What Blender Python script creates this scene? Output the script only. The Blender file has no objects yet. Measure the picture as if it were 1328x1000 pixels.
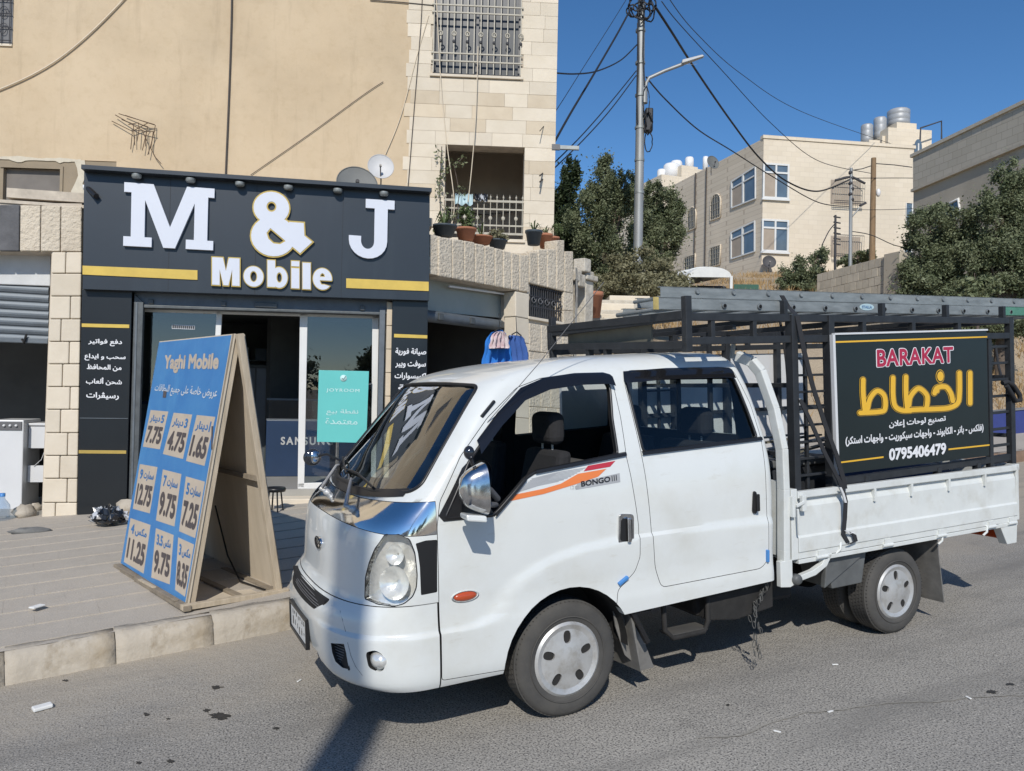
import bpy, bmesh, math, random, re
from mathutils import Vector as V, Matrix
from mathutils.geometry import tessellate_polygon
from mathutils.bvhtree import BVHTree
R = math.radians
rnd = random.Random(11)
sc = bpy.context.scene
col = sc.collection

# ------------------------------------------------------------ camera, sky, sun, exposure
H = 1.8562
RIGHT, DOWN, FWD = V((.99979, -.000205, .020495)), V((.020496, .009995, -.99974)), V((0, .99995, .009997))
CAM = V((0, 0, H))
cd = bpy.data.cameras.new('camera'); cam = bpy.data.objects.new('camera', cd); col.objects.link(cam)
cam.matrix_world = Matrix(((RIGHT.x, -DOWN.x, -FWD.x, 0), (RIGHT.y, -DOWN.y, -FWD.y, 0), (RIGHT.z, -DOWN.z, -FWD.z, H), (0, 0, 0, 1)))
cd.sensor_width = 36; cd.lens = 36 * 1000 / 1328; cd.clip_start = .05; cd.clip_end = 2000
sc.camera = cam
SUN_EL, SUN_AZ = R(38), R(3.5)           # light travels towards +Y, a little to +X
world = bpy.data.worlds.new('World'); sc.world = world; world.use_nodes = True
wn = world.node_tree
sky = wn.nodes.new('ShaderNodeTexSky'); sky.sky_type = 'NISHITA'; sky.sun_disc = False
sky.sun_elevation = SUN_EL; sky.sun_rotation = math.pi + SUN_AZ
sky.altitude = 900; sky.air_density = .9; sky.dust_density = .25; sky.ozone_density = 3.2
hs_w = wn.nodes.new('ShaderNodeHueSaturation'); hs_w.inputs['Saturation'].default_value = 1.2; wn.links.new(sky.outputs[0], hs_w.inputs['Color']); wn.links.new(hs_w.outputs[0], wn.nodes['Background'].inputs[0]); wn.nodes['Background'].inputs[1].default_value = .125
sl = bpy.data.lights.new('sun', 'SUN'); sl.energy = 3.9; sl.angle = R(.53); sl.color = (1, .95, .87)
so = bpy.data.objects.new('sun', sl); col.objects.link(so)
sd = V((math.sin(SUN_AZ) * math.cos(SUN_EL), math.cos(SUN_AZ) * math.cos(SUN_EL), -math.sin(SUN_EL)))
so.rotation_euler = sd.to_track_quat('-Z', 'Y').to_euler(); so.location = (0, -20, 30)
vs = sc.view_settings; vs.view_transform = 'Standard'; vs.look = 'None'; vs.exposure = 0.0; vs.gamma = 1; vs.use_curve_mapping = False
sc.cycles.max_bounces = 6; sc.cycles.diffuse_bounces = 3; sc.cycles.glossy_bounces = 4; sc.cycles.transmission_bounces = 6; sc.cycles.transparent_max_bounces = 12

# ------------------------------------------------------------ frames of reference
class Fr:
    def __init__(s, M): s.M = M; s.Mi = M.inverted()
    def hit(s, px, py, val=0, ax=1):
        d = RIGHT * ((px - 664) / 1000) + DOWN * ((py - 500) / 1000) + FWD
        o = s.Mi @ CAM; d = s.Mi.to_3x3() @ d
        return o + d * ((val - o[ax]) / d[ax])
    def ray(s, px, py):
        d = RIGHT * ((px - 664) / 1000) + DOWN * ((py - 500) / 1000) + FWD
        return s.Mi @ CAM, (s.Mi.to_3x3() @ d).normalized()
def frz(ox, oy, oz, deg):
    return Fr(Matrix.Translation((ox, oy, oz)) @ Matrix.Rotation(R(deg), 4, 'Z'))
W0 = frz(0, 0, 0, 0)
TM = Fr(Matrix(((.89537, -.44281, -.04724, -.00875), (.442284, .896614, -.021634, 4.92051), (.051934, -.001522, .99865, .10618), (0, 0, 0, 1))))
def plane_z(x, y): return .0473 * x + .02166 * y

# ------------------------------------------------------------ mesh helper
class Mb:
    def __init__(s): s.v = []; s.f = []; s.sm = []
    def add(s, vs_, fs, smooth=False):
        n = len(s.v); s.v += [tuple(a) for a in vs_]; s.f += [tuple(i + n for i in f) for f in fs]; s.sm += [smooth] * len(fs); return s
    def hexa(s, b, t):      # b, t: four corners each, same turn
        return s.add(list(b) + list(t), [(3, 2, 1, 0), (4, 5, 6, 7), (0, 1, 5, 4), (1, 2, 6, 5), (2, 3, 7, 6), (3, 0, 4, 7)])
    def box(s, x0, x1, y0, y1, z0, z1):
        return s.hexa([(x0, y0, z0), (x1, y0, z0), (x1, y1, z0), (x0, y1, z0)], [(x0, y0, z1), (x1, y0, z1), (x1, y1, z1), (x0, y1, z1)])
    def prism(s, pts, y0, y1, ax=1):   # polygon in the two other axes, extruded along ax
        def mk(p, h): return (p[0], h, p[1]) if ax == 1 else ((h, p[0], p[1]) if ax == 0 else (p[0], p[1], h))
        n = len(pts); vv = [mk(p, y0) for p in pts] + [mk(p, y1) for p in pts]
        return s.add(vv, [tuple(range(n)), tuple(range(2 * n - 1, n - 1, -1))] + [(i + n, (i + 1) % n + n, (i + 1) % n, i) for i in range(n)])
    def tube(s, pts, r, n=8, cap=True, close=False):
        pts = [V(p) for p in pts]; m = len(pts); rs = r if isinstance(r, (list, tuple)) else [r] * m
        ring = []; up = None
        for i, p in enumerate(pts):
            if close: t = (pts[(i + 1) % m] - pts[i - 1])
            else: t = pts[min(i + 1, m - 1)] - pts[max(i - 1, 0)]
            t.normalize()
            if up is None: up = t.orthogonal().normalized()
            up = (up - t * up.dot(t)); up = up.normalized() if up.length > 1e-6 else t.orthogonal().normalized()
            b = t.cross(up)
            ring.append([p + (up * math.cos(2 * math.pi * k / n) + b * math.sin(2 * math.pi * k / n)) * rs[i] for k in range(n)])
        vv = [q for rg in ring for q in rg]; ff = []
        for i in range(m if close else m - 1):
            j = (i + 1) % m
            for k in range(n): ff.append((i * n + k, i * n + (k + 1) % n, j * n + (k + 1) % n, j * n + k))
        s.add(vv, ff, True)
        if cap and not close: s.add(ring[0], [tuple(range(n - 1, -1, -1))]); s.add(ring[-1], [tuple(range(n))])
        return s
    def bar(s, a, b, w, h, up=(0, 0, 1)):    # rectangular bar a->b
        a, b = V(a), V(b); t = (b - a).normalized(); u = V(up); u = (u - t * u.dot(t)).normalized(); q = t.cross(u)
        c = [(-1, -1), (1, -1), (1, 1), (-1, 1)]
        return s.hexa([a + q * w / 2 * i + u * h / 2 * j for i, j in c], [b + q * w / 2 * i + u * h / 2 * j for i, j in c])
    def lathe(s, prof, c, axis='z', n=24, close=False):    # prof: (r, h)
        vv = []; m = len(prof)
        for r_, h in prof:
            for k in range(n):
                a = 2 * math.pi * k / n; p, q = r_ * math.cos(a), r_ * math.sin(a)
                vv.append({'z': (c[0] + p, c[1] + q, c[2] + h), 'y': (c[0] + p, c[1] + h, c[2] - q), 'x': (c[0] + h, c[1] + p, c[2] + q)}[axis])
        ff = []
        for i in range(m if close else m - 1):
            j = (i + 1) % m
            for k in range(n): ff.append((i * n + k, i * n + (k + 1) % n, j * n + (k + 1) % n, j * n + k))
        s.add(vv, ff, True)
        if not close:
            if prof[0][0] > 1e-6: s.add(vv[:n], [tuple(range(n - 1, -1, -1))])
            if prof[-1][0] > 1e-6: s.add(vv[-n:], [tuple(range(n))])
        return s
    def grid(s, rows, smooth=True):
        n = len(rows[0]); vv = [p for r_ in rows for p in r_]
        return s.add(vv, [(i * n + k, i * n + k + 1, (i + 1) * n + k + 1, (i + 1) * n + k) for i in range(len(rows) - 1) for k in range(n - 1)], smooth)
    def blob(s, c, r, n=12, m=8, jit=0, seed=0):
        rr = random.Random(seed); rows = []
        for i in range(m + 1):
            a = math.pi * i / m
            row = []
            for k in range(n):
                j = 1 + rr.uniform(-jit, jit)
                row.append((c[0] + r[0] * math.sin(a) * math.cos(2 * math.pi * k / n) * j, c[1] + r[1] * math.sin(a) * math.sin(2 * math.pi * k / n) * j, c[2] + r[2] * math.cos(a) * (j if 0 < i < m else 1)))
            row.append(row[0]); rows.append(row[::-1])
        return s.grid(rows)

BASE = {}
def mesh_of(name, mb, base=(0, 0, 0), fix=True, weld=False):
    me = bpy.data.meshes.new(name); b = V(base)
    me.from_pydata([(v[0] - b.x, v[1] - b.y, v[2] - b.z) for v in mb.v], [], mb.f)
    me.polygons.foreach_set('use_smooth', mb.sm)
    if fix:
        bm = bmesh.new(); bm.from_mesh(me)
        if weld: bmesh.ops.remove_doubles(bm, verts=bm.verts, dist=1e-5)
        bmesh.ops.recalc_face_normals(bm, faces=bm.faces); bm.to_mesh(me); bm.free()
    return me
def setp(o, label=None, cat=None, group=None, kind=None):
    if label: o['label'] = label
    if cat: o['category'] = cat
    if group: o['group'] = group
    if kind: o['kind'] = kind
    return o
def thing(name, fr, base, label, cat, group=None):
    o = bpy.data.objects.new(name, None); col.objects.link(o); o.empty_display_size = .1
    o.matrix_world = fr.M @ Matrix.Translation(V(base)); BASE[o.name] = V(base)
    return setp(o, label, cat, group)
def put(name, mb, m, parent=None, fr=None, base=None, label=None, cat=None, group=None, kind=None, bev=0, ang=None, fix=True, seg=2):
    b = BASE[parent.name] if parent else V(base or (0, 0, 0))
    me = mb if isinstance(mb, bpy.types.Mesh) else mesh_of(name, mb, b, fix)
    o = bpy.data.objects.new(name, me); col.objects.link(o)
    if m is not None and not me.materials: me.materials.append(m)
    if parent: o.parent = parent; BASE[o.name] = b
    else: o.matrix_world = (fr or W0).M @ Matrix.Translation(b); BASE[o.name] = b
    if ang: me.set_sharp_from_angle(angle=R(ang))
    if bev:
        md = o.modifiers.new('bevel', 'BEVEL'); md.width = bev; md.segments = seg; md.limit_method = 'ANGLE'; md.angle_limit = R(40)
    return setp(o, label, cat, group, kind)
def dup(o, parent=None, loc=None, label=None):
    c = o.copy(); col.objects.link(c); BASE[c.name] = BASE.get(o.name, V((0, 0, 0)))
    c.parent = parent if parent is not None else o.parent
    if loc is not None: c.location = loc
    if label: c['label'] = label
    return c
def dup_tree(root, loc=None, M=None, label=None):
    r_ = root.copy(); col.objects.link(r_)
    if M is not None: r_.matrix_world = M
    elif loc is not None: r_.location = loc
    if label: r_['label'] = label
    for ch in list(root.children):
        c = ch.copy(); col.objects.link(c); c.parent = r_
        for g in list(ch.children):
            d = g.copy(); col.objects.link(d); d.parent = c
    return r_
def boolm(a, b, op):     # meshes in, mesh out
    oa = bpy.data.objects.new('a', a); ob = bpy.data.objects.new('b', b); col.objects.link(oa); col.objects.link(ob)
    md = oa.modifiers.new('m', 'BOOLEAN'); md.object = ob; md.operation = op; md.solver = 'MANIFOLD'
    dg = bpy.context.evaluated_depsgraph_get(); dg.update()
    me = bpy.data.meshes.new_from_object(oa.evaluated_get(dg))
    bpy.data.objects.remove(oa); bpy.data.objects.remove(ob)
    return me

# ------------------------------------------------------------ materials
def nt(m): return m.node_tree.nodes, m.node_tree.links
def mat(name, c, rough=.6, metal=0, var=.12, vs_=3., bump=0, bs=40., bd=.01, coat=0, rv=.0, c2=None, spec=.5, trans=0, rand=0, hue=None, detail=6, stretch=None, alpha=None, emis=None, dirt=None):
    """Principled surface: colour c varied by noise (var = amount, or c2 = second colour), fine relief."""
    m = bpy.data.materials.new(name); m.use_nodes = True; N, L = nt(m); b = N['Principled BSDF']
    tc = N.new('ShaderNodeTexCoord'); src = tc.outputs['Object']
    if stretch:
        mp = N.new('ShaderNodeMapping'); mp.inputs['Scale'].default_value = stretch; L.new(src, mp.inputs[0]); src = mp.outputs[0]
    oi = N.new('ShaderNodeObjectInfo'); mu = N.new('ShaderNodeMath'); mu.operation = 'MULTIPLY'; mu.inputs[1].default_value = 37.
    L.new(oi.outputs['Random'], mu.inputs[0])
    ns = N.new('ShaderNodeTexNoise'); ns.noise_dimensions = '4D'; ns.inputs['Scale'].default_value = vs_; ns.inputs['Detail'].default_value = detail; ns.inputs['Roughness'].default_value = .62
    L.new(src, ns.inputs['Vector']); L.new(mu.outputs[0], ns.inputs['W'])
    rp = N.new('ShaderNodeValToRGB'); e = rp.color_ramp.elements; e[0].position = .3; e[1].position = .7
    hi = c2 or [min(1, x * (1 + var)) for x in c]; lo = [x * (1 - var) for x in c] if not c2 else c
    e[0].color = (*lo, 1); e[1].color = (*hi, 1); L.new(ns.outputs[0], rp.inputs[0]); out = rp.outputs[0]
    if rand:
        hs = N.new('ShaderNodeHueSaturation'); mr = N.new('ShaderNodeMapRange'); mr.inputs[3].default_value = 1 - rand; mr.inputs[4].default_value = 1 + rand
        L.new(oi.outputs['Random'], mr.inputs[0]); L.new(mr.outputs[0], hs.inputs['Value']); L.new(out, hs.inputs['Color']); out = hs.outputs[0]
    if dirt:      # (scale, (sx, sy, sz), colour factor): blotches and streaks
        for k_, (ds, dst, dc, lo_, hi_) in enumerate(dirt):
            m3 = N.new('ShaderNodeMapping'); m3.inputs['Scale'].default_value = dst; L.new(tc.outputs['Object'], m3.inputs[0]); n3 = N.new('ShaderNodeTexNoise'); n3.inputs['Scale'].default_value = ds; n3.inputs['Detail'].default_value = 7; n3.inputs['Roughness'].default_value = .65
            L.new(m3.outputs[0], n3.inputs[0]); r3 = N.new('ShaderNodeMapRange'); r3.inputs[1].default_value = lo_; r3.inputs[2].default_value = hi_; L.new(n3.outputs[0], r3.inputs[0])
            x3 = N.new('ShaderNodeMix'); x3.data_type = 'RGBA'; x3.blend_type = 'MULTIPLY'; L.new(r3.outputs[0], x3.inputs[0]); L.new(out, x3.inputs[6]); x3.inputs[7].default_value = (*dc, 1); out = x3.outputs[2]
    L.new(out, b.inputs['Base Color'])
    b.inputs['Roughness'].default_value = rough; b.inputs['Metallic'].default_value = metal
    b.inputs['Specular IOR Level'].default_value = spec; b.inputs['Coat Weight'].default_value = coat; b.inputs['Coat Roughness'].default_value = .04
    if trans: b.inputs['Transmission Weight'].default_value = trans
    if alpha is not None: b.inputs['Alpha'].default_value = alpha
    if emis: b.inputs['Emission Color'].default_value = (*emis[0], 1); b.inputs['Emission Strength'].default_value = emis[1]
    if rv:
        m2 = N.new('ShaderNodeMapRange'); m2.inputs[3].default_value = max(0, rough - rv); m2.inputs[4].default_value = min(1, rough + rv)
        L.new(ns.outputs[0], m2.inputs[0]); L.new(m2.outputs[0], b.inputs['Roughness'])
    if bump:
        n2 = N.new('ShaderNodeTexNoise'); n2.noise_dimensions = '4D'; n2.inputs['Scale'].default_value = bs; n2.inputs['Detail'].default_value = 5
        L.new(src, n2.inputs['Vector']); L.new(mu.outputs[0], n2.inputs['W'])
        bp = N.new('ShaderNodeBump'); bp.inputs['Strength'].default_value = bump; bp.inputs['Distance'].default_value = bd
        L.new(n2.outputs[0], bp.inputs['Height']); L.new(bp.outputs[0], b.inputs['Normal'])
    return m
def glass_mat(name, tint, refl=.08, rough=.0, k=1.6):
    """Thin window glass: tinted see-through sheet with a clear mirror reflection by Fresnel."""
    m = bpy.data.materials.new(name); m.use_nodes = True; N, L = nt(m); N.remove(N['Principled BSDF']); out = N['Material Output']
    tr = N.new('ShaderNodeBsdfTransparent'); tr.inputs[0].default_value = (*tint, 1)
    gl = N.new('ShaderNodeBsdfGlossy'); gl.inputs['Roughness'].default_value = rough; gl.inputs[0].default_value = (.95, .97, 1, 1)
    fr = N.new('ShaderNodeFresnel'); fr.inputs[0].default_value = 1.52
    ma = N.new('ShaderNodeMath'); ma.operation = 'MULTIPLY_ADD'; ma.inputs[1].default_value = k; ma.inputs[2].default_value = refl; ma.use_clamp = True; ge = N.new('ShaderNodeNewGeometry'); fb_ = N.new('ShaderNodeMath'); fb_.operation = 'SUBTRACT'; fb_.inputs[0].default_value = 1; L.new(ge.outputs['Backfacing'], fb_.inputs[1]); mf = N.new('ShaderNodeMath'); mf.operation = 'MULTIPLY'; L.new(fb_.outputs[0], mf.inputs[1])
    L.new(fr.outputs[0], ma.inputs[0]); L.new(ma.outputs[0], mf.inputs[0]); ma = mf; mx = N.new('ShaderNodeMixShader'); L.new(ma.outputs[0], mx.inputs[0]); L.new(tr.outputs[0], mx.inputs[1]); L.new(gl.outputs[0], mx.inputs[2])
    L.new(mx.outputs[0], out.inputs[0]); return m
M = {}
M['paint'] = mat('white_car_paint', (.66, .68, .662), .30, coat=.6, var=.03, vs_=2.5, bump=.06, bs=3, bd=.005, dirt=[(2.2, (1, 1, 1), (.90, .88, .84), .48, .75), (9, (.6, 1, 2.5), (.86, .83, .78), .60, .80)])
M['paint_bed'] = mat('white_bed_paint', (.63, .65, .63), .45, coat=.2, var=.06, vs_=6, bump=.15, bs=9, bd=.005, dirt=[(5, (1, 1, 1), (.82, .79, .74), .52, .78), (30, (1, 1, .4), (.55, .48, .42), .68, .78)])
M['dark_in'] = mat('dark_interior', (.012, .012, .013), .8, var=.2)
M['under'] = mat('underbody', (.018, .017, .016), .85, var=.4, vs_=12)
M['rubber'] = mat('tyre_rubber', (.05, .049, .047), .82, c2=(.085, .08, .072), vs_=7, bump=.35, bs=90, bd=.003)
M['tyre_side'] = M['rubber']
M['gloss_dark'] = mat('dark_gloss_panel', (.05, .055, .065), .12, .6, var=.2, vs_=9, coat=.5)
M['black_plastic'] = mat('black_plastic', (.013, .013, .014), .38, var=.15, spec=.5)
M['grey_plastic'] = mat('grey_plastic', (.12, .12, .125), .5, var=.12)
M['chrome'] = mat('chrome', (.78, .79, .8), .08, 1, var=.05, vs_=8, rv=.06)
M['chrome_worn'] = mat('worn_chrome', (.62, .62, .62), .16, 1, var=.25, vs_=14, rv=.14, bump=.15, bs=25, bd=.004)
M['silver'] = mat('silver_hub_paint', (.50, .50, .49), .42, .4, var=.12, vs_=9, dirt=[(14, (1, 1, 1), (.7, .66, .6), .5, .75)])
M['alu'] = mat('weathered_aluminium', (.29, .31, .305), .55, .45, var=.25, vs_=7, rv=.1, stretch=(1, 4, 4))
M['steel_black'] = mat('black_painted_steel', (.022, .024, .027), .5, var=.3, vs_=12, bump=.1, bs=60, bd=.002)
M['glass_car'] = glass_mat('car_glass', (.90, .93, .93), -.0, k=.9)
M['glass_ws'] = glass_mat('windscreen_glass', (.76, .82, .82), .02, k=2.0)
M['glass_lens'] = glass_mat('lamp_lens', (.99, .99, .98), -.05)
M['orange_l'] = mat('orange_lens', (.45, .07, .02), .2, var=.1, coat=.5)

# ------------------------------------------------------------ lettering
FORMS = {}
for ch, a, n in [('ا', 0xFE8D, 2), ('ب', 0xFE8F, 4), ('ة', 0xFE93, 2), ('ت', 0xFE95, 4), ('ج', 0xFE9D, 4), ('ح', 0xFEA1, 4), ('خ', 0xFEA5, 4), ('د', 0xFEA9, 2), ('ر', 0xFEAD, 2), ('س', 0xFEB1, 4), ('ش', 0xFEB5, 4), ('ص', 0xFEB9, 4), ('ض', 0xFEBD, 4), ('ط', 0xFEC1, 4), ('ظ', 0xFEC5, 4), ('ع', 0xFEC9, 4), ('ف', 0xFED1, 4), ('ق', 0xFED5, 4), ('ك', 0xFED9, 4), ('ل', 0xFEDD, 4), ('م', 0xFEE1, 4), ('ن', 0xFEE5, 4), ('ه', 0xFEE9, 4), ('و', 0xFEED, 2), ('ى', 0xFEEF, 2), ('ي', 0xFEF1, 4), ('أ', 0xFE83, 2), ('إ', 0xFE87, 2), ('ڤ', 0xFB6A, 4)]:
    FORMS[ch] = [chr(a + i) for i in range(n)]
LAM = {'ا': 0xFEFB, 'أ': 0xFEF7, 'إ': 0xFEF9}
def shape(s):
    if not any(c in FORMS for c in s): return s
    out = []; prev = False; i = 0
    while i < len(s):
        c = s[i]
        if c not in FORMS: out.append({'(': ')', ')': '('}.get(c, c)); prev = False; i += 1; continue
        if c == 'ل' and i + 1 < len(s) and s[i + 1] in LAM:
            out.append(chr(LAM[s[i + 1]] + (1 if prev else 0))); prev = False; i += 2; continue
        f = FORMS[c]; nx = i + 1 < len(s) and s[i + 1] in FORMS
        if len(f) == 4 and nx: out.append(f[3] if prev else f[2]); prev = True
        else: out.append(f[1] if prev else f[0]); prev = False
        i += 1
    return ''.join(reversed(re.findall(r'[0-9.]+|[^0-9.]', ''.join(out))))
def area2(p): return sum(p[i][0] * p[(i + 1) % len(p)][1] - p[(i + 1) % len(p)][0] * p[i][1] for i in range(len(p))) / 2
def inside(q, p):
    r_ = False; n = len(p)
    for i in range(n):
        a, b = p[i], p[(i + 1) % n]
        if (a[1] > q[1]) != (b[1] > q[1]) and q[0] < (b[0] - a[0]) * (q[1] - a[1]) / (b[1] - a[1]) + a[0]: r_ = not r_
    return r_
def grow(l, d, asp=1.0):      # move an outline outwards by d
    l = [p for i, p in enumerate(l) if abs(p[0] - l[i - 1][0]) + abs(p[1] - l[i - 1][1]) > 1e-5]
    n = len(l); sg = 1 if area2(l) > 0 else -1; o = []
    for i in range(n):
        a, b_, c = l[i - 1], l[i], l[(i + 1) % n]; e1 = V((b_[0] - a[0], b_[1] - a[1])).normalized(); e2 = V((c[0] - b_[0], c[1] - b_[1])).normalized()
        n1, n2 = V((e1.y, -e1.x)) * sg, V((e2.y, -e2.x)) * sg; m_ = n1 + n2; m_ = m_.normalized() if m_.length > .1 else n1; q = d / max(.6, m_.dot(n1)); o.append((b_[0] + m_.x * q * asp, b_[1] + m_.y * q))
    return o
_tc = {}
def glyphs(s, off=0.0, sp=1.0, res=4):
    """Outline loops of a line of text: list of (outer, holes), in a unit box."""
    k = (s, off, sp, res)
    if k in _tc: return _tc[k]
    c = bpy.data.curves.new('t', 'FONT'); c.body = shape(s); c.size = 1; c.fill_mode = 'NONE'; c.resolution_u = res; c.space_character = sp
    o = bpy.data.objects.new('t', c); col.objects.link(o); dg = bpy.context.evaluated_depsgraph_get(); dg.update()
    me = bpy.data.meshes.new_from_object(o.evaluated_get(dg)); bpy.data.objects.remove(o)
    nb = {}
    for e in me.edges: a, b = e.vertices; nb.setdefault(a, []).append(b); nb.setdefault(b, []).append(a)
    seen = set(); loops = []
    for st in range(len(me.vertices)):
        if st in seen or st not in nb: continue
        lp = [st]; seen.add(st); cur = st
        while True:
            nx = [q for q in nb[cur] if q not in seen]
            if not nx: break
            cur = min(nx) if cur == st else nx[0]
            lp.append(cur); seen.add(cur)
        if len(lp) > 2: loops.append([(me.vertices[i].co.x, me.vertices[i].co.y) for i in lp])
    bpy.data.meshes.remove(me)
    ar = [area2(l) for l in loops]; outs = []; hol = []
    for i, l in enumerate(loops):
        host = [j for j, q in enumerate(loops) if j != i and (ar[i] > 0) != (ar[j] > 0) and abs(ar[j]) > abs(ar[i]) and inside(l[0], q)]
        if host: hol.append((i, min(host, key=lambda j: abs(ar[j]))))
        else: outs.append(i)
    outs = [[loops[i], [loops[h] for h, j in hol if j == i]] for i in outs]
    xs = [p[0] for l in loops for p in l]; ys = [p[1] for l in loops for p in l]
    x0, x1, y0, y1 = min(xs) - off, max(xs) + off, min(ys) - off, max(ys) + off
    nm = lambda l: [((p[0] - x0) / (x1 - x0), (p[1] - y0) / (y1 - y0)) for p in l]
    rib = []                                        # a band along every outline makes the letters bolder
    if off:
        for l in loops:
            n = len(l)
            for i in range(n):
                a, b = V(l[i]), V(l[(i + 1) % n]); d = b - a
                if d.length < 1e-5: continue
                p = V((-d.y, d.x)).normalized() * off; rib.append(nm([a + p, a - p, b - p, b + p]))
                e = a - V(l[i - 1])
                if e.length > 1e-5 and abs(e.angle(d)) > .25: rib.append(nm([a + V((math.cos(t), math.sin(t))) * off for t in [math.pi * q / 4 for q in range(8)]]))
    _tc[k] = [(nm(a), [nm(h) for h in b]) for a, b in outs] + [(r_, None) for r_ in rib]; return _tc[k]
def bil(q, u, v):
    a, b, c, d = [V(x) for x in q]; return (a * (1 - u) + b * u) * (1 - v) + (d * (1 - u) + c * u) * v
def letters(mb, gl, quad, n, off=.002, thick=0.0):
    """Put outlines on a quad (bottom-left, bottom-right, top-right, top-left), raised by off along n."""
    n = V(n).normalized()
    for i, (o_, hs) in enumerate(gl):
        if hs is None:
            mb.add([bil(quad, *p) + n * (off + thick + .0009 + (i % 5) * .00012) for p in o_], [tuple(range(len(o_)))]); continue
        lps = [o_] + hs; tri = tessellate_polygon([[V((p[0], p[1], 0)) for p in l] for l in lps]); fl = [p for l in lps for p in l]
        w = off + (i % 4) * .0002
        top = [bil(quad, *p) + n * (w + thick) for p in fl]; mb.add(top, tri)
        if thick:
            bot = [bil(quad, *p) + n * .0005 for p in fl]; mb.add(bot, []); nv = len(mb.v); m = len(fl); s0 = 0
            for l in lps:
                k = len(l)
                for j in range(k):
                    a, b = s0 + j, s0 + (j + 1) % k
                    mb.add([top[a], top[b], bot[b], bot[a]], [(0, 1, 2, 3)])
                s0 += k
    return mb
def text(name, s, quad, n, m, parent, off=.002, bold=.0, thick=0., sp=1., res=4):
    return put(name, letters(Mb(), glyphs(s, bold, sp, res), quad, n, off, thick), m, parent, fix=False)
# ------------------------------------------------------------ the pickup truck (frame TM: x to the rear from the front axle, y to the truck's right, z up)
import bisect
truck = thing('pickup_truck', TM, (0, 0, 0), 'white crew-cab pickup truck with black steel cage over its bed, parked at the kerb', 'pickup truck')
M['lamp_in'] = mat('lamp_reflector', (.72, .72, .70), .2, .5, c2=(.92, .92, .90), vs_=26, bump=.6, bs=22, bd=.01)
LV = [  # z, front centre x, corner start x, half width, rear x
 (.335, -1.16, -.77, .845, 1.45), (.36, -1.215, -.77, .858, 1.46), (.41, -1.235, -.77, .867, 1.46), (.50, -1.25, -.77, .871, 1.46), (.60, -1.255, -.77, .873, 1.46), (.66, -1.255, -.77, .868, 1.46),
 (.71, -1.232, -.77, .866, 1.46), (.745, -1.195, -.77, .866, 1.46), (.78, -1.172, -.77, .868, 1.46), (.95, -1.158, -.77, .872, 1.465), (1.08, -1.135, -.765, .872, 1.47),
 (1.14, -1.10, -.755, .870, 1.47), (1.20, -1.03, -.735, .866, 1.47), (1.26, -.95, -.71, .860, 1.47), (1.40, -.825, -.61, .832, 1.465), (1.60, -.66, -.45, .775, 1.445),
 (1.75, -.535, -.32, .728, 1.42), (1.82, -.465, -.24, .700, 1.40), (1.87, -.37, -.13, .665, 1.385), (1.905, -.23, .02, .62, 1.36), (1.93, -.04, .2, .56, 1.32), (1.945, .2, .4, .47, 1.25), (1.952, .42, .6, .3, 1.1)]
def lv(z):
    z = max(LV[0][0], min(LV[-1][0] - 1e-6, z)); i = bisect.bisect_right([l[0] for l in LV], z) - 1; i = min(i, len(LV) - 2)
    a, b = LV[i], LV[i + 1]; t = (z - a[0]) / (b[0] - a[0]); o = []
    for k in range(1, 5):
        p0 = LV[i - 1][k] if i else a[k]; zz0 = LV[i - 1][0] if i else a[0] - (b[0] - a[0])
        p3 = LV[i + 2][k] if i + 2 < len(LV) else b[k]; zz3 = LV[i + 2][0] if i + 2 < len(LV) else b[0] + (b[0] - a[0])
        def sl_(u0, u1, u2, z0, z1, z2):
            d1, d2 = (u1 - u0) / (z1 - z0), (u2 - u1) / (z2 - z1)
            return 0 if d1 * d2 <= 0 else 2 * d1 * d2 / (d1 + d2)
        m0 = sl_(p0, a[k], b[k], zz0, a[0], b[0]); m1 = sl_(a[k], b[k], p3, a[0], b[0], zz3); h = b[0] - a[0]
        o.append((2 * t**3 - 3 * t**2 + 1) * a[k] + (t**3 - 2 * t**2 + t) * h * m0 + (-2 * t**3 + 3 * t**2) * b[k] + (t**3 - t**2) * h * m1)
    return o
CR = [(-2, .62), (-.77, .62), (-.55, .625), (-.46, .66), (-.36, .79), (-.24, .86), (-.1, .905), (.1, .94), (.4, .955), (.8, .955), (1.5, .945)]
def crease(x):
    for i in range(len(CR) - 1):
        if x <= CR[i + 1][0]:
            t = (x - CR[i][0]) / (CR[i + 1][0] - CR[i][0]); return CR[i][1] * (1 - t) + CR[i + 1][1] * t
    return CR[-1][1]
def bulge(x, z):
    t = max(0, min(1, (crease(x) - z) / .022)); return .014 * t * t * (3 - 2 * t)
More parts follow.
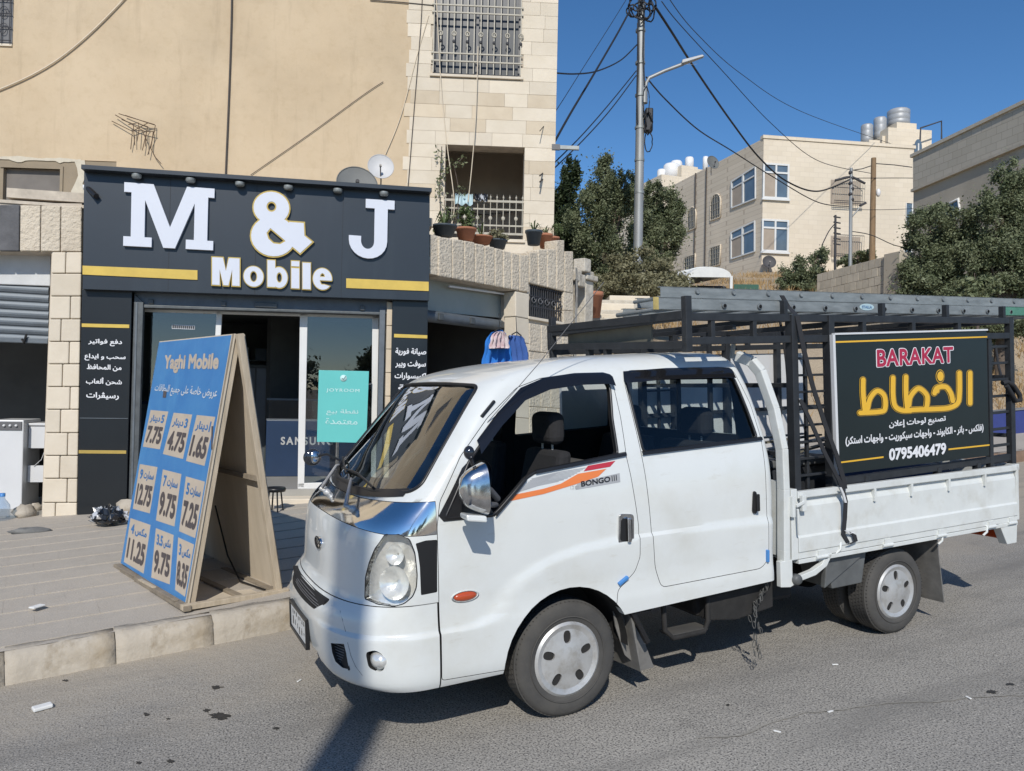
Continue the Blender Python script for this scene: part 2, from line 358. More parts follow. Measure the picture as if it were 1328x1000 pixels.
def shell(inset=0.0, zmin=.335, zmax=9, xr=None):
    NX, NF, NR = 44, 22, 6
    zs = []; z = .335
    while z < 1.952: zs.append(z); z += .009 if .575 < z < .655 else .02 if z < 1.15 else .03 if z < 1.8 else .012
    zs.append(1.951); zs = [q for q in zs if zmin <= q]
    if zs[0] > zmin + 1e-4: zs.insert(0, zmin)
    rows = []
    for z in zs:
        xc, xs, hw, xr_ = lv(z); xr_ = (xr_ if xr is None else min(xr_, xr)) - inset; xc += inset * (1.0 if z < 1.15 else 1.25); hw -= inset; xs += inset * .3
        up = max(0, (z - 1.8) / .15); half = []
        for k in range(NF): # front centre to corner
            t = k / NF * math.pi / 2; n = 2.7
            x = xs - (xs - xc) * max(0, math.cos(t)) ** (2 / n); y = hw * max(0, math.sin(t)) ** (2 / n); half.append((x, y))
        for k in range(NX + 1): half.append((xs + (xr_ - .06 - xs) * k / NX, hw))
        for k in range(1, NR + 1):
            a = k / NR * math.pi / 2; half.append((xr_ - .06 + .06 * math.sin(a), hw - .06 + .06 * math.cos(a)))
        def fin(x, y, s):
            bl_ = bulge(x, z); yy = y + bl_ * min(1, y / .5)
            if x < xs and z < .8: x = x - bl_ * min(1, (xs - x) / .25) * max(0, min(1, (abs(y) - .30) / .15))
            zz = z + up * .035 * max(0, min(1, (x + .3) / 1.3)) - inset * up
            return (x, s * yy, zz)
        loop = [fin(x, y, -1) for x, y in half] + [fin(x, y, 1) for x, y in reversed(half[1:])]
        rows.append(loop)
    n = len(rows[0]); mb = Mb(); vv = [p for r_ in rows for p in r_]
    ff = [(i * n + k, i * n + (k + 1) % n, (i + 1) * n + (k + 1) % n, (i + 1) * n + k) for i in range(len(rows) - 1) for k in range(n)]
    ff += [tuple(range(n - 1, -1, -1)), tuple(range((len(rows) - 1) * n, len(rows) * n))]
    mb.add(vv, ff, True); return mb
OUTM = mesh_of('o', shell(0)); INN = mesh_of('i', shell(.035, .76))
bm = bmesh.new(); bm.from_mesh(OUTM); OUTB = BVHTree.FromBMesh(bm); bm.free()
def son(px, py):      # where the view ray of a measured point meets the cab's skin
    o, d = TM.ray(px, py); h = OUTB.ray_cast(o, d); return h[0]
def prism3(poly, n, din, dout, shrink=0.0):
    """closed prism on a 3D outline, along n"""
    n = V(n).normalized(); P_ = [V(p) for p in poly]; c = sum(P_, V()) / len(P_)
    if shrink:
        Q = []; m = len(P_)
        ar = sum((P_[i].cross(P_[(i + 1) % m]) for i in range(m)), V()).dot(n); sg = 1 if ar > 0 else -1
        for i in range(m):
            e1 = (P_[i] - P_[i - 1]); e2 = (P_[(i + 1) % m] - P_[i]); e1 -= n * e1.dot(n); e2 -= n * e2.dot(n); e1.normalize(); e2.normalize()
            n1, n2 = n.cross(e1) * sg, n.cross(e2) * sg; b = (n1 + n2); b = b.normalized() if b.length > 1e-5 else n1
            Q.append(P_[i] + b * shrink / max(.4, b.dot(n1)))
        P_ = Q
    h0 = min((p - c).dot(n) for p in P_) - din; h1 = max((p - c).dot(n) for p in P_) + dout
    fl = [p - n * (p - c).dot(n) for p in P_]; m = len(fl); mb = Mb()
    mb.add([p + n * h0 for p in fl] + [p + n * h1 for p in fl], [])
    tri = tessellate_polygon([[V((p.dot(n.orthogonal().normalized()), p.dot(n.cross(n.orthogonal().normalized())), 0)) for p in fl]])
    s = len(mb.v) - 2 * m
    mb.f += [tuple(s + i for i in t) for t in tri] + [tuple(s + m + i for i in reversed(t)) for t in tri] + [(s + i, s + (i + 1) % m, s + (i + 1) % m + m, s + i + m) for i in range(m)]
    mb.sm += [False] * (len(tri) * 2 + m); return mb
def rounded(poly, r=.03, n=4):
    P_ = [V(p) for p in poly]; o = []
    for i, p in enumerate(P_):
        a, b = P_[i - 1] - p, P_[(i + 1) % len(P_)] - p; ra = min(r, a.length * .45); rb = min(r, b.length * .45)
        s, e = p + a.normalized() * ra, p + b.normalized() * rb
        for k in range(n + 1): t = k / n; o.append(s * (1 - t) ** 2 + p * 2 * t * (1 - t) + e * t * t)
    return o
def mirr(mb):
    r_ = Mb(); r_.v = [(x, -y, z) for x, y, z in mb.v]; r_.f = list(mb.f); r_.sm = list(mb.sm); return r_
side = lambda pts, r=.03: rounded([(x, -.8, z) for x, z in pts], r)
arch = mesh_of('arch', Mb().lathe([(.395, -1.2), (.395, 1.2)], (-.02, 0, .33), 'y', 40), weld=True)
body = boolm(OUTM, arch, 'DIFFERENCE')
sillc = mesh_of('s', Mb().hexa([(.26, -1.2, .1), (2, -1.2, .1), (2, 1.2, .1), (.26, 1.2, .1)], [(.26, -1.2, .525), (2, -1.2, .575), (2, 1.2, .575), (.26, 1.2, .525)])); body = boolm(body, sillc, 'DIFFERENCE')
body = boolm(body, mesh_of('s', Mb().hexa([(-2, -.36, .1), (-.6, -.36, .1), (-.6, .36, .1), (-2, .36, .1)], [(-2, -.28, .42), (-.6, -.28, .42), (-.6, .28, .42), (-2, .28, .42)])), 'DIFFERENCE')
body = boolm(body, INN, 'DIFFERENCE')
bmi = bmesh.new(); bmi.from_mesh(INN); INNB = BVHTree.FromBMesh(bmi); bmi.free()
bmo = bmesh.new(); bmo.from_mesh(OUTM); OUTB2 = BVHTree.FromBMesh(bmo); bmo.free()
def cabpart(name, me, m, parent=truck, label=None, ang=32, dk=.02):
    me.materials.clear(); me.materials.append(m); me.materials.append(M['dark_in']); me.materials.append(M['under'])
    dd_ = [OUTB2.find_nearest(v.co)[3] for v in me.vertices]
    for p in me.polygons:
        c = p.center; p.use_smooth = True
        if max(dd_[v] for v in p.vertices) > dk: p.material_index = 1 if c.z > .755 else 2
        else: p.material_index = 0
    return put(name, me, m, parent, label=label, ang=ang)
# outlines measured on the side (x, z)
fdoor = side([(-.757, .372), (-.40, .355), (-.38, .2), (.2, .2), (.285, .665), (.40, .75), (.437, .83), (.44, 1.0), (.415, 1.2), (.395, 1.39), (.405, 1.6), (.40, 1.78), (.35, 1.853), (.15, 1.858), (-.06, 1.842), (-.22, 1.795), (-.42, 1.645), (-.60, 1.46), (-.735, 1.25), (-.757, 1.13)], .02)
rdoor = side([(.495, 1.39), (.505, 1.2), (.52, 1.0), (.535, .76), (.575, .638), (1.33, .645), (1.395, .70), (1.392, 1.1), (1.405, 1.42), (1.385, 1.64), (1.315, 1.868), (1.2, 1.878), (.52, 1.872), (.475, 1.8), (.485, 1.6)], .035)
fwin = side([(-.712, 1.165), (-.56, 1.425), (-.40, 1.592), (-.215, 1.745), (-.04, 1.80), (.16, 1.822), (.345, 1.822), (.372, 1.78), (.345, 1.6), (.338, 1.405), (-.185, 1.352), (-.25, 1.322), (-.42, 1.175), (-.45, 1.155)], .02)
rwin = side([(.512, 1.405), (.50, 1.6), (.49, 1.80), (.52, 1.832), (1.25, 1.838), (1.30, 1.81), (1.345, 1.6), (1.372, 1.43)], .03)
YN = (0, -1, 0)
parts = {}
for s, fl in ((-1, lambda m_: m_), (1, mirr)):
    for nm, ol, wn_, lab in (('front_door', fdoor, fwin, None), ('rear_door', rdoor, rwin, None)):
        big = mesh_of('b', fl(prism3(ol, YN, .4, .4))); sm_ = mesh_of('b', fl(prism3(ol, YN, .39, .39, .0035)))
        ws_ = mesh_of('b', fl(prism3(wn_, YN, .45, .45)))
        d = boolm(boolm(body, sm_, 'INTERSECT'), ws_, 'DIFFERENCE'); parts[nm, s] = d
    for ol in (fdoor, rdoor): body = boolm(body, mesh_of('b', fl(prism3(ol, YN, .4, .4))), 'DIFFERENCE')
# front pieces measured in the photo, carried onto the skin
def front(pts, r=.02): return rounded([son(*p) for p in pts], r)
hl = front([(499, 693), (518, 693), (531, 699), (538, 717), (541, 745), (540, 762), (535, 774), (524, 783), (510, 787), (490, 784), (473, 777), (474, 748), (479, 729), (486, 712)], .015)
qp = front([(567, 700), (567, 768), (546, 772), (544.5, 735), (542, 717), (539, 705), (552, 701)], .006)
hln = V((-.72, -.68, .12))
def chrome_outline():
    o = []
    for k in range(21):       # lower edge, from the left side round to the right
        y = -.80 + 1.6 * k / 20; y *= .92 / .80; a = abs(y) / .92; z = 1.116 - .030 * a ** 3
        o.append((y, z))
    for k in range(21):
        y = .92 - 1.84 * k / 20; a = abs(y) / .92; o.append((y, 1.222 + .035 * a ** 2))
    return o
def prismx(yz, x0, x1): return Mb().prism(yz, x0, x1, 0)
cho = [(y, z) for y, z in chrome_outline()]
wso = rounded([(0, y, z) for y, z in [(-.775, 1.325), (-.74, 1.29), (-.4, 1.262), (0, 1.25), (.4, 1.262), (.74, 1.29), (.775, 1.325), (.63, 1.79), (.59, 1.812), (.3, 1.823), (0, 1.826), (-.3, 1.823), (-.59, 1.812), (-.63, 1.79)]], .03)
wso = [(p.y, p.z) for p in wso]
def cut(nm, big, small, m, lab=None, depth=None, keep=True):
    global body
    b = mesh_of('b', big)
    if keep: p = boolm(body, mesh_of('b', small), 'INTERSECT')
    body = boolm(body, b, 'DIFFERENCE')
    if keep: cabpart(nm, p, m, label=lab)
for s, fl in ((-1, lambda m_: m_), (1, mirr)):
    cut('headlight_bay', fl(prism3(hl, hln, .09, .4)), None, None, keep=False)
    q = prism3(qp, V((-.45, -.9, .0)), .07, .3)
    cut('corner_panel', fl(q), fl(prism3(qp, V((-.45, -.9, .0)), .07, .3, .002)), M['black_plastic'])
cut('bonnet_panel', prismx(cho, -1.4, -.755), prismx([(y * .997, z + (.003 if i < 21 else -.003)) for i, (y, z) in enumerate(cho)], -1.4, -.757), M['chrome'], 'mirror chrome panel under the windscreen')
cut('w', prismx(wso, -1.4, -.2), None, None, keep=False)
# bumper line: everything ahead of the door seam and under the fascia edge
def bline(y): a = abs(y); return .742 + .015 * (a / .86) ** 2
bo = [(y / 20 * .9, bline(y / 20 * .9)) for y in range(-20, 21)] + [(.9, .2), (-.9, .2)]
bsml = [(y, z - (.004 if i <= 40 else 0)) for i, (y, z) in enumerate(bo)]
# fog lamps, lower intakes and the upper slot are cut in the bumper
bump_ = boolm(body, mesh_of('b', prismx(bsml, -1.5, -.764)), 'INTERSECT'); body = boolm(body, mesh_of('b', prismx(bo, -1.5, -.757)), 'DIFFERENCE')
fog = front([(474, 846), (487, 843), (498, 850), (499, 868), (492, 872), (478, 866)], .02)
slot = rounded([(OUTB.ray_cast(V((-3, y, z)), V((1, 0, 0)))[0]) for y, z in ((-.43, .722), (-.40, .70), (-.30, .652), (0, .645), (.30, .652), (.40, .70), (.43, .722), (.2, .722), (0, .722), (-.2, .722))], .02)
gril = front([(429, 834), (446, 835), (449, 847), (453, 868), (444, 866), (435, 858), (431, 847)], .004)
for s, fl in ((-1, lambda m_: m_), (1, mirr)):
    for q, nn in ((fog, (-.7, -.7, 0)), (slot, (-1, 0, .1)), (gril, (-1, -.2, 0))):
        if q is slot and s > 0: continue
        bump_ = boolm(bump_, mesh_of('b', fl(prism3(q, nn, .05 if q is not gril else .3, .2))), 'DIFFERENCE')
        # dark backing and mesh inside each opening
        back = prism3([p - V(nn).normalized() * .03 for p in q], nn, .01, 0, -.006)
        if q is fog:
            c = sum(q, V()) / len(q) - V(nn).normalized() * .036
            put('fog_lamp', fl(Mb().blob(c, (.046, .062, .046), 20, 12)), M['lamp_in'], truck)
            put('fog_lens', fl(Mb().blob(c + V(nn).normalized() * .006, (.047, .063, .047), 20, 12)), M['glass_lens'], truck)
        else:
            g = put('grille', fl(back), M['dark_in'], truck)
            mbg = Mb(); nn_ = V(nn).normalized(); c = sum(q, V()) / len(q)
            ys = [p.y for p in q]; zs_ = [p.z for p in q]
            for k in range(1, 6 if q is slot else 9):
                zz = min(zs_) + (max(zs_) - min(zs_)) * k / (6 if q is slot else 9)
                mbg.tube([OUTB.ray_cast(V((-3, y_, zz)), V((1, 0, 0)))[0] + V((.02, 0, 0)) for y_ in [min(ys) + (max(ys) - min(ys)) * t_ / 8 for t_ in range(9)]], .003, 5)
            put('grille_bar', fl(mbg), M['grey_plastic'], g)
cabpart('bumper', bump_, M['paint'], ang=35, dk=.055)
cab = cabpart('cab_body', body, M['paint'])
for (nm, s), me in parts.items():
    o = cabpart(nm, me, M['paint']); parts[nm, s] = o
# glass: thin skin a little under the paint
g1, g2 = mesh_of('g', shell(.010)), mesh_of('g', shell(.0145)); gsk = boolm(g1, g2, 'DIFFERENCE')
def glasspart(name, prism, m, parent):
    me = boolm(gsk, mesh_of('b', prism), 'INTERSECT'); me.materials.clear()
    for p in me.polygons: p.use_smooth = True
    return put(name, me, m, parent, ang=40)
for s, fl in ((-1, lambda m_: m_), (1, mirr)):
    if s > 0: glasspart('door_glass', fl(prism3(fwin, YN, .3, .3, -.012)), M['glass_car'], parts['front_door', s])
    glasspart('door_glass', fl(prism3(rwin, YN, .3, .3, -.012)), M['glass_car'], parts['rear_door', s])
glasspart('windscreen', prismx([(y * 1.015, z) for y, z in wso], -1.4, -.2), M['glass_ws'], truck)
# rubber seals round the windows
def sidey(x, z):
    h = OUTB.ray_cast(V((x, -3, z)), V((0, 1, 0))); return h[0].y if h[0] else -.8
def seal(poly, r, parent, off=.0, m='black_plastic', name='window_seal', closed=True, mirror=False):
    pts = [V((p.x, sidey(p.x, p.z) - off, p.z)) for p in poly]; mb = Mb().tube(pts, r, 6, close=closed)
    return put(name, mirr(mb) if mirror else mb, M[m], parent)
def dense(poly, step=.05, closed=True):
    o = []; n = len(poly)
    for i in range(n if closed else n - 1):
        a, b = V(poly[i]), V(poly[(i + 1) % n]); k = max(1, int((b - a).length / step)); o += [a.lerp(b, j / k) for j in range(k)]
    if not closed: o.append(V(poly[-1]))
    return o
for s in (-1, 1):
    seal(dense(fwin), .009, parts['front_door', s], mirror=s > 0); seal(dense(rwin), .009, parts['rear_door', s], mirror=s > 0)
ws3 = []
for y, z in wso:
    h = OUTB.ray_cast(V((-3, y, z)), V((1, 0, 0))); ws3.append(h[0])
put('windscreen_seal', Mb().tube(ws3, .010, 6, close=True), M['black_plastic'], truck)
# black sail panel at the front corner of the front door glass, belt strips, rain visors
def skinpatch(pts, off, m, name, parent, thick=.004, lab=None, step=.03):
    """thin plate following the door skin; outline in (x, z)"""
    P2 = dense([(p[0], 0, p[1]) for p in pts], step); o = [V((p.x, sidey(p.x, p.z) - off, p.z)) for p in P2]; n = len(o)
    tri = tessellate_polygon([[V((p.x, p.z, 0)) for p in o]]); mb = Mb(); mb.add(o, tri); mb.add([p + V((0, thick, 0)) for p in o], tri)
    for i in range(n): mb.add([o[i], o[(i + 1) % n], o[(i + 1) % n] + V((0, thick, 0)), o[i] + V((0, thick, 0))], [(0, 1, 2, 3)])
    return put(name, mb, m, parent, label=lab)
FD, RD = parts['front_door', -1], parts['rear_door', -1]
def plate_strip(xz0, xz1, h, off, m, name, parent, th=.014):
    mb = Mb(); n = 10; rows = [[], [], [], []]
    for k in range(n + 1):
        x = xz0[0] + (xz1[0] - xz0[0]) * k / n; z = xz0[1] + (xz1[1] - xz0[1]) * k / n
        y0, y1 = sidey(x, z), sidey(x, z + h); rows[0].append((x, y0 - off, z)); rows[1].append((x, y0 - off - th, z + h * .15)); rows[2].append((x, y1 - off - th, z + h * .85)); rows[3].append((x, y1 - off, z + h))
    return put(name, mb.grid(rows, False), m, parent)
skinpatch([(-.72, 1.15), (-.745, 1.18), (-.60, 1.40), (-.575, 1.42), (-.53, 1.30), (-.44, 1.15), (-.46, 1.145)], .004, M['black_plastic'], 'mirror_mount', FD)
plate_strip((-.19, 1.338), (.39, 1.392), .024, 0, M['black_plastic'], 'belt_strip', FD); plate_strip((.50, 1.388), (1.405, 1.418), .024, 0, M['black_plastic'], 'belt_strip', RD)
plate_strip((-.25, 1.31), (-.44, 1.14), .02, 0, M['black_plastic'], 'belt_strip', FD)
def visor(top, w, parent):
    rows = [[], [], []]
    for p in dense(top, .05, False):
        y = sidey(p.x, p.z); rows[0].append((p.x, y - .002, p.z + .012)); rows[1].append((p.x, y - .03, p.z - .002)); 
        y2 = sidey(p.x, p.z - w); rows[2].append((p.x + .0, y2 - .038, p.z - w))
    put('rain_visor', Mb().grid(rows), M['visor'], parent)
M['visor'] = mat('smoked_acrylic', (.01, .01, .011), .12, var=.1, coat=.6)
visor([(-.50, 0, 1.52), (-.36, 0, 1.655), (-.20, 0, 1.78), (-.04, 0, 1.832), (.16, 0, 1.852), (.35, 0, 1.852), (.392, 0, 1.84)], .055, FD)
visor([(.475, 0, 1.80), (.49, 0, 1.855), (.8, 0, 1.868), (1.2, 0, 1.868), (1.29, 0, 1.862)], .055, RD)
# door handles
def handle(cx, cz, w, h, m, parent, m2):
    y = sidey(cx, cz)
    ol = rounded([(cx - w / 2, y, cz - h / 2 + .01), (cx + w / 2, y, cz - h / 2), (cx + w / 2 + .004, y, cz + h / 2 - .012), (cx - w / 2 + .012, y, cz + h / 2)], .022)
    hd = put('handle', prism3(ol, YN, -.002, .012), m, parent, bev=.004)
    ol2 = [V((cx, y, cz)) + (p - V((cx, y, cz))) * .72 for p in ol]
    put('handle_recess', prism3(ol2, YN, -.012, .016), M['black_plastic'], hd) if m2 is None else put('handle_recess', prism3(ol2, YN, -.012, .0145), m2, hd)
    put('handle_grip', Mb().bar((cx + .012, y - .028, cz - h * .36), (cx + .012, y - .028, cz + h * .36), .022, .014, (0, 1, 0)), m, hd, bev=.005)
handle(.345, .992, .105, .185, M['chrome_worn'], FD, None)
handle(1.285, 1.052, .034, .145, M['black_plastic'], RD, M['dark_in'])
# indicator, blue door-edge guards, emblem
c = son(603, 773); mbx = Mb().blob((c.x, c.y - .004, c.z), (.062, .014, .022), 20, 10); il = put('side_indicator', mbx, M['orange_l'], truck)
put('indicator_rim', Mb().lathe([(1, 0), (1.16, .004), (1.16, -.02), (1, -.02)], (0, 0, 0), 'y', 24, True), None, il)
rim = il.children[0]; rim.data.materials.append(M['paint']); rim.scale = (.064, .3, .024); rim.location = (c.x, c.y, c.z)
M['blue_guard'] = mat('blue_door_guard', (.06, .22, .52), .45, var=.1)
for p0, p1, pr in (((802, 758), (814, 748), FD), ((995.2, 713), (995.2, 729), RD)):
    a, b = TM.hit(*p0, -.885), TM.hit(*p1, -.885)
    put('edge_guard', Mb().bar(a, b, .018, .026, (0, -1, 0)) if pr is FD else Mb().bar(a, b, .016, .026, (0, -1, 0)), M['blue_guard'], pr, bev=.004)
# door graphics: grey fan, orange swoosh, red flash, lettering
M['st_orange'] = mat('orange_sticker', (.72, .20, .055), .45, var=.05); M['st_red'] = mat('red_sticker', (.45, .03, .05), .45, var=.05)
M['st_grey'] = mat('grey_sticker', (.36, .37, .38), .45, var=.05); M['st_black'] = mat('black_print', (.015, .015, .02), .4, var=.05)
def sxz(px, py): p = TM.hit(px, py, -.85); return (p.x, p.z)
def decal(pts, m, name, off=.0015): return skinpatch([sxz(*p) for p in pts], off, m, name, FD, .0005)
decal([(658.6, 649.5), (663.7, 641.5), (703.4, 633.6), (726.4, 627), (749.5, 614.4), (786.6, 608), (775, 618), (744.3, 628), (703.4, 640.2)], M['st_orange'], 'orange_stripe', .002)
decal([(757, 611.3), (763.5, 604.2), (799.4, 597.8), (791.7, 605.4)], M['st_red'], 'red_flash', .002)
for k in range(9):
    t = k / 8; a = (669 + 20 * t, 637.5 - 17 * t); b = (724 + 36 * t ** .8, 623.5 - 17 * t); m_ = ((a[0] + b[0]) / 2, (a[1] + b[1]) / 2 - 1.5)
    decal([(a[0], a[1]), (m_[0], m_[1]), (b[0], b[1]), (b[0], b[1] + .9), (m_[0], m_[1] + 1.1), (a[0] + .5, a[1] + 1.3)], M['st_grey'], 'grey_line', .0014)
decal([(745, 630.5), (750, 625), (803, 613.5), (803, 625), (745, 635)], M['st_grey'], 'badge_strip', .0014)
def tq(pts, off): 
    o = []
    for p in pts: x, z = sxz(*p); o.append((x, sidey(x, z) - off, z))
    return o
text('badge_lettering', 'BONGO', tq([(752, 631), (790, 624.2), (790, 617.2), (752, 624)], .0022), YN, M['st_black'], FD, .001, .03)
text('badge_lettering', 'III', tq([(792, 624), (798.5, 622.8), (798.5, 615.5), (792, 616.7)], .0022), YN, M['st_black'], FD, .001, .0)
text('badge_lettering', '1.2 ton', tq([(738, 634.5), (749.5, 632.5), (749.5, 628), (738, 630)], .0022), YN, M['st_grey'], FD, .001, .0)
# emblem on the nose
ec = son(414.5, 703); en = V((-1, -.1, .05)).normalized()
em = put('emblem', Mb().lathe([(.0, .014), (.8, .012), (1, .004), (1, -.01)], (0, 0, 0), 'x', 28), M['chrome'], truck); em.location = ec; em.scale = (-1, .062, .032)
eo = [(-1, -.062, -.03), (1, .062, .03)]
er = put('emblem_ring', Mb().tube([(ec.x - .012, ec.y + .062 * math.cos(a), ec.z + .031 * math.sin(a)) for a in [2 * math.pi * k / 28 for k in range(28)]], .004, 6, close=True), M['black_plastic'], truck)
text('emblem_lettering', 'KIA', [(ec.x - .016, ec.y + .042, ec.z - .014), (ec.x - .016, ec.y - .042, ec.z - .014), (ec.x - .016, ec.y - .042, ec.z + .014), (ec.x - .016, ec.y + .042, ec.z + .014)], (-1, 0, 0), M['st_black'], truck, .001, .02)
# headlights
for s in (-1, 1):
    S = lambda p: V((p.x, p.y * (-s), p.z)) if s > 0 else V(p)
    hp = put('headlight', Mb(), None, truck); bpy.data.objects.remove(hp)
    sk = boolm(mesh_of('g', shell(-.002)), mesh_of('g', shell(.004)), 'DIFFERENCE'); pr = prism3(hl, hln, .08, .3, .003)
    me = boolm(sk, mesh_of('b', pr if s < 0 else mirr(pr)), 'INTERSECT'); me.materials.clear()
    for p in me.polygons: p.use_smooth = True
    hp = put('headlight', me, M['glass_lens'], truck, ang=40)
    c = sum(hl, V()) / len(hl); nn = hln.normalized()
    def P_(mb): return mirr(mb) if s > 0 else mb
    rb_ = [p - nn * .05 for p in hl + hl[:1]]; cb0 = c - nn * .075; put('reflector', P_(Mb().grid([rb_, [p.lerp(cb0, .6) for p in rb_], [cb0] * len(rb_)])), M['lamp_in'], hp)
    cup = Mb().grid([[p - nn * .001 for p in hl + hl[:1]], [p - nn * .05 for p in hl + hl[:1]]]); put('lamp_housing', P_(cup), M['lamp_in'], hp)
    ux = V((0, 0, 1)); vx = nn.cross(ux).normalized(); ux = vx.cross(nn)
    def bowl(cc, r, d):
        rows = []
        for i in range(7):
            t = i / 6; rows.append([cc - nn * (d * (1 - t * t)) + (ux * math.cos(a) + vx * math.sin(a)) * r * max(t, .12) for a in [2 * math.pi * k / 20 for k in range(21)]])
        return Mb().grid(rows)
    c1, c2 = c + ux * -.05, c + ux * .085 + vx * .0
    put('reflector_bowl', P_(bowl(c1 - nn * .012, .082, .05)), M['lamp_in'], hp); put('reflector_bowl', P_(bowl(c2 - nn * .012, .05, .035)), M['lamp_in'], hp)
    put('bulb', P_(Mb().blob(c1 - nn * .028, (.02, .02, .02), 12, 8)), M['glass_lens'], hp); put('bulb', P_(Mb().blob(c2 - nn * .025, (.014, .014, .014), 12, 8)), M['glass_lens'], hp)
    hs_ = [p - nn * .001 for p in hl]; put('headlight_rim', P_(Mb().tube(hs_, .003, 6, close=True)), M['black_plastic'], hp)
sm_ = [son(*q) for q in ((441, 792), (444, 803), (448, 818), (451, 834), (455, 850), (461, 864), (470, 876))]
put('bumper_seam', Mb().tube(sm_, .0016, 5), M['grey_plastic'], truck)
# number plate
px_ = -1.262
def fx(px, py, x=px_): return TM.hit(px, py, x, 0)
pc = [fx(376, 783.5), fx(397, 802), fx(397, 836.5), fx(376.5, 815)]
yc = .06; zc = .482
M['plate_w'] = mat('plate_white', (.62, .62, .6), .5, var=.08)
pw, ph = .225, .068
pl = put('number_plate', Mb().box(px_, px_ + .012, yc - pw, yc + pw, zc - ph, zc + ph), M['plate_w'], truck, bev=.003)
for a in (Mb().box(px_ - .008, px_ + .014, yc - pw - .012, yc + pw + .012, zc + ph, zc + ph + .014), Mb().box(px_ - .008, px_ + .014, yc - pw - .012, yc + pw + .012, zc - ph - .014, zc - ph), Mb().box(px_ - .008, px_ + .014, yc - pw - .014, yc - pw, zc - ph, zc + ph), Mb().box(px_ - .008, px_ + .014, yc + pw, yc + pw + .014, zc - ph, zc + ph)):
    put('plate_frame', a, M['black_plastic'], pl)
put('plate_bracket', Mb().box(px_ + .012, -1.2, yc - .1, yc + .1, zc - .04, zc + .04), M['black_plastic'], truck)
rr = random.Random(3)   # worn, unreadable characters: short strokes only
mbp = Mb()
for row, n, hh in ((zc + .03, 7, .018), (zc - .025, 6, .03)):
    for k in range(n):
        yy = yc + pw * .82 - (k + .5) * 2 * pw * .82 / n
        for q in range(3): mbp.box(px_ - .001, px_, yy + rr.uniform(-.012, .0), yy + rr.uniform(.003, .014), row + rr.uniform(-hh, hh * .4), row + rr.uniform(-.2, 1) * hh)
put('plate_mark', mbp, M['st_black'], pl)
# wipers
def wsp(y, z, off=.02):
    h = OUTB.ray_cast(V((-3, y, z)), V((1, 0, 0))); return h[0] + V((-off * .85, 0, off * .5))
for y0, z0, y1, z1 in ((-.42, 1.175, .22, 1.275), (.18, 1.19, .62, 1.31)):
    w = put('wiper', Mb().tube([wsp(y0, z0, .01), wsp(y0, z0, .055), wsp((y0 + y1) / 2, (z0 + z1) / 2 + .05, .05), wsp(y1 * .6 + y0 * .4, z1, .03)], [.014, .012, .008, .006], 8), M['silver'], truck)
    put('wiper_pivot', Mb().blob(wsp(y0, z0, .015), (.022, .026, .02), 14, 8), M['silver'], w)
    put('wiper_blade', Mb().tube([wsp(y0 + .02, z0 + .10, .014), wsp((y0 + y1) / 2 + .1, (z0 + z1) / 2 + .085, .014), wsp(min(.7, y1 + .16), z1 + .03, .014)], .007, 6), M['black_plastic'], w)
put('washer_vent', Mb().tube([wsp(-.1, 1.26, .004), wsp(.3, 1.255, .004)], .016, 6), M['black_plastic'], truck)
bl = Mb()     # black louvre panel at the windscreen's foot
rows = [[wsp(-.72 + 1.44 * k / 24, 1.222 + .045 * (abs(-.72 + 1.44 * k / 24) / .72) ** 2, .004) for k in range(25)], [wsp(-.72 + 1.44 * k / 24, 1.26 + .045 * (abs(-.72 + 1.44 * k / 24) / .72) ** 2, .006) for k in range(25)]]
put('cowl_panel', bl.grid(rows), M['black_plastic'], truck)
put('pillar_vent', Mb().bar(son(641, 520), son(624, 541), .016, .02, (0, -1, 0)), M['black_plastic'], truck, bev=.004)
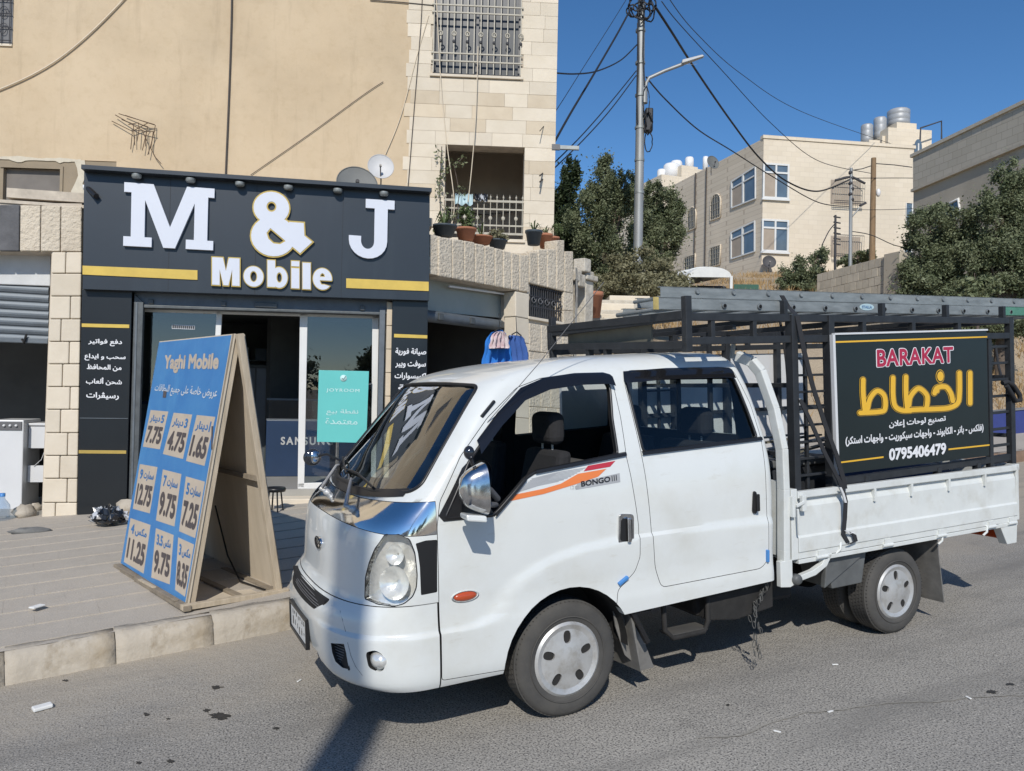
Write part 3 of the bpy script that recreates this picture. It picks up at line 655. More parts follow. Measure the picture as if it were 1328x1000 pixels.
# mirrors
def mirror(s):
    cx, cy, cz = TM.hit(619, 634, -1.02); Q = lambda mb: mirr(mb) if s > 0 else mb
    hw_, hh_ = .085, .125
    rows = []
    for i in range(9):
        t = i / 8; d = math.sin(t * math.pi / 2); z_ = [1, 1, 1]
        ring = []
        for k in range(33):
            a = 2 * math.pi * k / 32; n = 3.2; ca, sa = math.cos(a), math.sin(a)
            r_ = (abs(ca) ** n + abs(sa) ** n) ** (-1 / n); sc_ = 1 - (1 - math.cos(t * math.pi / 2)) * 1.0
            zz = sa * r_ * hh_ * (1 - t) ** .35; yy = ca * r_ * hw_ * (1 - t) ** .35 * (1 - .14 * (sa * r_))
            ring.append((cx + .03 - .125 * t, cy + yy, cz + zz))
        rows.append(ring)
    mr = put('side_mirror', Q(Mb().grid(rows)), M['chrome_worn'], truck, label='chrome-capped door mirror with scratched shell' if s < 0 else None)
    put('mirror_glass', Q(Mb().grid([rows[0], [(cx + .028, cy, cz)] * 33])), M['chrome'], mr)
    put('mirror_base', Q(Mb().add([(cx - .09, cy - .075, cz - .105), (cx + .01, cy - .085, cz - .12), (cx + .01, cy + .075, cz - .125), (cx - .07, cy + .06, cz - .115), (cx - .09, cy - .08, cz - .135), (cx + .01, cy - .09, cz - .15), (cx + .01, cy + .08, cz - .152), (cx - .07, cy + .06, cz - .14)], [(3, 2, 1, 0), (4, 5, 6, 7), (0, 1, 5, 4), (1, 2, 6, 5), (2, 3, 7, 6), (3, 0, 4, 7)])), M['paint'], mr, bev=.008)
    put('mirror_arm', Q(Mb().tube([(cx, cy, cz + .02), (cx + .12, cy + .12, cz - .03), (cx + .19, -.84, cz - .09)], .017, 8)), M['grey_plastic'], mr)
    put('mirror_arm', Q(Mb().tube([(cx, cy, cz - .08), (cx + .12, cy + .12, cz - .105), (cx + .18, -.84, cz - .12)], .015, 8)), M['grey_plastic'], mr)
    put('wide_angle_mirror', Q(Mb().blob((cx - .03, cy + .02, cz + hh_ + .05), (.026, .03, .034), 16, 10)), M['gloss_dark'], mr)
    put('mirror_stalk', Q(Mb().tube([(cx - .03, cy + .02, cz + hh_ + .05), (cx - .01, cy + .02, cz + hh_ - .01)], .01, 6)), M['black_plastic'], mr)
mirror(-1)
# far-side fender mirror seen past the nose
fm = TM.hit(405, 593, .95); fz = put('front_mirror', Mb().blob(fm, (.062, .028, .058), 24, 14), M['gloss_dark'], truck, label='round chrome mirror on a stalk past the nose')
put('mirror_glass', Mb().blob(fm + V((.012, -.012, 0)), (.042, .02, .046), 20, 12), M['chrome_worn'], fz)
put('mirror_stalk', Mb().tube([fm, fm + V((.09, -.05, .02)), TM.hit(441, 597, .80)], .009, 6), M['black_plastic'], fz)
# antenna
put('antenna', Mb().tube([son(632, 548) or (0, 0, 0), TM.hit(700, 470, -.82), TM.hit(783, 366, -.95)], .0022, 5), M['grey_plastic'], truck)
# ---------------- interior
inr = Mb()
M['seat'] = mat('dark_seat_fabric', (.02, .02, .022), .9, var=.25, bump=.3, bs=80)
M['seat_g'] = mat('grey_seat_fabric', (.075, .073, .07), .9, var=.25)
def seat(x, y, w, z0=.86, zt=1.42, hrest=True):
    a = put('seat', Mb().hexa([(x - .28, y - w, z0), (x + .2, y - w, z0), (x + .2, y + w, z0), (x - .28, y + w, z0)], [(x - .26, y - w, z0 + .14), (x + .2, y - w, z0 + .1), (x + .2, y + w, z0 + .1), (x - .26, y + w, z0 + .14)]), M['seat'], truck, bev=.03)
    put('seat_back', Mb().hexa([(x + .1, y - w, z0 + .08), (x + .22, y - w, z0 + .08), (x + .22, y + w, z0 + .08), (x + .1, y + w, z0 + .08)], [(x + .2, y - w * .85, zt), (x + .29, y - w * .85, zt), (x + .29, y + w * .85, zt), (x + .2, y + w * .85, zt)]), M['seat'], a, bev=.03)
    if hrest: put('headrest', Mb().box(x + .19, x + .30, y - .13, y + .13, zt + .03, zt + .22), M['seat'], a, bev=.045, seg=3); put('headrest_post', Mb().tube([(x + .24, y - .06, zt - .05), (x + .24, y - .06, zt + .1)], .007, 6).tube([(x + .24, y + .06, zt - .05), (x + .24, y + .06, zt + .1)], .007, 6), M['silver'], a)
seat(-.12, -.42, .25); seat(-.12, .42, .25); seat(1.02, -.38, .38, .86, 1.40); seat(1.02, .40, .34, .86, 1.40)
put('seat_cover', Mb().hexa([(.06, -.66, 1.14), (.22, -.66, 1.14), (.22, -.3, 1.14), (.06, -.3, 1.14)], [(.20, -.63, 1.36), (.285, -.63, 1.36), (.285, -.35, 1.36), (.20, -.35, 1.36)]), M['seat_g'], truck, bev=.02)
put('dashboard', Mb().hexa([(-.80, -.78, .80), (-.42, -.78, .80), (-.42, .78, .80), (-.80, .78, .80)], [(-.76, -.76, 1.22), (-.5, -.76, 1.17), (-.5, .76, 1.17), (-.76, .76, 1.22)]), M['dark_in'], truck, bev=.03)
swc = V((-.38, -.42, 1.2)); wa, wb = V((0, 1, 0)), V((.45, 0, .89))
put('steering_wheel', Mb().tube([swc + wa * .19 * math.cos(t) + wb * .19 * math.sin(t) for t in [2 * math.pi * k / 28 for k in range(28)]], .014, 8, close=True).tube([swc, swc + V((-.25, 0, -.18))], .03, 8).bar(swc - wa * .18, swc + wa * .18, .03, .02), M['black_plastic'], truck)
put('interior_mirror', Mb().box(-.42, -.40, -.12, .12, 1.68, 1.75), M['black_plastic'], truck, bev=.008)
# rear cab window
rwc = mesh_of('r', Mb().box(1.2, 1.7, -.58, .58, 1.44, 1.80)); cab.data = boolm(cab.data, rwc, 'DIFFERENCE')
print([ (q, [round(c,3) for c in son(*q)]) for q in ((410,658),(448,677),(500,691),(526,696),(570,653),(545,640),(552,638),(439,609),(560,700),(567,745))])
put('rear_window', Mb().box(1.43, 1.435, -.60, .60, 1.42, 1.82), M['glass_car'], truck); put('window_divider', Mb().box(1.42, 1.445, -.012, .012, 1.44, 1.80), M['black_plastic'], truck)
# ---------------- wheels
def wheel(x, y, r, w, s, cap=True, lab=None):
    hw_ = w / 2; c = (x, y, r); tr = []
    prof = [(r * .60, -hw_ * .82), (r * .66, -hw_ * .98), (r * .80, -hw_ * 1.03), (r * .90, -hw_ * .99), (r * .945, -hw_ * .91), (r * .97, -hw_ * .82)]
    for g in (-.60, -.30, 0, .30, .60):
        prof += [(r * .985, hw_ * (g - .135)), (r, hw_ * (g - .12)), (r, hw_ * (g + .12)), (r * .985, hw_ * (g + .135))]
        prof += [(r * .955, hw_ * (g + .14)), (r * .955, hw_ * (g + .16))] if g < .55 else []
    prof += [(r * .97, hw_ * .82), (r * .945, hw_ * .91), (r * .90, hw_ * .99), (r * .80, hw_ * 1.03), (r * .66, hw_ * .98), (r * .60, hw_ * .82)]
    wh = put('wheel', Mb().lathe(prof, c, 'y', 56), M['rubber'], truck, label=lab, ang=35)
    put('tyre_bead', Mb().tube([(x + r * .73 * math.cos(a), y + s * hw_ * 1.03, r + r * .73 * math.sin(a)) for a in [2 * math.pi * k / 48 for k in range(48)]], .004, 6, close=True), M['rubber'], wh)
    yo = y + s * hw_
    tb = Mb()
    for k in range(72):
        a = 2 * math.pi * k / 72
        for g in (-.45, -.15, .15, .45, .78):
            a2 = a + g * .12; rr_ = r * (1.001 if g < .7 else .978); ca, sa = math.cos(a2), math.sin(a2); wd = .0022
            t_ = V((-sa, 0, ca)) * wd; c0 = V((x + ca * rr_, y + hw_ * (g - .11), r + sa * rr_)); c1 = V((x + ca * rr_, y + hw_ * (g + .11), r + sa * rr_)); tb.add([c0 - t_, c0 + t_, c1 + t_, c1 - t_], [(0, 1, 2, 3)])
            if g > .7: c0.y, c1.y = y - hw_ * (g - .11), y - hw_ * (g + .11); tb.add([c0 - t_, c0 + t_, c1 + t_, c1 - t_], [(0, 1, 2, 3)])
    put('tread_cuts', tb, M['under'], wh, kind='stuff', fix=False)
    put('wheel_rim', Mb().lathe([(r * .62, -s * .01), (r * .60, -s * .05), (r * .5, -s * .1), (.01, -s * .1)], (x, yo, r), 'y', 32), M['under'], wh)
    if cap:
        rc = r * .64; pf = [(0, .004), (rc * .22, .006), (rc * .34, .0), (rc * .52, -.006), (rc * .80, -.012), (rc * .93, -.002), (rc, -.012), (rc, -.03), (rc * .8, -.032), (rc * .3, -.03), (0, -.03)]
        me = mesh_of('h', Mb().lathe([(p, s * (h + .006)) for p, h in pf], (x, yo, r), 'y', 48), weld=True)
        for k in range(5):
            a = R(90 + 72 * k) ; ca, sa = math.cos(a), math.sin(a); ol = []
            for j in range(16):
                t = 2 * math.pi * j / 16; rr_ = (abs(math.cos(t)) ** 2.6 + abs(math.sin(t)) ** 2.6) ** (-1 / 2.6)
                u, v_ = rc * .60 + rc * .17 * math.cos(t) * rr_, rc * .115 * math.sin(t) * rr_
                ol.append((x + ca * u - sa * v_, yo, r + sa * u + ca * v_))
            me = boolm(me, mesh_of('k', prism3(ol, (0, 1, 0), .08, .08)), 'DIFFERENCE')
        me.materials.clear()
        for p in me.polygons: p.use_smooth = True
        put('hub_cap', me, M['silver'], wh, ang=25)
    return wh
wheel(.0, -.715, .315, .185, -1, lab='front wheel with five-hole silver hub cap, near side'); wheel(0, .715, .315, .185, 1)
wheel(2.635, -.715, .292, .18, -1, lab='rear wheel with five-hole silver hub cap, near side'); wheel(2.635, -.49, .292, .18, -1, False); wheel(2.635, .715, .30, .19, 1); wheel(2.635, .47, .30, .19, 1, False)
# ---------------- underside
un = put('chassis', Mb().box(-1.0, 3.95, -.40, -.32, .50, .62).box(-1.0, 3.95, .32, .40, .50, .62).box(-.9, -.8, -.4, .4, .5, .6).box(.5, .6, -.4, .4, .5, .6).box(1.9, 2.0, -.4, .4, .5, .6).box(3.4, 3.5, -.4, .4, .5, .6), M['under'], truck)
put('axle', Mb().tube([(0, -.7, .33), (0, .7, .33)], .05, 8), M['under'], truck); put('axle', Mb().tube([(2.635, -.7, .30), (2.635, .7, .30)], .06, 8).blob((2.635, 0, .3), (.16, .16, .16)), M['under'], truck)
put('engine', Mb().box(-.7, .9, -.38, .38, .32, .78), M['under'], truck, bev=.03)
put('fuel_tank', Mb().box(.95, 1.75, -.72, -.42, .36, .60), M['under'], truck, bev=.03)
put('battery_box', Mb().prism([(.98, .36), (1.2, .33), (1.5, .36), (1.5, .56), (.98, .5)], -.80, -.5), M['under'], truck, bev=.01)
for s in (-1, 1): put('wheel_arch_liner', Mb().grid([[(-.02 + .393 * math.cos(a), s * y_, .33 + .393 * math.sin(a)) for a in [math.pi * k / 24 for k in range(25)]] for y_ in (.835, .5)]), M['under'], truck); put('inner_wing', Mb().box(-.42, .38, s * .49, s * .5, .25, .75), M['under'], truck)
put('exhaust', Mb().tube([(.9, .1, .38), (3.2, .15, .40), (3.7, -.2, .42)], .03, 8), M['under'], truck)
put('spare_wheel', Mb().lathe([(.15, -.08), (.3, -.08), (.31, 0), (.3, .08), (.15, .08)], (3.35, 0, .42), 'z', 24, True), M['rubber'], truck)
# front mudflap
M['flap'] = mat('dusty_rubber', (.16, .155, .145), .85, var=.3, vs_=10)
a = [TM.hit(*p, -.80) for p in ((800, 795), (826, 795), (853, 868), (838, 872), (815, 852), (803, 815))]
put('mudflap', prism3([V((p.x, -.76, p.z)) for p in a], (0, -1, 0), .004, .004), M['flap'], truck)
put('mudflap', Mb().hexa([(.38, -.84, .56), (.40, -.84, .56), (.40, -.56, .56), (.38, -.56, .56)], [(.45, -.84, .17), (.457, -.84, .17), (.457, -.56, .15), (.45, -.56, .15)]), M['flap'], truck)
put('splash_guard', Mb().bar((.36, -.85, .58), (.50, -.84, .33), .03, .035, (0, 1, 0)), M['black_plastic'], truck, bev=.005)
# step
put('step', Mb().tube([(.66, -.78, .56), (.655, -.80, .36), (.70, -.815, .31), (.93, -.815, .31), (.975, -.80, .36), (.99, -.78, .58)], .016, 8), M['under'], truck); put('step_tread', Mb().box(.69, .96, -.815, -.70, .315, .33), M['rubber'], truck.children[-1])
# rear wheel arch guard, mudflaps and bed hardware
M['guard'] = mat('grey_steel_guard', (.10, .105, .105), .55, var=.3, vs_=8)
put('wheel_guard', Mb().prism([(1.95, .66), (2.02, .40), (2.30, .40), (2.36, .66)], -.80, -.56).prism([(1.93, .42), (1.96, .67), (2.4, .67), (2.36, .62)], -.82, -.78), M['guard'], truck, bev=.006)
put('mudflap', Mb().hexa([(3.03, -.83, .66), (3.04, -.83, .66), (3.04, -.42, .66), (3.03, -.42, .66)], [(3.10, -.83, .15), (3.11, -.83, .15), (3.11, -.42, .14), (3.10, -.42, .14)]), M['flap'], truck)
put('tail_bracket', Mb().prism([(3.70, .665), (3.93, .665), (3.915, .49), (3.80, .49)], -.865, -.80), M['paint_bed'], truck, bev=.004)
put('tail_lamp', Mb().box(3.90, 3.95, -.80, -.5, .5, .6), M['orange_l'], truck, bev=.01)
# ---------------- bed
gp = [(-.866, .655), (-.866, .695), (-.873, .70), (-.873, .79), (-.862, .80), (-.858, .98), (-.846, 1.01), (-.846, 1.03), (-.874, 1.04), (-.874, 1.082), (-.835, 1.082), (-.835, .655)]
gt = put('drop_side', Mb().prism(gp, 1.655, 3.925, 0), M['paint_bed'], truck, bev=.003, label='white drop side nearest the road')
put('drop_side', mirr(Mb().prism(gp, 1.655, 3.925, 0)), M['paint_bed'], truck, bev=.003)
put('tailgate', Mb().box(3.93, 3.965, -.86, .86, .66, 1.08).box(3.925, 3.975, -.86, .86, 1.04, 1.085), M['paint_bed'], truck, bev=.004)
put('bed_floor', Mb().box(1.62, 3.93, -.83, .83, .64, .69), M['paint_bed'], truck)
put('floor_rail', Mb().box(1.655, 3.93, -.868, -.82, .625, .652), M['paint_bed'], truck, bev=.003)
for x in (1.80, 2.42, 2.98, 3.55, 3.80): put('hinge', Mb().tube([(x, -.872, .648), (x + .10, -.872, .648)], .013, 8).box(x + .02, x + .08, -.876, -.86, .648, .69), M['paint_bed'], gt)
for x in (2.35, 2.72, 3.12, 3.53): put('rib', Mb().box(x, x + .018, -.876, -.846, .955, 1.04), M['paint_bed'], gt, bev=.002)
for p in ((1087, 708), (1219, 697), (1277, 686)):
    q = TM.hit(*p, -.86); put('rope_hook', Mb().tube([q + V((0, .02, .035)), q + V((.012, -.01, .02)), q + V((.006, -.012, -.02)), q + V((-.02, .0, -.045))], .009, 7), M['paint_bed'], truck)
put('corner_post', Mb().box(1.60, 1.653, -.868, -.80, .655, 1.10), M['paint_bed'], truck, bev=.004)
lt = put('latch', Mb().box(1.585, 1.61, -.895, -.868, .93, 1.06).box(1.665, 1.70, -.90, -.874, .96, 1.06).bar((1.61, -.9, 1.0), (1.68, -.9, 1.02), .02, .012, (0, 1, 0)).bar((1.625, -.895, .98), (1.632, -.895, .82), .014, .014, (0, 1, 0)), M['paint_bed'], truck, bev=.003)
# headboard upright: curves in at the top, foot bracket below with a bumper stop
hp_ = [TM.hit(p[0], p[1], -.84) for p in ((1021, 760), (1021, 700), (1017, 640))]
hb = Mb(); pth = [(1.555, -.835, .50), (1.56, -.835, .72), (1.565, -.84, 1.1), (1.565, -.835, 1.35), (1.55, -.79, 1.6), (1.50, -.735, 1.84), (1.46, -.70, 1.91), (1.42, -.62, 1.945)]
for i in range(len(pth) - 1): hb.bar(pth[i], V(pth[i + 1]) + (V(pth[i + 1]) - V(pth[i])).normalized() * .006, .065, .05, (1, 0, 0))
put('headboard_post', hb, M['paint_bed'], truck, bev=.006); put('headboard_post', mirr(hb), M['paint_bed'], truck, bev=.006)
put('headboard', Mb().box(1.55, 1.58, -.80, .80, .68, 1.15), M['paint_bed'], truck)
br = [(1.50, .50), (1.58, .49), (1.66, .515), (1.80, .535), (1.90, .58), (1.945, .64), (1.95, .66), (1.90, .66), (1.86, .60), (1.78, .57), (1.66, .55), (1.60, .555), (1.60, .66), (1.50, .66)]
put('foot_bracket', Mb().prism(br, -.868, -.83), M['paint_bed'], truck, bev=.004)
put('rubber_stop', Mb().lathe([(0, -.03), (.024, -.03), (.034, -.015), (.034, .02), (0, .02)], (1.625, -.87, .535), 'y', 20), M['guard'], truck)
# safety chain hanging from the cab's rear corner
ch = Mb(); p0 = V((1.40, -.83, .60)); rc_ = random.Random(5)
def link(c, d, roll, L_=.022, w=.009, r_=.0028):
    d = d.normalized(); s_ = d.orthogonal().normalized(); s_ = Matrix.Rotation(roll, 3, d) @ s_; pts = []
    for k in range(12): a = 2 * math.pi * k / 12; pts.append(c + d * math.cos(a) * L_ * (1 if abs(math.cos(a)) > .5 else .9) + s_ * math.sin(a) * w)
    return Mb().tube(pts, r_, 5, close=True)
M['chain'] = mat('dull_chain_steel', (.12, .12, .115), .6, .5, var=.2)
chn = put('safety_chain', link(p0, V((0, 0, 1)), 0), M['chain'], truck)
for k in range(1, 38):
    t = k / 38; q = V((1.40 - .11 * t + .03 * math.sin(t * 9), -.83 - .01 * math.sin(k), .60 - .43 * t if k < 22 else .35 - .32 * ((k - 22) / 16) * (1 if k % 2 else .85)))
    if k >= 22: q.x += rc_.uniform(-.03, .03)
    put('chain_link', link(q, V((rc_.uniform(-.3, .3), rc_.uniform(-.2, .2), 1)), k * math.pi / 2 + rc_.uniform(-.4, .4)), M['chain'], chn)
# ---------------- cargo cage
cg = put('cargo_cage', Mb().box(.86, 3.99, -.825, -.785, 2.155, 2.20), M['steel_black'], truck, bev=.003)
def cb(a, b, w=.04, h=.04, up=(0, 0, 1), nm='cage_bar'): return put(nm, Mb().bar(a, b, w, h, up), M['steel_black'], cg, bev=.003)
for y in (-.805, .805):
    if y > 0: cb((.86, y, 2.178), (3.99, y, 2.178), .04, .045)
    cb((.84, y, 2.035), (3.99, y, 2.065 if y > 0 else 2.065), .04, .045)
    for x in ((1.70, 2.03, 3.97) if y < 0 else (1.70, 2.03, 2.6, 3.2, 3.97)): cb((x, y, .69), (x, y, 2.2), .06 if x < 3 else .045, .05, (1, 0, 0))
    cb((.865, y - .0, 1.97), (.865, y, 2.30), .045, .045, (1, 0, 0))
    for x in (1.71, 2.62, 3.3, 3.97) if y < 0 else (): cb((x - .05, y + .02, 2.2), (x - .05, y + .02, 2.29), .04, .03, (1, 0, 0))
    for x in (2.35, 2.85, 3.35): cb((x, y, 2.07), (x, y, 2.16), .04, .035, (1, 0, 0)); 
    for x in (1.05, 1.38): cb((x, y, 2.05), (x, y, 2.16), .035, .03, (1, 0, 0))
for x in (.865, 1.70, 2.6, 3.4, 3.97): cb((x, -.785, 2.178), (x, .785, 2.178), .04, .04)
for y in (-.78, .78):
    for k in range(12):
        z = .84 + k * .108
        if y < 0 or k % 2 == 0: cb((1.72, y, z), (2.02, y, z), .016, .016)
    cb((1.86, y + .02, .7), (1.86, y + .02, 2.04), .022, .022, (1, 0, 0))
for k in range(9):
    z = .98 + k * .125; cb((3.73, -.80, z), (3.95, -.80, z + .004), .02, .02)
cb((3.71, -.80, .9), (3.71, -.80, 2.06), .04, .04, (1, 0, 0)); cb((2.03, -.80, 1.10), (3.95, -.80, 1.135), .035, .05)
for x in (2.35, 3.1, 3.55): cb((x, -.80, .70), (x, -.80, 1.12), .045, .04, (1, 0, 0))
for x in (1.72, 3.95): cb((x, -.78, 1.3), (x, .78, 1.3), .03, .03); cb((x, -.78, 1.75), (x, .78, 1.75), .03, .03)
cb((1.72, 0, .7), (1.72, 0, 2.15), .03, .03, (1, 0, 0))
for z in (.95, 1.5): cb((1.72, .80, z), (3.95, .80, z), .03, .03)
# front frame of the cage above the cab roof
cb((.86, -.79, 2.19), (.86, .83, 2.215), .045, .05); cb((.86, -.79, 2.015), (.86, .83, 2.075), .045, .045); cb((.86, .83, 2.05), (.86, .83, 2.24), .04, .04, (1, 0, 0))
for y in (.28, .05): cb((.87, y, 1.95), (.87, y, 2.03), .035, .05, (1, 0, 0))
cb((1.25, -.785, 2.12), (1.25, .785, 2.12), .03, .03)
M['board'] = mat('weathered_olive_board', (.15, .14, .105), .8, var=.25, vs_=5)
put('side_board', Mb().hexa([(.895, -.42, 2.045), (.905, .64, 2.085), (.915, .64, 2.085), (.905, -.42, 2.045)], [(.895, -.42, 2.165), (.905, .64, 2.185), (.915, .64, 2.185), (.905, -.42, 2.165)]), M['board'], cg)
put('cage_foot', Mb().bar((1.28, -.72, 1.93), (1.28, -.74, 2.03), .02, .02, (1, 0, 0)), M['alu'], cg)
# bed load
M['tarp'] = mat('dark_blue_tarp', (.012, .016, .06), .6, var=.4, vs_=7, bump=.5, bs=7, bd=.03)
tp = Mb(); rows = []
for i in range(15):
    row = []
    for k in range(25):
        x = 1.75 + k / 24 * 2.1; y = -.72 + i / 14 * 1.4; z = .70 + .42 * (math.sin(math.pi * i / 14) ** .4) * (.82 + .1 * math.sin(x * 5 + i * .7) + .08 * math.sin(i * 2.1 + x * 3))
        row.append((x, y, z))
    rows.append(row)
rows_tp = rows
# ------------------------------------------------------------ ground, road, kerb, pavement
def ground_mat(name, c1, c2, sp=.5,  spc=(.05, .05, .05), rough=.9, big=.25, mid=2.2, bump=.5, fine=170, speck=(.35, .75), dust=None):
    m = bpy.data.materials.new(name); m.use_nodes = True; N, L = nt(m); b = N['Principled BSDF']; tc = N.new('ShaderNodeTexCoord')
    def noise(s, d=6, r_=.6):
        n_ = N.new('ShaderNodeTexNoise'); n_.inputs['Scale'].default_value = s; n_.inputs['Detail'].default_value = d; n_.inputs['Roughness'].default_value = r_; L.new(tc.outputs['Object'], n_.inputs['Vector']); return n_.outputs[0]
    def mix(a, b_, f, t='MIX'):
        x = N.new('ShaderNodeMix'); x.data_type = 'RGBA'; x.blend_type = t
        for k, v in ((6, a), (7, b_)):
            if isinstance(v, tuple): x.inputs[k].default_value = (*v, 1)
            else: L.new(v, x.inputs[k])
        if isinstance(f, float): x.inputs[0].default_value = f
        else: L.new(f, x.inputs[0])
        return x.outputs[2]
    def ramp(v, a, b_, o=(0, 1)):
        mr = N.new('ShaderNodeMapRange'); mr.inputs[1].default_value = a; mr.inputs[2].default_value = b_; mr.inputs[3].default_value = o[0]; mr.inputs[4].default_value = o[1]; L.new(v, mr.inputs[0]); return mr.outputs[0]
    c = mix(c1, c2, ramp(noise(big, 5), .35, .65)); c = mix(c, tuple(x * .72 for x in c1), ramp(noise(mid, 8, .7), .52, .78, (0, .7)))
    f = noise(fine, 2, .5); c = mix(c, spc, ramp(f, .50, .62, (0, sp))); c = mix(c, tuple(min(1, x * 1.7) for x in c2), ramp(noise(fine * .8, 2), .58, .7, (0, sp * .8)))
    if dust:      # sand gathered beside the kerb, tyre-worn bands along the lane
        sx = N.new('ShaderNodeSeparateXYZ'); L.new(tc.outputs['Object'], sx.inputs[0]); a_ = N.new('ShaderNodeMath'); a_.operation = 'MULTIPLY_ADD'; L.new(noise(1.3, 7, .7), a_.inputs[0]); a_.inputs[1].default_value = 2.2; L.new(sx.outputs[1], a_.inputs[2])
        c = mix(c, dust, ramp(a_.outputs[0], 1.15, 2.9, (0, .75)))
        mp = N.new('ShaderNodeMapping'); mp.inputs['Scale'].default_value = (.25, 2.2, 1); L.new(tc.outputs['Object'], mp.inputs[0]); n4 = N.new('ShaderNodeTexNoise'); n4.inputs['Scale'].default_value = 1.1; n4.inputs['Detail'].default_value = 6; L.new(mp.outputs[0], n4.inputs[0])
        c = mix(c, tuple(x * .70 for x in c1), ramp(n4.outputs[0], .52, .74, (0, .75)))
    L.new(c, b.inputs['Base Color']); b.inputs['Roughness'].default_value = rough; b.inputs['Specular IOR Level'].default_value = .3
    ad = N.new('ShaderNodeMath'); ad.operation = 'MULTIPLY_ADD'; L.new(f, ad.inputs[0]); ad.inputs[1].default_value = .35; L.new(noise(11, 6), ad.inputs[2])
    bp = N.new('ShaderNodeBump'); bp.inputs['Strength'].default_value = bump; bp.inputs['Distance'].default_value = .012; L.new(ad.outputs[0], bp.inputs['Height']); L.new(bp.outputs[0], b.inputs['Normal'])
    return m
M['asphalt'] = ground_mat('worn_asphalt', (.265, .252, .230), (.35, .33, .295), .85, (.07, .068, .066), fine=95, bump=.8, big=.35, dust=(.42, .36, .275))
M['earth'] = ground_mat('dry_earth', (.33, .26, .18), (.42, .34, .24), .3, (.12, .1, .07), fine=30, mid=.6, big=.1)
M['concrete'] = ground_mat('dusty_paving', (.40, .36, .305), (.47, .425, .365), .25, (.20, .185, .16), fine=90, mid=1.6, bump=.3)
M['kerb'] = mat('worn_kerb_stone', (.38, .335, .27), .85, c2=(.47, .42, .345), vs_=4, bump=.6, bs=26, bd=.014, rand=.05, dirt=[(3, (1, 1, 1), (.75, .70, .62), .5, .7), (7, (1, 1, .5), (.7, .66, .6), .58, .72)])
M['brown_kerb'] = mat('brown_kerb', (.20, .13, .085), .85, var=.25, bump=.4)
def sst(a, b, x): t = max(0, min(1, (x - a) / (b - a))); return t * t * (3 - 2 * t)
def ramp_h(X, Y):
    d = -.442 * (X - 2) + .896 * (Y - 14)
    P_ = [(-1e3, 0), (0, 0), (3.4, 2.4), (10, 4.5), (21, 6.9), (45, 9), (1e4, 30)]; h = 0
    for i in range(len(P_) - 1):
        if P_[i][0] <= d < P_[i + 1][0]: t = (d - P_[i][0]) / (P_[i + 1][0] - P_[i][0]); h = P_[i][1] + (P_[i + 1][1] - P_[i][1]) * t
    return h * sst(-.5, 3.2, X) if X < 4 else h
def terr(X, Y):
    e = max(0, Y - 14) * .03 * sst(6, 20, X)
    cl = max(-60, min(90, X)); cy = max(-60, min(120, Y))
    return plane_z(cl, cy) + ramp_h(X, Y) + e
def axis(lo, hi, dense_lo, dense_hi, fine, coarse):
    o = []; q = lo
    while q < hi: o.append(q); q += fine if dense_lo <= q < dense_hi else coarse
    o.append(hi); return o
xs_ = axis(-400, 700, -10, 50, 1.0, 30); ys_ = axis(-300, 900, -10, 60, 1.0, 30)
put('ground', Mb().grid([[(x, y, terr(x, y) - .04) for x in xs_] for y in ys_]), M['earth'], kind='structure', fix=False)
KP = [(-40, -.5), (-14, .2), (-2.87, 1.32), (-1.06, 1.5), (4, 2.0), (6, 2.6), (8, 3.6), (10, 4.2), (20, 4.6), (70, 5)]
def kerb_y(x):
    for i in range(len(KP) - 1):
        if x <= KP[i + 1][0]: t = (x - KP[i][0]) / (KP[i + 1][0] - KP[i][0]); return KP[i][1] * (1 - t) + KP[i + 1][1] * t
    return 5
rx = axis(-30, 70, -6, 14, .5, 2)
def extra(x, y):   # the street steepens a little uphill
    p = TM.M @ V((x, y, 0)); return max(0, p.y - 14) * .03 * sst(6, 20, p.x)
rows = [[(x, kerb_y(x) + .12 - (kerb_y(x) + .12 + 9.5) * k / 24, extra(x, 2)) for x in rx] for k in range(25)]
put('road', Mb().grid(rows), M['asphalt'], fr=TM, kind='structure', fix=False)
def sid_h(x, y): return .2 + .1 * max(0, min(1, (y - kerb_y(x)) / 4.6))
rows = [[(x, kerb_y(x) + .08 + (8.2 - kerb_y(x)) * k / 16, sid_h(x, kerb_y(x) + (8.2 - kerb_y(x)) * k / 16) - .0035 + extra(x, 2)) for x in rx] for k in range(17)]
M['mortar'] = mat('sandy_joint', (.36, .325, .28), .95, var=.2, vs_=8)
pv = put('pavement', Mb().grid(rows), M['concrete'], fr=TM, kind='structure', fix=False)
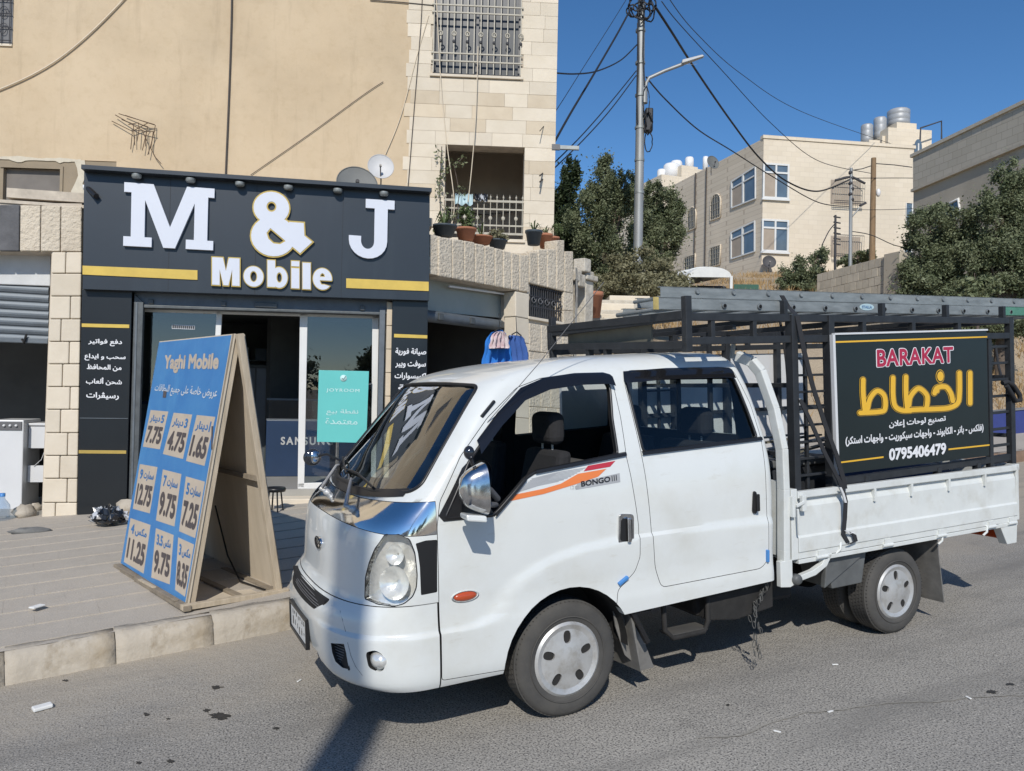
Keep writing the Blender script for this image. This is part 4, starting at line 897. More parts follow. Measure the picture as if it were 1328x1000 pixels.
# paving stones near the shop front, each one its own piece
KA = math.atan(.1); rp_ = random.Random(21); cx_, sx_ = math.cos(KA), math.sin(KA)
paver_src = {}
n_ = 0
for i in range(-9, 12):
    for j in range(0, 13):
        u, w = i * .405 + .2 + (.2 if j % 2 else 0), .155 + j * .405 + .2
        x, y = -2.87 + u * cx_ - w * sx_, 1.32 + u * sx_ + w * cx_
        p = TM.M @ V((x, y, 0))
        if p.x < -6.4 - .0 * p.y or y > 7.2: continue
        k = rp_.randrange(3)
        if k not in paver_src:
            j_ = [rp_.uniform(-.0012, .0012) for _ in range(8)]; a = .2024
            mb = Mb().hexa([(-a, -a, -.03), (a, -a, -.03), (a, a, -.03), (-a, a, -.03)], [(-a + j_[0], -a + j_[1], 0), (a + j_[2], -a + j_[3], 0), (a + j_[4], a + j_[5], 0), (-a + j_[6], a + j_[7], 0)])
            o = put('paver', mb, M['concrete'], pv); paver_src[k] = o
        else: o = dup(paver_src[k], pv)
        o.location = (x, y, sid_h(x, y) + rp_.uniform(-.0007, .0007)); o.rotation_euler = (rp_.uniform(-.0012, .0012), rp_.uniform(-.0012, .0012), KA + rp_.choice((0, math.pi / 2, math.pi)) + rp_.uniform(-.001, .001)); n_ += 1
kb = put('kerb', Mb().add([(0, 0, 0)], []), M['kerb'], fr=TM, kind='structure'); bpy.data.objects.remove(kb)
M['foot'] = M['mortar']
kb = put('kerb', Mb().grid([[(x, kerb_y(x) + .012, extra(x, 2)) for x in rx], [(x, kerb_y(x) + .02, .13 + extra(x, 2)) for x in rx], [(x, kerb_y(x) + .15, .165 + extra(x, 2)) for x in rx]]), M['mortar'], fr=TM, kind='structure', fix=False)
x = -14.0; k = 0; ksrc = {}
while x < 24:
    ln = .62 if x < 5 else 1.0; x1 = x + ln; y0, y1 = kerb_y(x), kerb_y(x1); a = math.atan2(y1 - y0, x1 - x)
    key = (ln, k % 4)
    if key not in ksrc:
        rj = lambda q: rp_.uniform(-q, q); rows = []
        for t in range(9):
            xx = .001 + (ln * 1.003 - .003) * t / 8
            rows.append([(xx, .0 + rj(.003), -.04), (xx, .005 + rj(.005), .09), (xx, .020 + rj(.008), .155 + rj(.006)), (xx, .06 + rj(.008), .192 + rj(.004)), (xx, .165, .203 + rj(.003)), (xx, .17, .1)])
        mb = Mb().grid(rows); n0 = len(mb.v); mb.f += [tuple(range(5, -1, -1)), tuple(range(n0 - 6, n0))]; mb.sm += [False, False]
        ksrc[key] = o = put('kerb_stone', mb, M['kerb'] if ln < .8 else M['brown_kerb'], kb)
    else: o = dup(ksrc[key], kb)
    o.location = (x, y0, rp_.uniform(-.006, .004) + extra(x, 2)); o.rotation_euler = (0, rp_.uniform(-.006, .006), a); x = x1; k += 1
# blue painted low wall up the street
M['blue_wall'] = mat('blue_painted_wall', (.035, .05, .20), .6, var=.15, vs_=2, bump=.2)
M['grey_wall'] = mat('grey_render', (.2, .2, .2), .85, var=.15, bump=.3)
bw = thing('low_wall', TM, (13, 6.3, .2), 'long low blue painted wall beyond the uphill kerb, behind the truck cage', 'wall')
rows_b = Mb().hexa([(12.2, 6.3, .1), (26, 6.35, .1), (26, 6.6, .1), (12.2, 6.45, .1)], [(12.2, 6.3, .72), (26, 6.35, .9), (26, 6.6, .9), (12.2, 6.45, .72)])
put('wall_body', rows_b, M['blue_wall'], bw, bev=.01); put('wall_coping', Mb().hexa([(12.2, 6.27, .72), (26, 6.32, .9), (26, 6.63, .9), (12.2, 6.48, .72)], [(12.2, 6.27, .75), (26, 6.32, .93), (26, 6.63, .93), (12.2, 6.48, .75)]), M['grey_wall'], bw)
# road crack, tar spots, oil stains (flat on the road), litter
M['seal'] = mat('pale_crack_filler', (.27, .255, .225), .9, var=.2); M['oil'] = mat('oil_stain', (.035, .033, .03), .55, var=.4, vs_=20)
def gp_(px, py, dz=0): p = TM.hit(px, py, dz, 2); return p
cr = [gp_(*q) for q in ((905, 958), (960, 955), (1000, 938), (1045, 925), (1080, 922), (1130, 915), (1170, 911), (1215, 911), (1260, 905), (1328, 902), (1400, 896))]
cr2 = dense(cr, .04, False); rr = random.Random(9); mb = Mb(); rows = [[], []]
for q in cr2: w = rr.uniform(.003, .009); o_ = rr.uniform(-.006, .006); rows[0].append((q.x, q.y - w + o_, .004)); rows[1].append((q.x, q.y + w + o_, .004))
road = bpy.data.objects['road']; BASE['road'] = V((0, 0, 0))
put('road_crack', mb.grid(rows, False), M['seal'], road, fix=False)
def splat(cx, cy, rx_, ry_, seed, m=None, nm='oil_stain', z=.004):
    c = gp_(cx, cy); e = gp_(cx + rx_, cy); f = gp_(cx, cy - ry_); u = e - c; v = f - c; q = random.Random(seed); pts = []
    for k in range(22): a = 2 * math.pi * k / 22; s = q.uniform(.45, 1.1); p = c + u * math.cos(a) * s + v * math.sin(a) * s; pts.append((p.x, p.y, z))
    put(nm, Mb().add(pts + [(c.x, c.y, z)], [(22, i, (i + 1) % 22) for i in range(22)]), m or M['oil'], road, fix=False)
for i, (a, b, c_, d) in enumerate([(285, 929, 15, 5), (268, 922, 6, 2.5), (281, 892, 9, 2.5), (85, 883, 5, 1.6), (190, 927, 6, 2.2), (218, 933, 3, 1.3), (221, 988, 5, 3), (358, 945, 6, 2), (1286, 898, 9, 3), (1310, 888, 7, 2), (944, 915, 3, 1.5), (180, 990, 5, 2)]): splat(a, b, c_, d, i)
M['litter_w'] = mat('white_litter', (.7, .7, .68), .7, var=.1)
def lit(name, px, py, sx, sy, sz, rz, label, cat, m='litter_w', fr=TM, z=0):
    p = TM.hit(px, py, z, 2)
    return put(name, Mb().box(-sx, sx, -sy, sy, 0, sz), M[m], fr=Fr(TM.M @ Matrix.Translation((p.x, p.y, z + .003)) @ Matrix.Rotation(rz, 4, 'Z')), label=label, cat=cat, bev=min(sx, sy, sz) * .3)
lit('cigarette_packet', 55, 920, .05, .03, .022, .3, 'crushed white cigarette packet lying on the asphalt near the kerb', 'litter')
for i, (a, b, lab) in enumerate([(1077, 924, 'cigarette end on the long road crack, below the rear wheel'), (1256, 906, 'cigarette end on the road crack by the right picture edge'), (1083, 863, 'cigarette end on the asphalt just below the rear wheel'), (388, 884, 'white scrap on the asphalt under the number plate'), (1008, 950, 'small white scrap on the asphalt near the crack\'s near end')]):
    lit('litter', a, b, .018, .006, .006, i * 1.3, lab, 'litter')
lit('paper_scrap', 48, 788, .045, .03, .012, .7, 'crumpled paper scrap on the pavement left of the price board', 'litter', z=.24)
# ------------------------------------------------------------ shop front (frame F1: x along the front, y into the building, z up)
F1 = frz(-5.33, 9.52, .25, 13)
def q4(fr, pts, y): return [fr.hit(a, b, y) for a, b in pts]     # bl, br, tr, tl
def qbox(fr, pts, y0, y1, mb=None):
    f = q4(fr, pts, y0); b = [V((p.x, y1, p.z)) for p in f]
    return (mb or Mb()).hexa([f[0], f[1], b[1], b[0]], [f[3], f[2], b[2], b[3]])
def rect(x0, y0, x1, y1, dy=0): return [(x0, y1), (x1, y1 + dy), (x1, y0 + dy), (x0, y0)]
M['acp'] = mat('dark_sign_cladding', (.019, .027, .037), .38, var=.08, vs_=1.5, coat=.12, dirt=[(1.1, (3, 1, .35), (1.35, 1.3, 1.22), .5, .8)])
M['acp_b'] = mat('black_sign_cladding', (.010, .013, .016), .33, var=.1, vs_=1.5, coat=.15)
M['gold'] = mat('gold_vinyl', (.62, .44, .09), .35, var=.1, vs_=6, bump=.15, bs=30)
M['gold_edge'] = mat('gold_letter_edge', (.50, .36, .10), .35, .3, var=.1)
M['let_w'] = mat('white_acrylic', (.62, .65, .72), .4, var=.02)
M['text_w'] = mat('white_vinyl', (.75, .76, .78), .5, var=.03)
M['stone_r'] = mat('rough_limestone', (.55, .475, .37), .9, c2=(.64, .565, .45), vs_=3, bump=.9, bs=26, bd=.035, rand=.05)
M['stone_s'] = mat('cream_limestone', (.60, .525, .41), .85, c2=(.68, .605, .49), vs_=2.2, bump=.35, bs=14, bd=.012, rand=.07)
M['stone_tan'] = mat('tan_limestone', (.53, .44, .32), .85, c2=(.62, .53, .40), vs_=2.2, bump=.3, bs=14, bd=.01, rand=.06)
M['stone_dk'] = mat('dark_stone', (.10, .10, .105), .8, var=.3, vs_=6, bump=.4)
M['mort'] = mat('mortar', (.52, .455, .37), .95, var=.2, vs_=8)
M['steel_g'] = mat('galvanised_shutter', (.13, .15, .17), .55, .35, var=.2, vs_=5, rv=.1)  # darkened steel: the shade on the left shop's shutter is put into the colour
M['steel_dk'] = mat('dark_shutter_track', (.10, .11, .115), .5, .4, var=.25, vs_=9)
M['alu_w'] = mat('white_door_frame', (.70, .70, .68), .35, var=.04)
M['glass_shop'] = glass_mat('shop_glass', (.80, .85, .87), .03, k=1.8)
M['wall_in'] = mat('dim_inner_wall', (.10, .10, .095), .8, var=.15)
M['floor_in'] = mat('shop_floor_tiles', (.34, .33, .30), .35, var=.1)
M['white_app'] = mat('white_appliance', (.62, .63, .64), .35, var=.04, coat=.2)
M['black'] = mat('matt_black', (.012, .012, .013), .7, var=.1)
shop = thing('phone_shop', F1, (1.2, 0, 0), 'mobile phone shop front with dark sign fascia reading M & J Mobile', 'shop')
# core walls of the podium, left blind bay, roof
X = lambda px, py=500, y=0: F1.hit(px, py, y).x
Z = lambda py, px=107, y=0: F1.hit(px, py, y).z
zr = Z(262)                       # podium roof level
xL0, xP0, xP1, xS1, xE = -5.2, X(60), X(107), X(505), X(557)
E2 = F1.hit(557, 420, 0)
sd_ = shop
def part(name, mb, m, root=None, **k): return put(name, mb, m, root or shop, **k)
part('roof_slab', Mb().box(xP1 - .9, xE + .0, .02, 4.3, Z(250), zr), M['mort'])
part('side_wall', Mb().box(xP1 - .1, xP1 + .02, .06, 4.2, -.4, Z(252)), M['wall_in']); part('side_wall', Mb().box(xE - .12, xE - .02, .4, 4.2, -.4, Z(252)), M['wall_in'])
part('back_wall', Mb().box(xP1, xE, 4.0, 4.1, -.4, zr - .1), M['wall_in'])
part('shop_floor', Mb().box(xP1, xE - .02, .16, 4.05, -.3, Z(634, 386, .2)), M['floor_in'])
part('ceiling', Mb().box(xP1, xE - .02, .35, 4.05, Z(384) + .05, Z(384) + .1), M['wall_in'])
st_ = part('door_step', Mb().box(X(178), X(512), -.16, .158, -.45, Z(645, 386, 0)), M['stone_s'], bev=.01)
# sign fascia
sgn = thing('shop_sign', F1, (X(330), -.1, Z(300)), 'dark fascia sign reading M & J Mobile between two yellow bars', 'sign')
face = [(107, 375), (556.5, 390), (557.5, 251), (109, 221)]
fy = -.16
f = q4(F1, face, fy); b = [V((p.x, .05, p.z)) for p in f]
put('sign_panel', Mb().hexa([f[0], f[1], b[1], b[0]], [f[3], f[2], b[2], b[3]]), M['acp'], sgn, bev=.004)
lt0, lt1 = F1.hit(105, 219, -.30), F1.hit(560, 249, -.30)
put('sign_hood', Mb().hexa([V((lt0.x, -.30, lt0.z - .0)), V((lt1.x, -.30, lt1.z)), V((lt1.x, .06, lt1.z + .0)), V((lt0.x, .06, lt0.z))], [V((lt0.x, -.30, lt0.z + .055)), V((lt1.x, -.30, lt1.z + .055)), V((lt1.x, .06, lt1.z + .055)), V((lt0.x, .06, lt0.z + .055))]), M['acp'], sgn, bev=.004)
for xx in (109.0, 221.5, 333.5, 445.5):     # panel joints
    a, bb = F1.hit(xx, 223 + (xx - 109) * .068, fy - .001), F1.hit(xx, 374 + (xx - 109) * .033, fy - .001)
    if xx > 110: put('panel_joint', Mb().box(a.x - .002, a.x + .002, fy - .0015, fy + .001, bb.z, a.z), M['black'], sgn)
for i, (px, py) in enumerate(((177, 228), (247, 233.5), (311, 238.5), (374, 243), (438, 247), (498, 251))):
    p = F1.hit(px, py, -.24); put('downlight', Mb().lathe([(0, -.03), (.045, -.03), (.058, -.012), (.058, .02)], (p.x, -.235, p.z + .0), 'z', 20), M['alu'], sgn)
put('sign_bar', qbox(F1, [(107, 356), (256, 363), (256, 350.5), (107, 344.5)], fy - .012, fy + .002), M['gold'], sgn)
put('sign_bar', qbox(F1, [(449, 373.5), (556, 377.5), (556, 365.5), (449, 361)], fy - .012, fy + .002), M['gold'], sgn)
def poly_glyph(outer, holes=()):
    pts = list(outer) + [p for h in holes for p in h]; x0, x1 = min(p[0] for p in pts), max(p[0] for p in pts); y0, y1 = min(p[1] for p in pts), max(p[1] for p in pts)
    nm = lambda l: [((p[0] - x0) / (x1 - x0), (p[1] - y0) / (y1 - y0)) for p in l]; return [(nm(outer), [nm(h) for h in holes])]
Mo = poly_glyph([(0, 0), (31, 0), (31, 15), (23, 15), (23, 74), (44, 0), (57, 0), (78, 74), (78, 15), (69, 15), (69, 0), (100, 0), (100, 15), (93, 15), (93, 85), (100, 85), (100, 100), (69, 100), (51, 33), (32, 100), (0, 100), (0, 85), (8, 85), (8, 15), (0, 15)])
jo = [(36, 100), (100, 100), (100, 85), (85, 85), (85, 30)]
for k in range(1, 13): a = R(-180 * k / 12); jo.append((42.5 + 42.5 * math.cos(a), 30 + 30 * math.sin(a)))
jo += [(0, 37), (27, 37)]
for k in range(0, 13): a = R(180 + 180 * k / 12); jo.append((41.5 + 14.5 * math.cos(a), 29 + 13 * math.sin(a)))
jo += [(56, 85), (36, 85)]
Jo = poly_glyph(jo)
N1 = (0, -1, 0)
def letter(gl, px4, thick, nm='letter', off=.0):
    a = put(nm, letters(Mb(), gl, q4(F1, px4, fy), N1, .012 + off, thick), M['let_w'], sgn, fix=False, label=None); return a
letter(Mo, [(161, 319.5), (277, 325.5), (279, 246), (162.5, 237.5)], .035)
letter(Jo, [(452, 334), (510, 338.5), (511.5, 261.5), (453, 257.5)], .035)
def ell(cx, cy, rx, ry, n=28): return [(cx + rx * math.cos(2 * math.pi * k / n), cy + ry * math.sin(2 * math.pi * k / n)) for k in range(n)]
def heavy(pieces, px4, g, asp):
    gl = [(([(x / 100, y / 100) for x, y in grow(o_, g, asp)]), [[(x / 100, y / 100) for x, y in grow(h, -g, asp)] for h in hs]) for o_, hs in pieces]
    gl0 = [([(x / 100, y / 100) for x, y in o_], [[(x / 100, y / 100) for x, y in h] for h in hs]) for o_, hs in pieces]; q = q4(F1, px4, fy)
    put('letter_edge', letters(Mb(), gl, q, N1, .006, .032), M['gold_edge'], sgn, fix=False); put('letter', letters(Mb(), gl0, q, N1, .039, .004), M['let_w'], sgn, fix=False)
zp = lambda x, y: (90 + x / 2.8255, 200 + y / 2.8255)
def lq(x0, x1, y0, y1, sl=.05): return [zp(x0, y1 - (x1 - x0) * sl / 2), zp(x1, y1 + (x1 - x0) * sl / 2), zp(x1, y0 + (x1 - x0) * sl / 2), zp(x0, y0 - (x1 - x0) * sl / 2)]
AMP = [(ell(33, 75, 29, 25), [ell(33, 77, 8, 8)]), (ell(36, 31, 36, 31), [[(25, 36), (34, 47), (56, 24), (47, 19), (36, 20), (28, 27)]]), ([(14, 57), (80, 6), (100, 24), (42, 66)], []), ([(62, 54), (86, 53), (87, 34), (72, 20), (58, 30)], [])]
heavy(AMP, lq(667, 890, 142, 377, .03), 2.2, 1.0)
MOB = [([([(0, 0), (27, 0), (27, 58), (41, 0), (59, 0), (73, 58), (73, 0), (100, 0), (100, 100), (61, 100), (50, 52), (39, 100), (0, 100)], [])], (525, 625, 382, 482)),
 ([(ell(50, 50, 50, 50), [ell(50, 50, 18, 27)])], (640, 712, 413, 487)),
 ([(ell(58, 38, 42, 38), [ell(59, 38, 14, 19)]), ([(0, 2), (38, 2), (38, 100), (0, 100)], [])], (727, 800, 392, 491)),
 ([([(0, 0), (100, 0), (100, 74), (0, 74)], []), ([(0, 81), (100, 81), (100, 100), (0, 100)], [])], (814, 843, 394, 493)), ([([(0, 0), (100, 0), (100, 100), (0, 100)], [])], (855, 884, 400, 496)),
 ([([(50 + 50 * math.cos(R(a)), 50 + 50 * math.sin(R(a))) for a in range(-4, 322, 12)] + [(60, 24), (44, 24), (36, 38), (36, 44), (98, 44)], [[(37, 60), (63, 60), (60, 72), (50, 78), (40, 72)]])], (893, 962, 420, 498))]
for pc_, (x0, x1, y0, y1) in MOB: heavy(pc_, lq(x0, x1, y0, y1), 4.0 if x1 - x0 > 40 else 3.5, 75 / (x1 - x0) if x1 - x0 < 60 else 1.0)
# left and right black text panels
def tpanel(px4, y, lines, stripes, lab):
    t = thing('text_panel', F1, (F1.hit(*px4[0], y).x, y, 0), lab, 'sign', 'black service panels beside the shop entrance')
    put('panel', qbox(F1, px4, y, .05), M['acp_b'], t, bev=.003)
    for a in stripes: put(*a[:1], qbox(F1, a[1], y - .008, y + .001), M[a[2]], t)
    for s, r_, bd in lines: text('lettering', s, q4(F1, r_, y), N1, M['text_w'], t, .003, bd, .004)
tpanel([(100, 667.5), (163.5, 668.5), (171, 378), (106.5, 375)], -.06, [
    ('دفع فواتير', [(114.6, 448), (158.4, 449.5), (158.6, 440.5), (114.8, 439)], .028), ('سحب و ايداع', [(109.8, 467.5), (163, 469), (163.2, 460), (110, 458.5)], .03), ('من المحافظ', [(112.8, 480.5), (157.8, 482), (158, 473.5), (113, 472)], .03), ('شحن ألعاب', [(111.6, 499), (158.2, 500.5), (158.4, 490.5), (111.8, 489)], .028), ('رسيڤرات', [(112, 517.6), (154.3, 519), (154.5, 509.5), (112.2, 508)], .028)],
    [('stripe', [(106, 424), (167.5, 425.5), (167.6, 421), (106, 419.5)], 'gold'), ('stripe', [(102, 588), (163.5, 588.5), (163.6, 584.3), (102, 583.8)], 'gold_edge'), ('seam', [(103.5, 542.6), (166, 543.2), (166, 542.4), (103.5, 541.8)], 'steel_g')],
    'tall black panel of white Arabic lines left of the shop door, bag at its foot')
tpanel([(503, 668), (551, 670), (555, 391), (509, 389)], -.06, [
    ('صيانة فورية', [(512.5, 461), (552.5, 462), (553, 452), (513, 451)], .028), ('سوفت ويير', [(512.5, 477), (552, 478), (552.5, 468), (513, 467)], .028), ('اكسسوارات', [(511.5, 492.5), (552, 493.5), (552.5, 484), (512, 483)], .028), ('خلوية', [(516, 508), (552, 509), (552.5, 499.5), (516.5, 498.5)], .028)],
    [('stripe', [(511, 437.5), (554, 439), (554.2, 434.8), (511.2, 433)], 'gold')],
    'narrow black panel of white Arabic lines right of the shop door, behind the windscreen')
# stone reveal strip right of the door
rv = thing('door_pillar', F1, (X(505), 0, 0), 'narrow pinkish stone strip between shop shutter track and right black panel', 'pillar')
put('core', qbox(F1, [(497, 668), (503, 668), (509, 392), (502, 391)], .02, .3), M['mort'], rv)
for k in range(9):
    y0 = 392 + k * 30.5; xa = 502 - (y0 - 392) * .019
    put('stone_block', qbox(F1, [(xa - .6, y0 + 30), (xa + 6.4, y0 + 30), (xa + 7, y0 + .4), (xa, y0)], -.012, .1), M['stone_tan'], rv, bev=.006)
# shutter housing, tracks, frame, glass
part('shutter_housing', qbox(F1, [(178, 396.5), (503, 407), (503, 389), (174, 378)], .03, .25), M['steel_g'], bev=.01)
part('shutter_lip', qbox(F1, [(184, 399), (498, 408.5), (498, 405.5), (184, 395)], .01, .2), M['steel_dk'], bev=.006)
for px in (196, 290, 345, 470): p = F1.hit(px, 391 + (px - 196) * .032, .02); part('housing_lug', Mb().box(p.x - .03 if px != 345 else p.x - .14, p.x + .03 if px != 345 else p.x + .14, .0, .04, p.z - .03, p.z + .03), M['steel_dk'], bev=.006)
part('shutter_track', qbox(F1, [(165.5, 668), (177, 668), (186, 392), (174, 381)], -.01, .08), M['steel_dk'], bev=.006); part('shutter_track', qbox(F1, [(168.5, 668), (171, 668), (178.5, 392), (176, 392)], -.02, .0), M['steel_g'])
part('shutter_track', qbox(F1, [(487, 668), (493, 668), (500, 400), (492.5, 400)], .0, .1), M['steel_g'], bev=.006)
gy = .26
def fr_(px4, nm='door_frame', y0=gy - .03, y1=gy + .03): return part(nm, qbox(F1, px4, y0, y1), M['alu_w'], bev=.004)
dl = fr_([(268, 640), (275.5, 640), (288, 401), (281, 401)]); fr_([(386, 632), (394.5, 632), (399, 404), (389, 404)]); fr_([(481, 640), (487, 640), (491.5, 408), (483, 408)])
fr_([(386, 640), (487, 640), (487, 624), (386, 627)]); fr_([(182, 404), (491, 413), (491, 408.5), (182, 399.5)]); fr_([(176, 648), (275, 645), (275, 640), (176, 643)])
part('shop_glass', qbox(F1, [(176, 645), (272, 643), (284, 402), (184, 399)], gy, gy + .006), M['glass_shop']); part('shop_glass', qbox(F1, [(393, 628), (483, 628), (486, 411), (397, 408)], gy, gy + .006), M['glass_shop'])
text('door_sticker', '-----------', q4(F1, [(223.6, 425.6), (252, 426.6), (252, 423), (223.6, 421.8)], gy - .004), N1, M['st_black'], shop, .004)
part('paper_strip', qbox(F1, [(223, 426.3), (252.5, 427.3), (252.5, 422.3), (223, 421)], gy - .004, gy - .001), M['text_w'])
# counter and shelving inside
M['blue_dk'] = mat('dark_blue_counter', (.014, .035, .085), .4, var=.1)
M['let_g'] = mat('grey_lettering', (.42, .43, .44), .5, var=.05)
zf = Z(634, 386, .2)
cn = thing('shop_counter', F1, (X(380, 560, 1.7), 1.7, zf), 'dark blue display counter with grey letters and a glass top inside the shop', 'counter')
c0, c1 = X(345, 560, 1.7), X(470, 560, 1.7); zt = F1.hit(380, 545, 1.7).z
put('counter_body', Mb().box(c0, c1, 1.7, 2.3, zf, zt), M['blue_dk'], cn, bev=.01); put('glass_case', Mb().box(c0 + .02, c1 - .02, 1.72, 2.28, zt, zt + .32), M['glass_shop'], cn); put('case_rail', Mb().box(c0, c1, 1.7, 1.72, zt + .30, zt + .33).box(c0, c1, 1.7, 1.72, zt, zt + .02), M['steel_g'], cn)
sm0, sm1 = F1.hit(364, 577, 1.69), F1.hit(432, 567, 1.69)
text('lettering', 'SAMSUNG', [V((sm0.x, 1.7, sm0.z)), V((sm1.x, 1.7, sm0.z)), V((sm1.x, 1.7, sm1.z)), V((sm0.x, 1.7, sm1.z))], N1, M['let_g'], cn, .004, .03, 0, 1.3)
for i, (px, w, h, m_) in enumerate(((192, .35, 1.1, 'blue_dk'), (330, .3, 1.7, 'wall_in'))):
    x = X(px, 560, 2.4); z1 = zf + h; t = thing('display_cabinet', F1, (x, 2.4, zf), ('low blue cabinet behind the left shop window', 'tall grey cabinet in the dark middle of the shop')[i], 'cabinet')
    put('carcass', Mb().box(x - w, x + w, 2.4, 2.8, zf, z1), M[m_], t, bev=.01); put('cabinet_door', Mb().box(x - w + .03, x - .01, 2.38, 2.4, zf + .1, z1 - .05).box(x + .01, x + w - .03, 2.38, 2.4, zf + .1, z1 - .05), M['grey_plastic'], t, bev=.005)
for k in range(3): # shelves of boxes on the back wall
    zz = zf + .9 + k * .45; x0, x1 = X(300, 500, 3.8), X(480, 500, 3.8)
    sh = put('wall_shelf', Mb().box(x0, x1, 3.65, 3.98, zz, zz + .025), M['grey_plastic'], fr=F1, base=(0, 0, 0), label=('lowest', 'middle', 'topmost')[k] + ' of three stocked shelves on the dim back wall of the shop', cat='shelf')
    for j in range(9): put('stock_box', Mb().box(x0 + .1 + j * .3, x0 + .28 + j * .3, 3.7, 3.9, zz + .026, zz + .12 + rnd.random() * .18), (M['white_app'], M['blue_dk'], M['grey_plastic'])[j % 3], sh)
# teal poster on a stand in front of the right pane
M['teal'] = mat('teal_poster', (.13, .52, .49), .45, var=.03); M['teal_l'] = mat('pale_poster_print', (.50, .74, .72), .5, var=.03)
ps = thing('poster_stand', F1, (X(440, 640, .0), .05, zf), 'teal poster with pale lettering on a metal stand before the right glass pane', 'poster')
py_ = .02
put('poster_board', qbox(F1, [(411, 573), (475, 574.5), (478.5, 481.5), (413.5, 480)], py_, py_ + .012), M['teal'], ps, bev=.002)
text('lettering', 'JOYROOM', q4(F1, [(423, 509), (466, 510), (466.3, 504.5), (423.4, 503.5)], py_), N1, M['teal_l'], ps, .002, .02, 0, 1.2)
text('lettering', 'نقطة بيع', q4(F1, [(423, 538.5), (464.5, 539.5), (464.8, 531), (423.3, 530)], py_), N1, M['teal_l'], ps, .002, .01); text('lettering', 'معتمدة', q4(F1, [(422, 550), (463.5, 551), (463.8, 543), (422.3, 542)], py_), N1, M['teal_l'], ps, .002, .01)
lc = F1.hit(445.5, 490.5, py_ - .002)
put('logo_disc', Mb().lathe([(.0, -.001), (.045, -.001), (.045, .001)], (lc.x, lc.y, lc.z), 'y', 24), M['teal_l'], ps); put('logo_tick', Mb().bar((lc.x - .02, lc.y - .002, lc.z + .0), (lc.x - .003, lc.y - .002, lc.z - .018), .008, .003, (0, 1, 0)).bar((lc.x - .003, lc.y - .002, lc.z - .018), (lc.x + .03, lc.y - .002, lc.z + .028), .008, .003, (0, 1, 0)), M['grey_plastic'], ps)
pa = F1.hit(437.5, 574, .05); put('stand_post', Mb().tube([(pa.x, .05, zf - .05), (pa.x, .05, pa.z + .4)], .022, 12), M['chrome_worn'], ps); put('stand_base', Mb().lathe([(0, 0), (.2, 0), (.2, .02), (.03, .035), (0, .035)], (pa.x, .05, zf - .06), 'z', 28), M['grey_plastic'], ps)
# round tub stool half behind the price board
tb = thing('stool', F1, (X(359, 640, -.6), -.6, 0), 'small black round stool by the shop step, behind the price board', 'stool'); p = F1.hit(357, 632, -.6)
put('seat', Mb().lathe([(0, 0), (.12, 0), (.13, -.02), (.12, -.05), (0, -.05)], (p.x, -.6, p.z), 'z', 24), M['black_plastic'], tb)
for k in range(4): a = k * math.pi / 2 + .4; put('leg', Mb().tube([(p.x + .07 * math.cos(a), -.6 + .07 * math.sin(a), p.z - .04), (p.x + .12 * math.cos(a), -.6 + .12 * math.sin(a), p.z - .42)], .01, 6), M['black_plastic'], tb)
# ---- the stone pillar and the shuttered shop at the left edge
ls = thing('stone_pillar', F1, (X(83), 0, 0), 'cream limestone block pillar between the left shop and the black panel', 'pillar')
put('core', qbox(F1, [(53.5, 680), (99, 680), (105.5, 326), (67, 326)], .015, .5), M['mort'], ls)
ysr = [326.5, 354.5, 384, 413.6, 443, 472, 501.6, 531, 561.4, 591, 620.6, 652, 676]
jt = [.47, .97, .66, .38, .66, .47, .72, .45, .68, .47, .70, .38]
rs = random.Random(4)
def pxl(y): return 67 - (y - 326) * .0385
def pxr(y): return 106 - (y - 326) * .0185
for k in range(12):
    y0, y1 = ysr[k] + .5, ysr[k + 1] - .5; sp = [0, jt[k], 1] if jt[k] < .95 else [0, 1]
    for a, b_ in zip(sp[:-1], sp[1:]):
        q = [(pxl(y1) + (pxr(y1) - pxl(y1)) * a + .5, y1), (pxl(y1) + (pxr(y1) - pxl(y1)) * b_ - .3, y1), (pxl(y0) + (pxr(y0) - pxl(y0)) * b_ - .3, y0), (pxl(y0) + (pxr(y0) - pxl(y0)) * a + .5, y0)]
        put('stone_block', qbox(F1, q, -.022 - rs.uniform(0, .012), .1), M['stone_s'], ls, bev=.012)
lf = thing('left_shop', F1, (X(20), 0, 0), 'half-open shop at the left edge with raised steel shutter over white appliances', 'shop')
def lp(nm, mb, m, **k): return put(nm, mb, m, lf, **k)
lp('lintel', qbox(F1, [(-260, 322), (104, 328), (106, 264), (-260, 259)], .02, .5), M['mort'])
xs2 = [-240, -214, -188, -161, -134, -107, -80, -54, -28, -2, 25, 52, 78, 105.5]
for k in range(len(xs2) - 1):
    a, b_ = xs2[k] + .5, xs2[k + 1] - .5; s_ = .012
    lp('stone_block', qbox(F1, [(a, 325.5 + (a - 30) * .006), (b_, 325.5 + (b_ - 30) * .006), (b_ + .8, 266 + (b_ - 30) * .02), (a + .8, 266 + (a - 30) * .02)], -.02, .1), M['stone_dk'] if k == 9 else M['stone_r'], bev=.012)
lp('roof_slab', Mb().box(-7.5, X(107) - .02, .0, 4.3, Z(266, 50) - .0, Z(262, 50)), M['mort'])
M['wall_l'] = mat('white_box_panel', (.55, .56, .56), .6, var=.12, vs_=4)
lp('shutter_box', qbox(F1, [(-215, 361), (65, 371), (66, 330), (-215, 321)], .28, .5), M['wall_l'], bev=.01)
sl0 = None
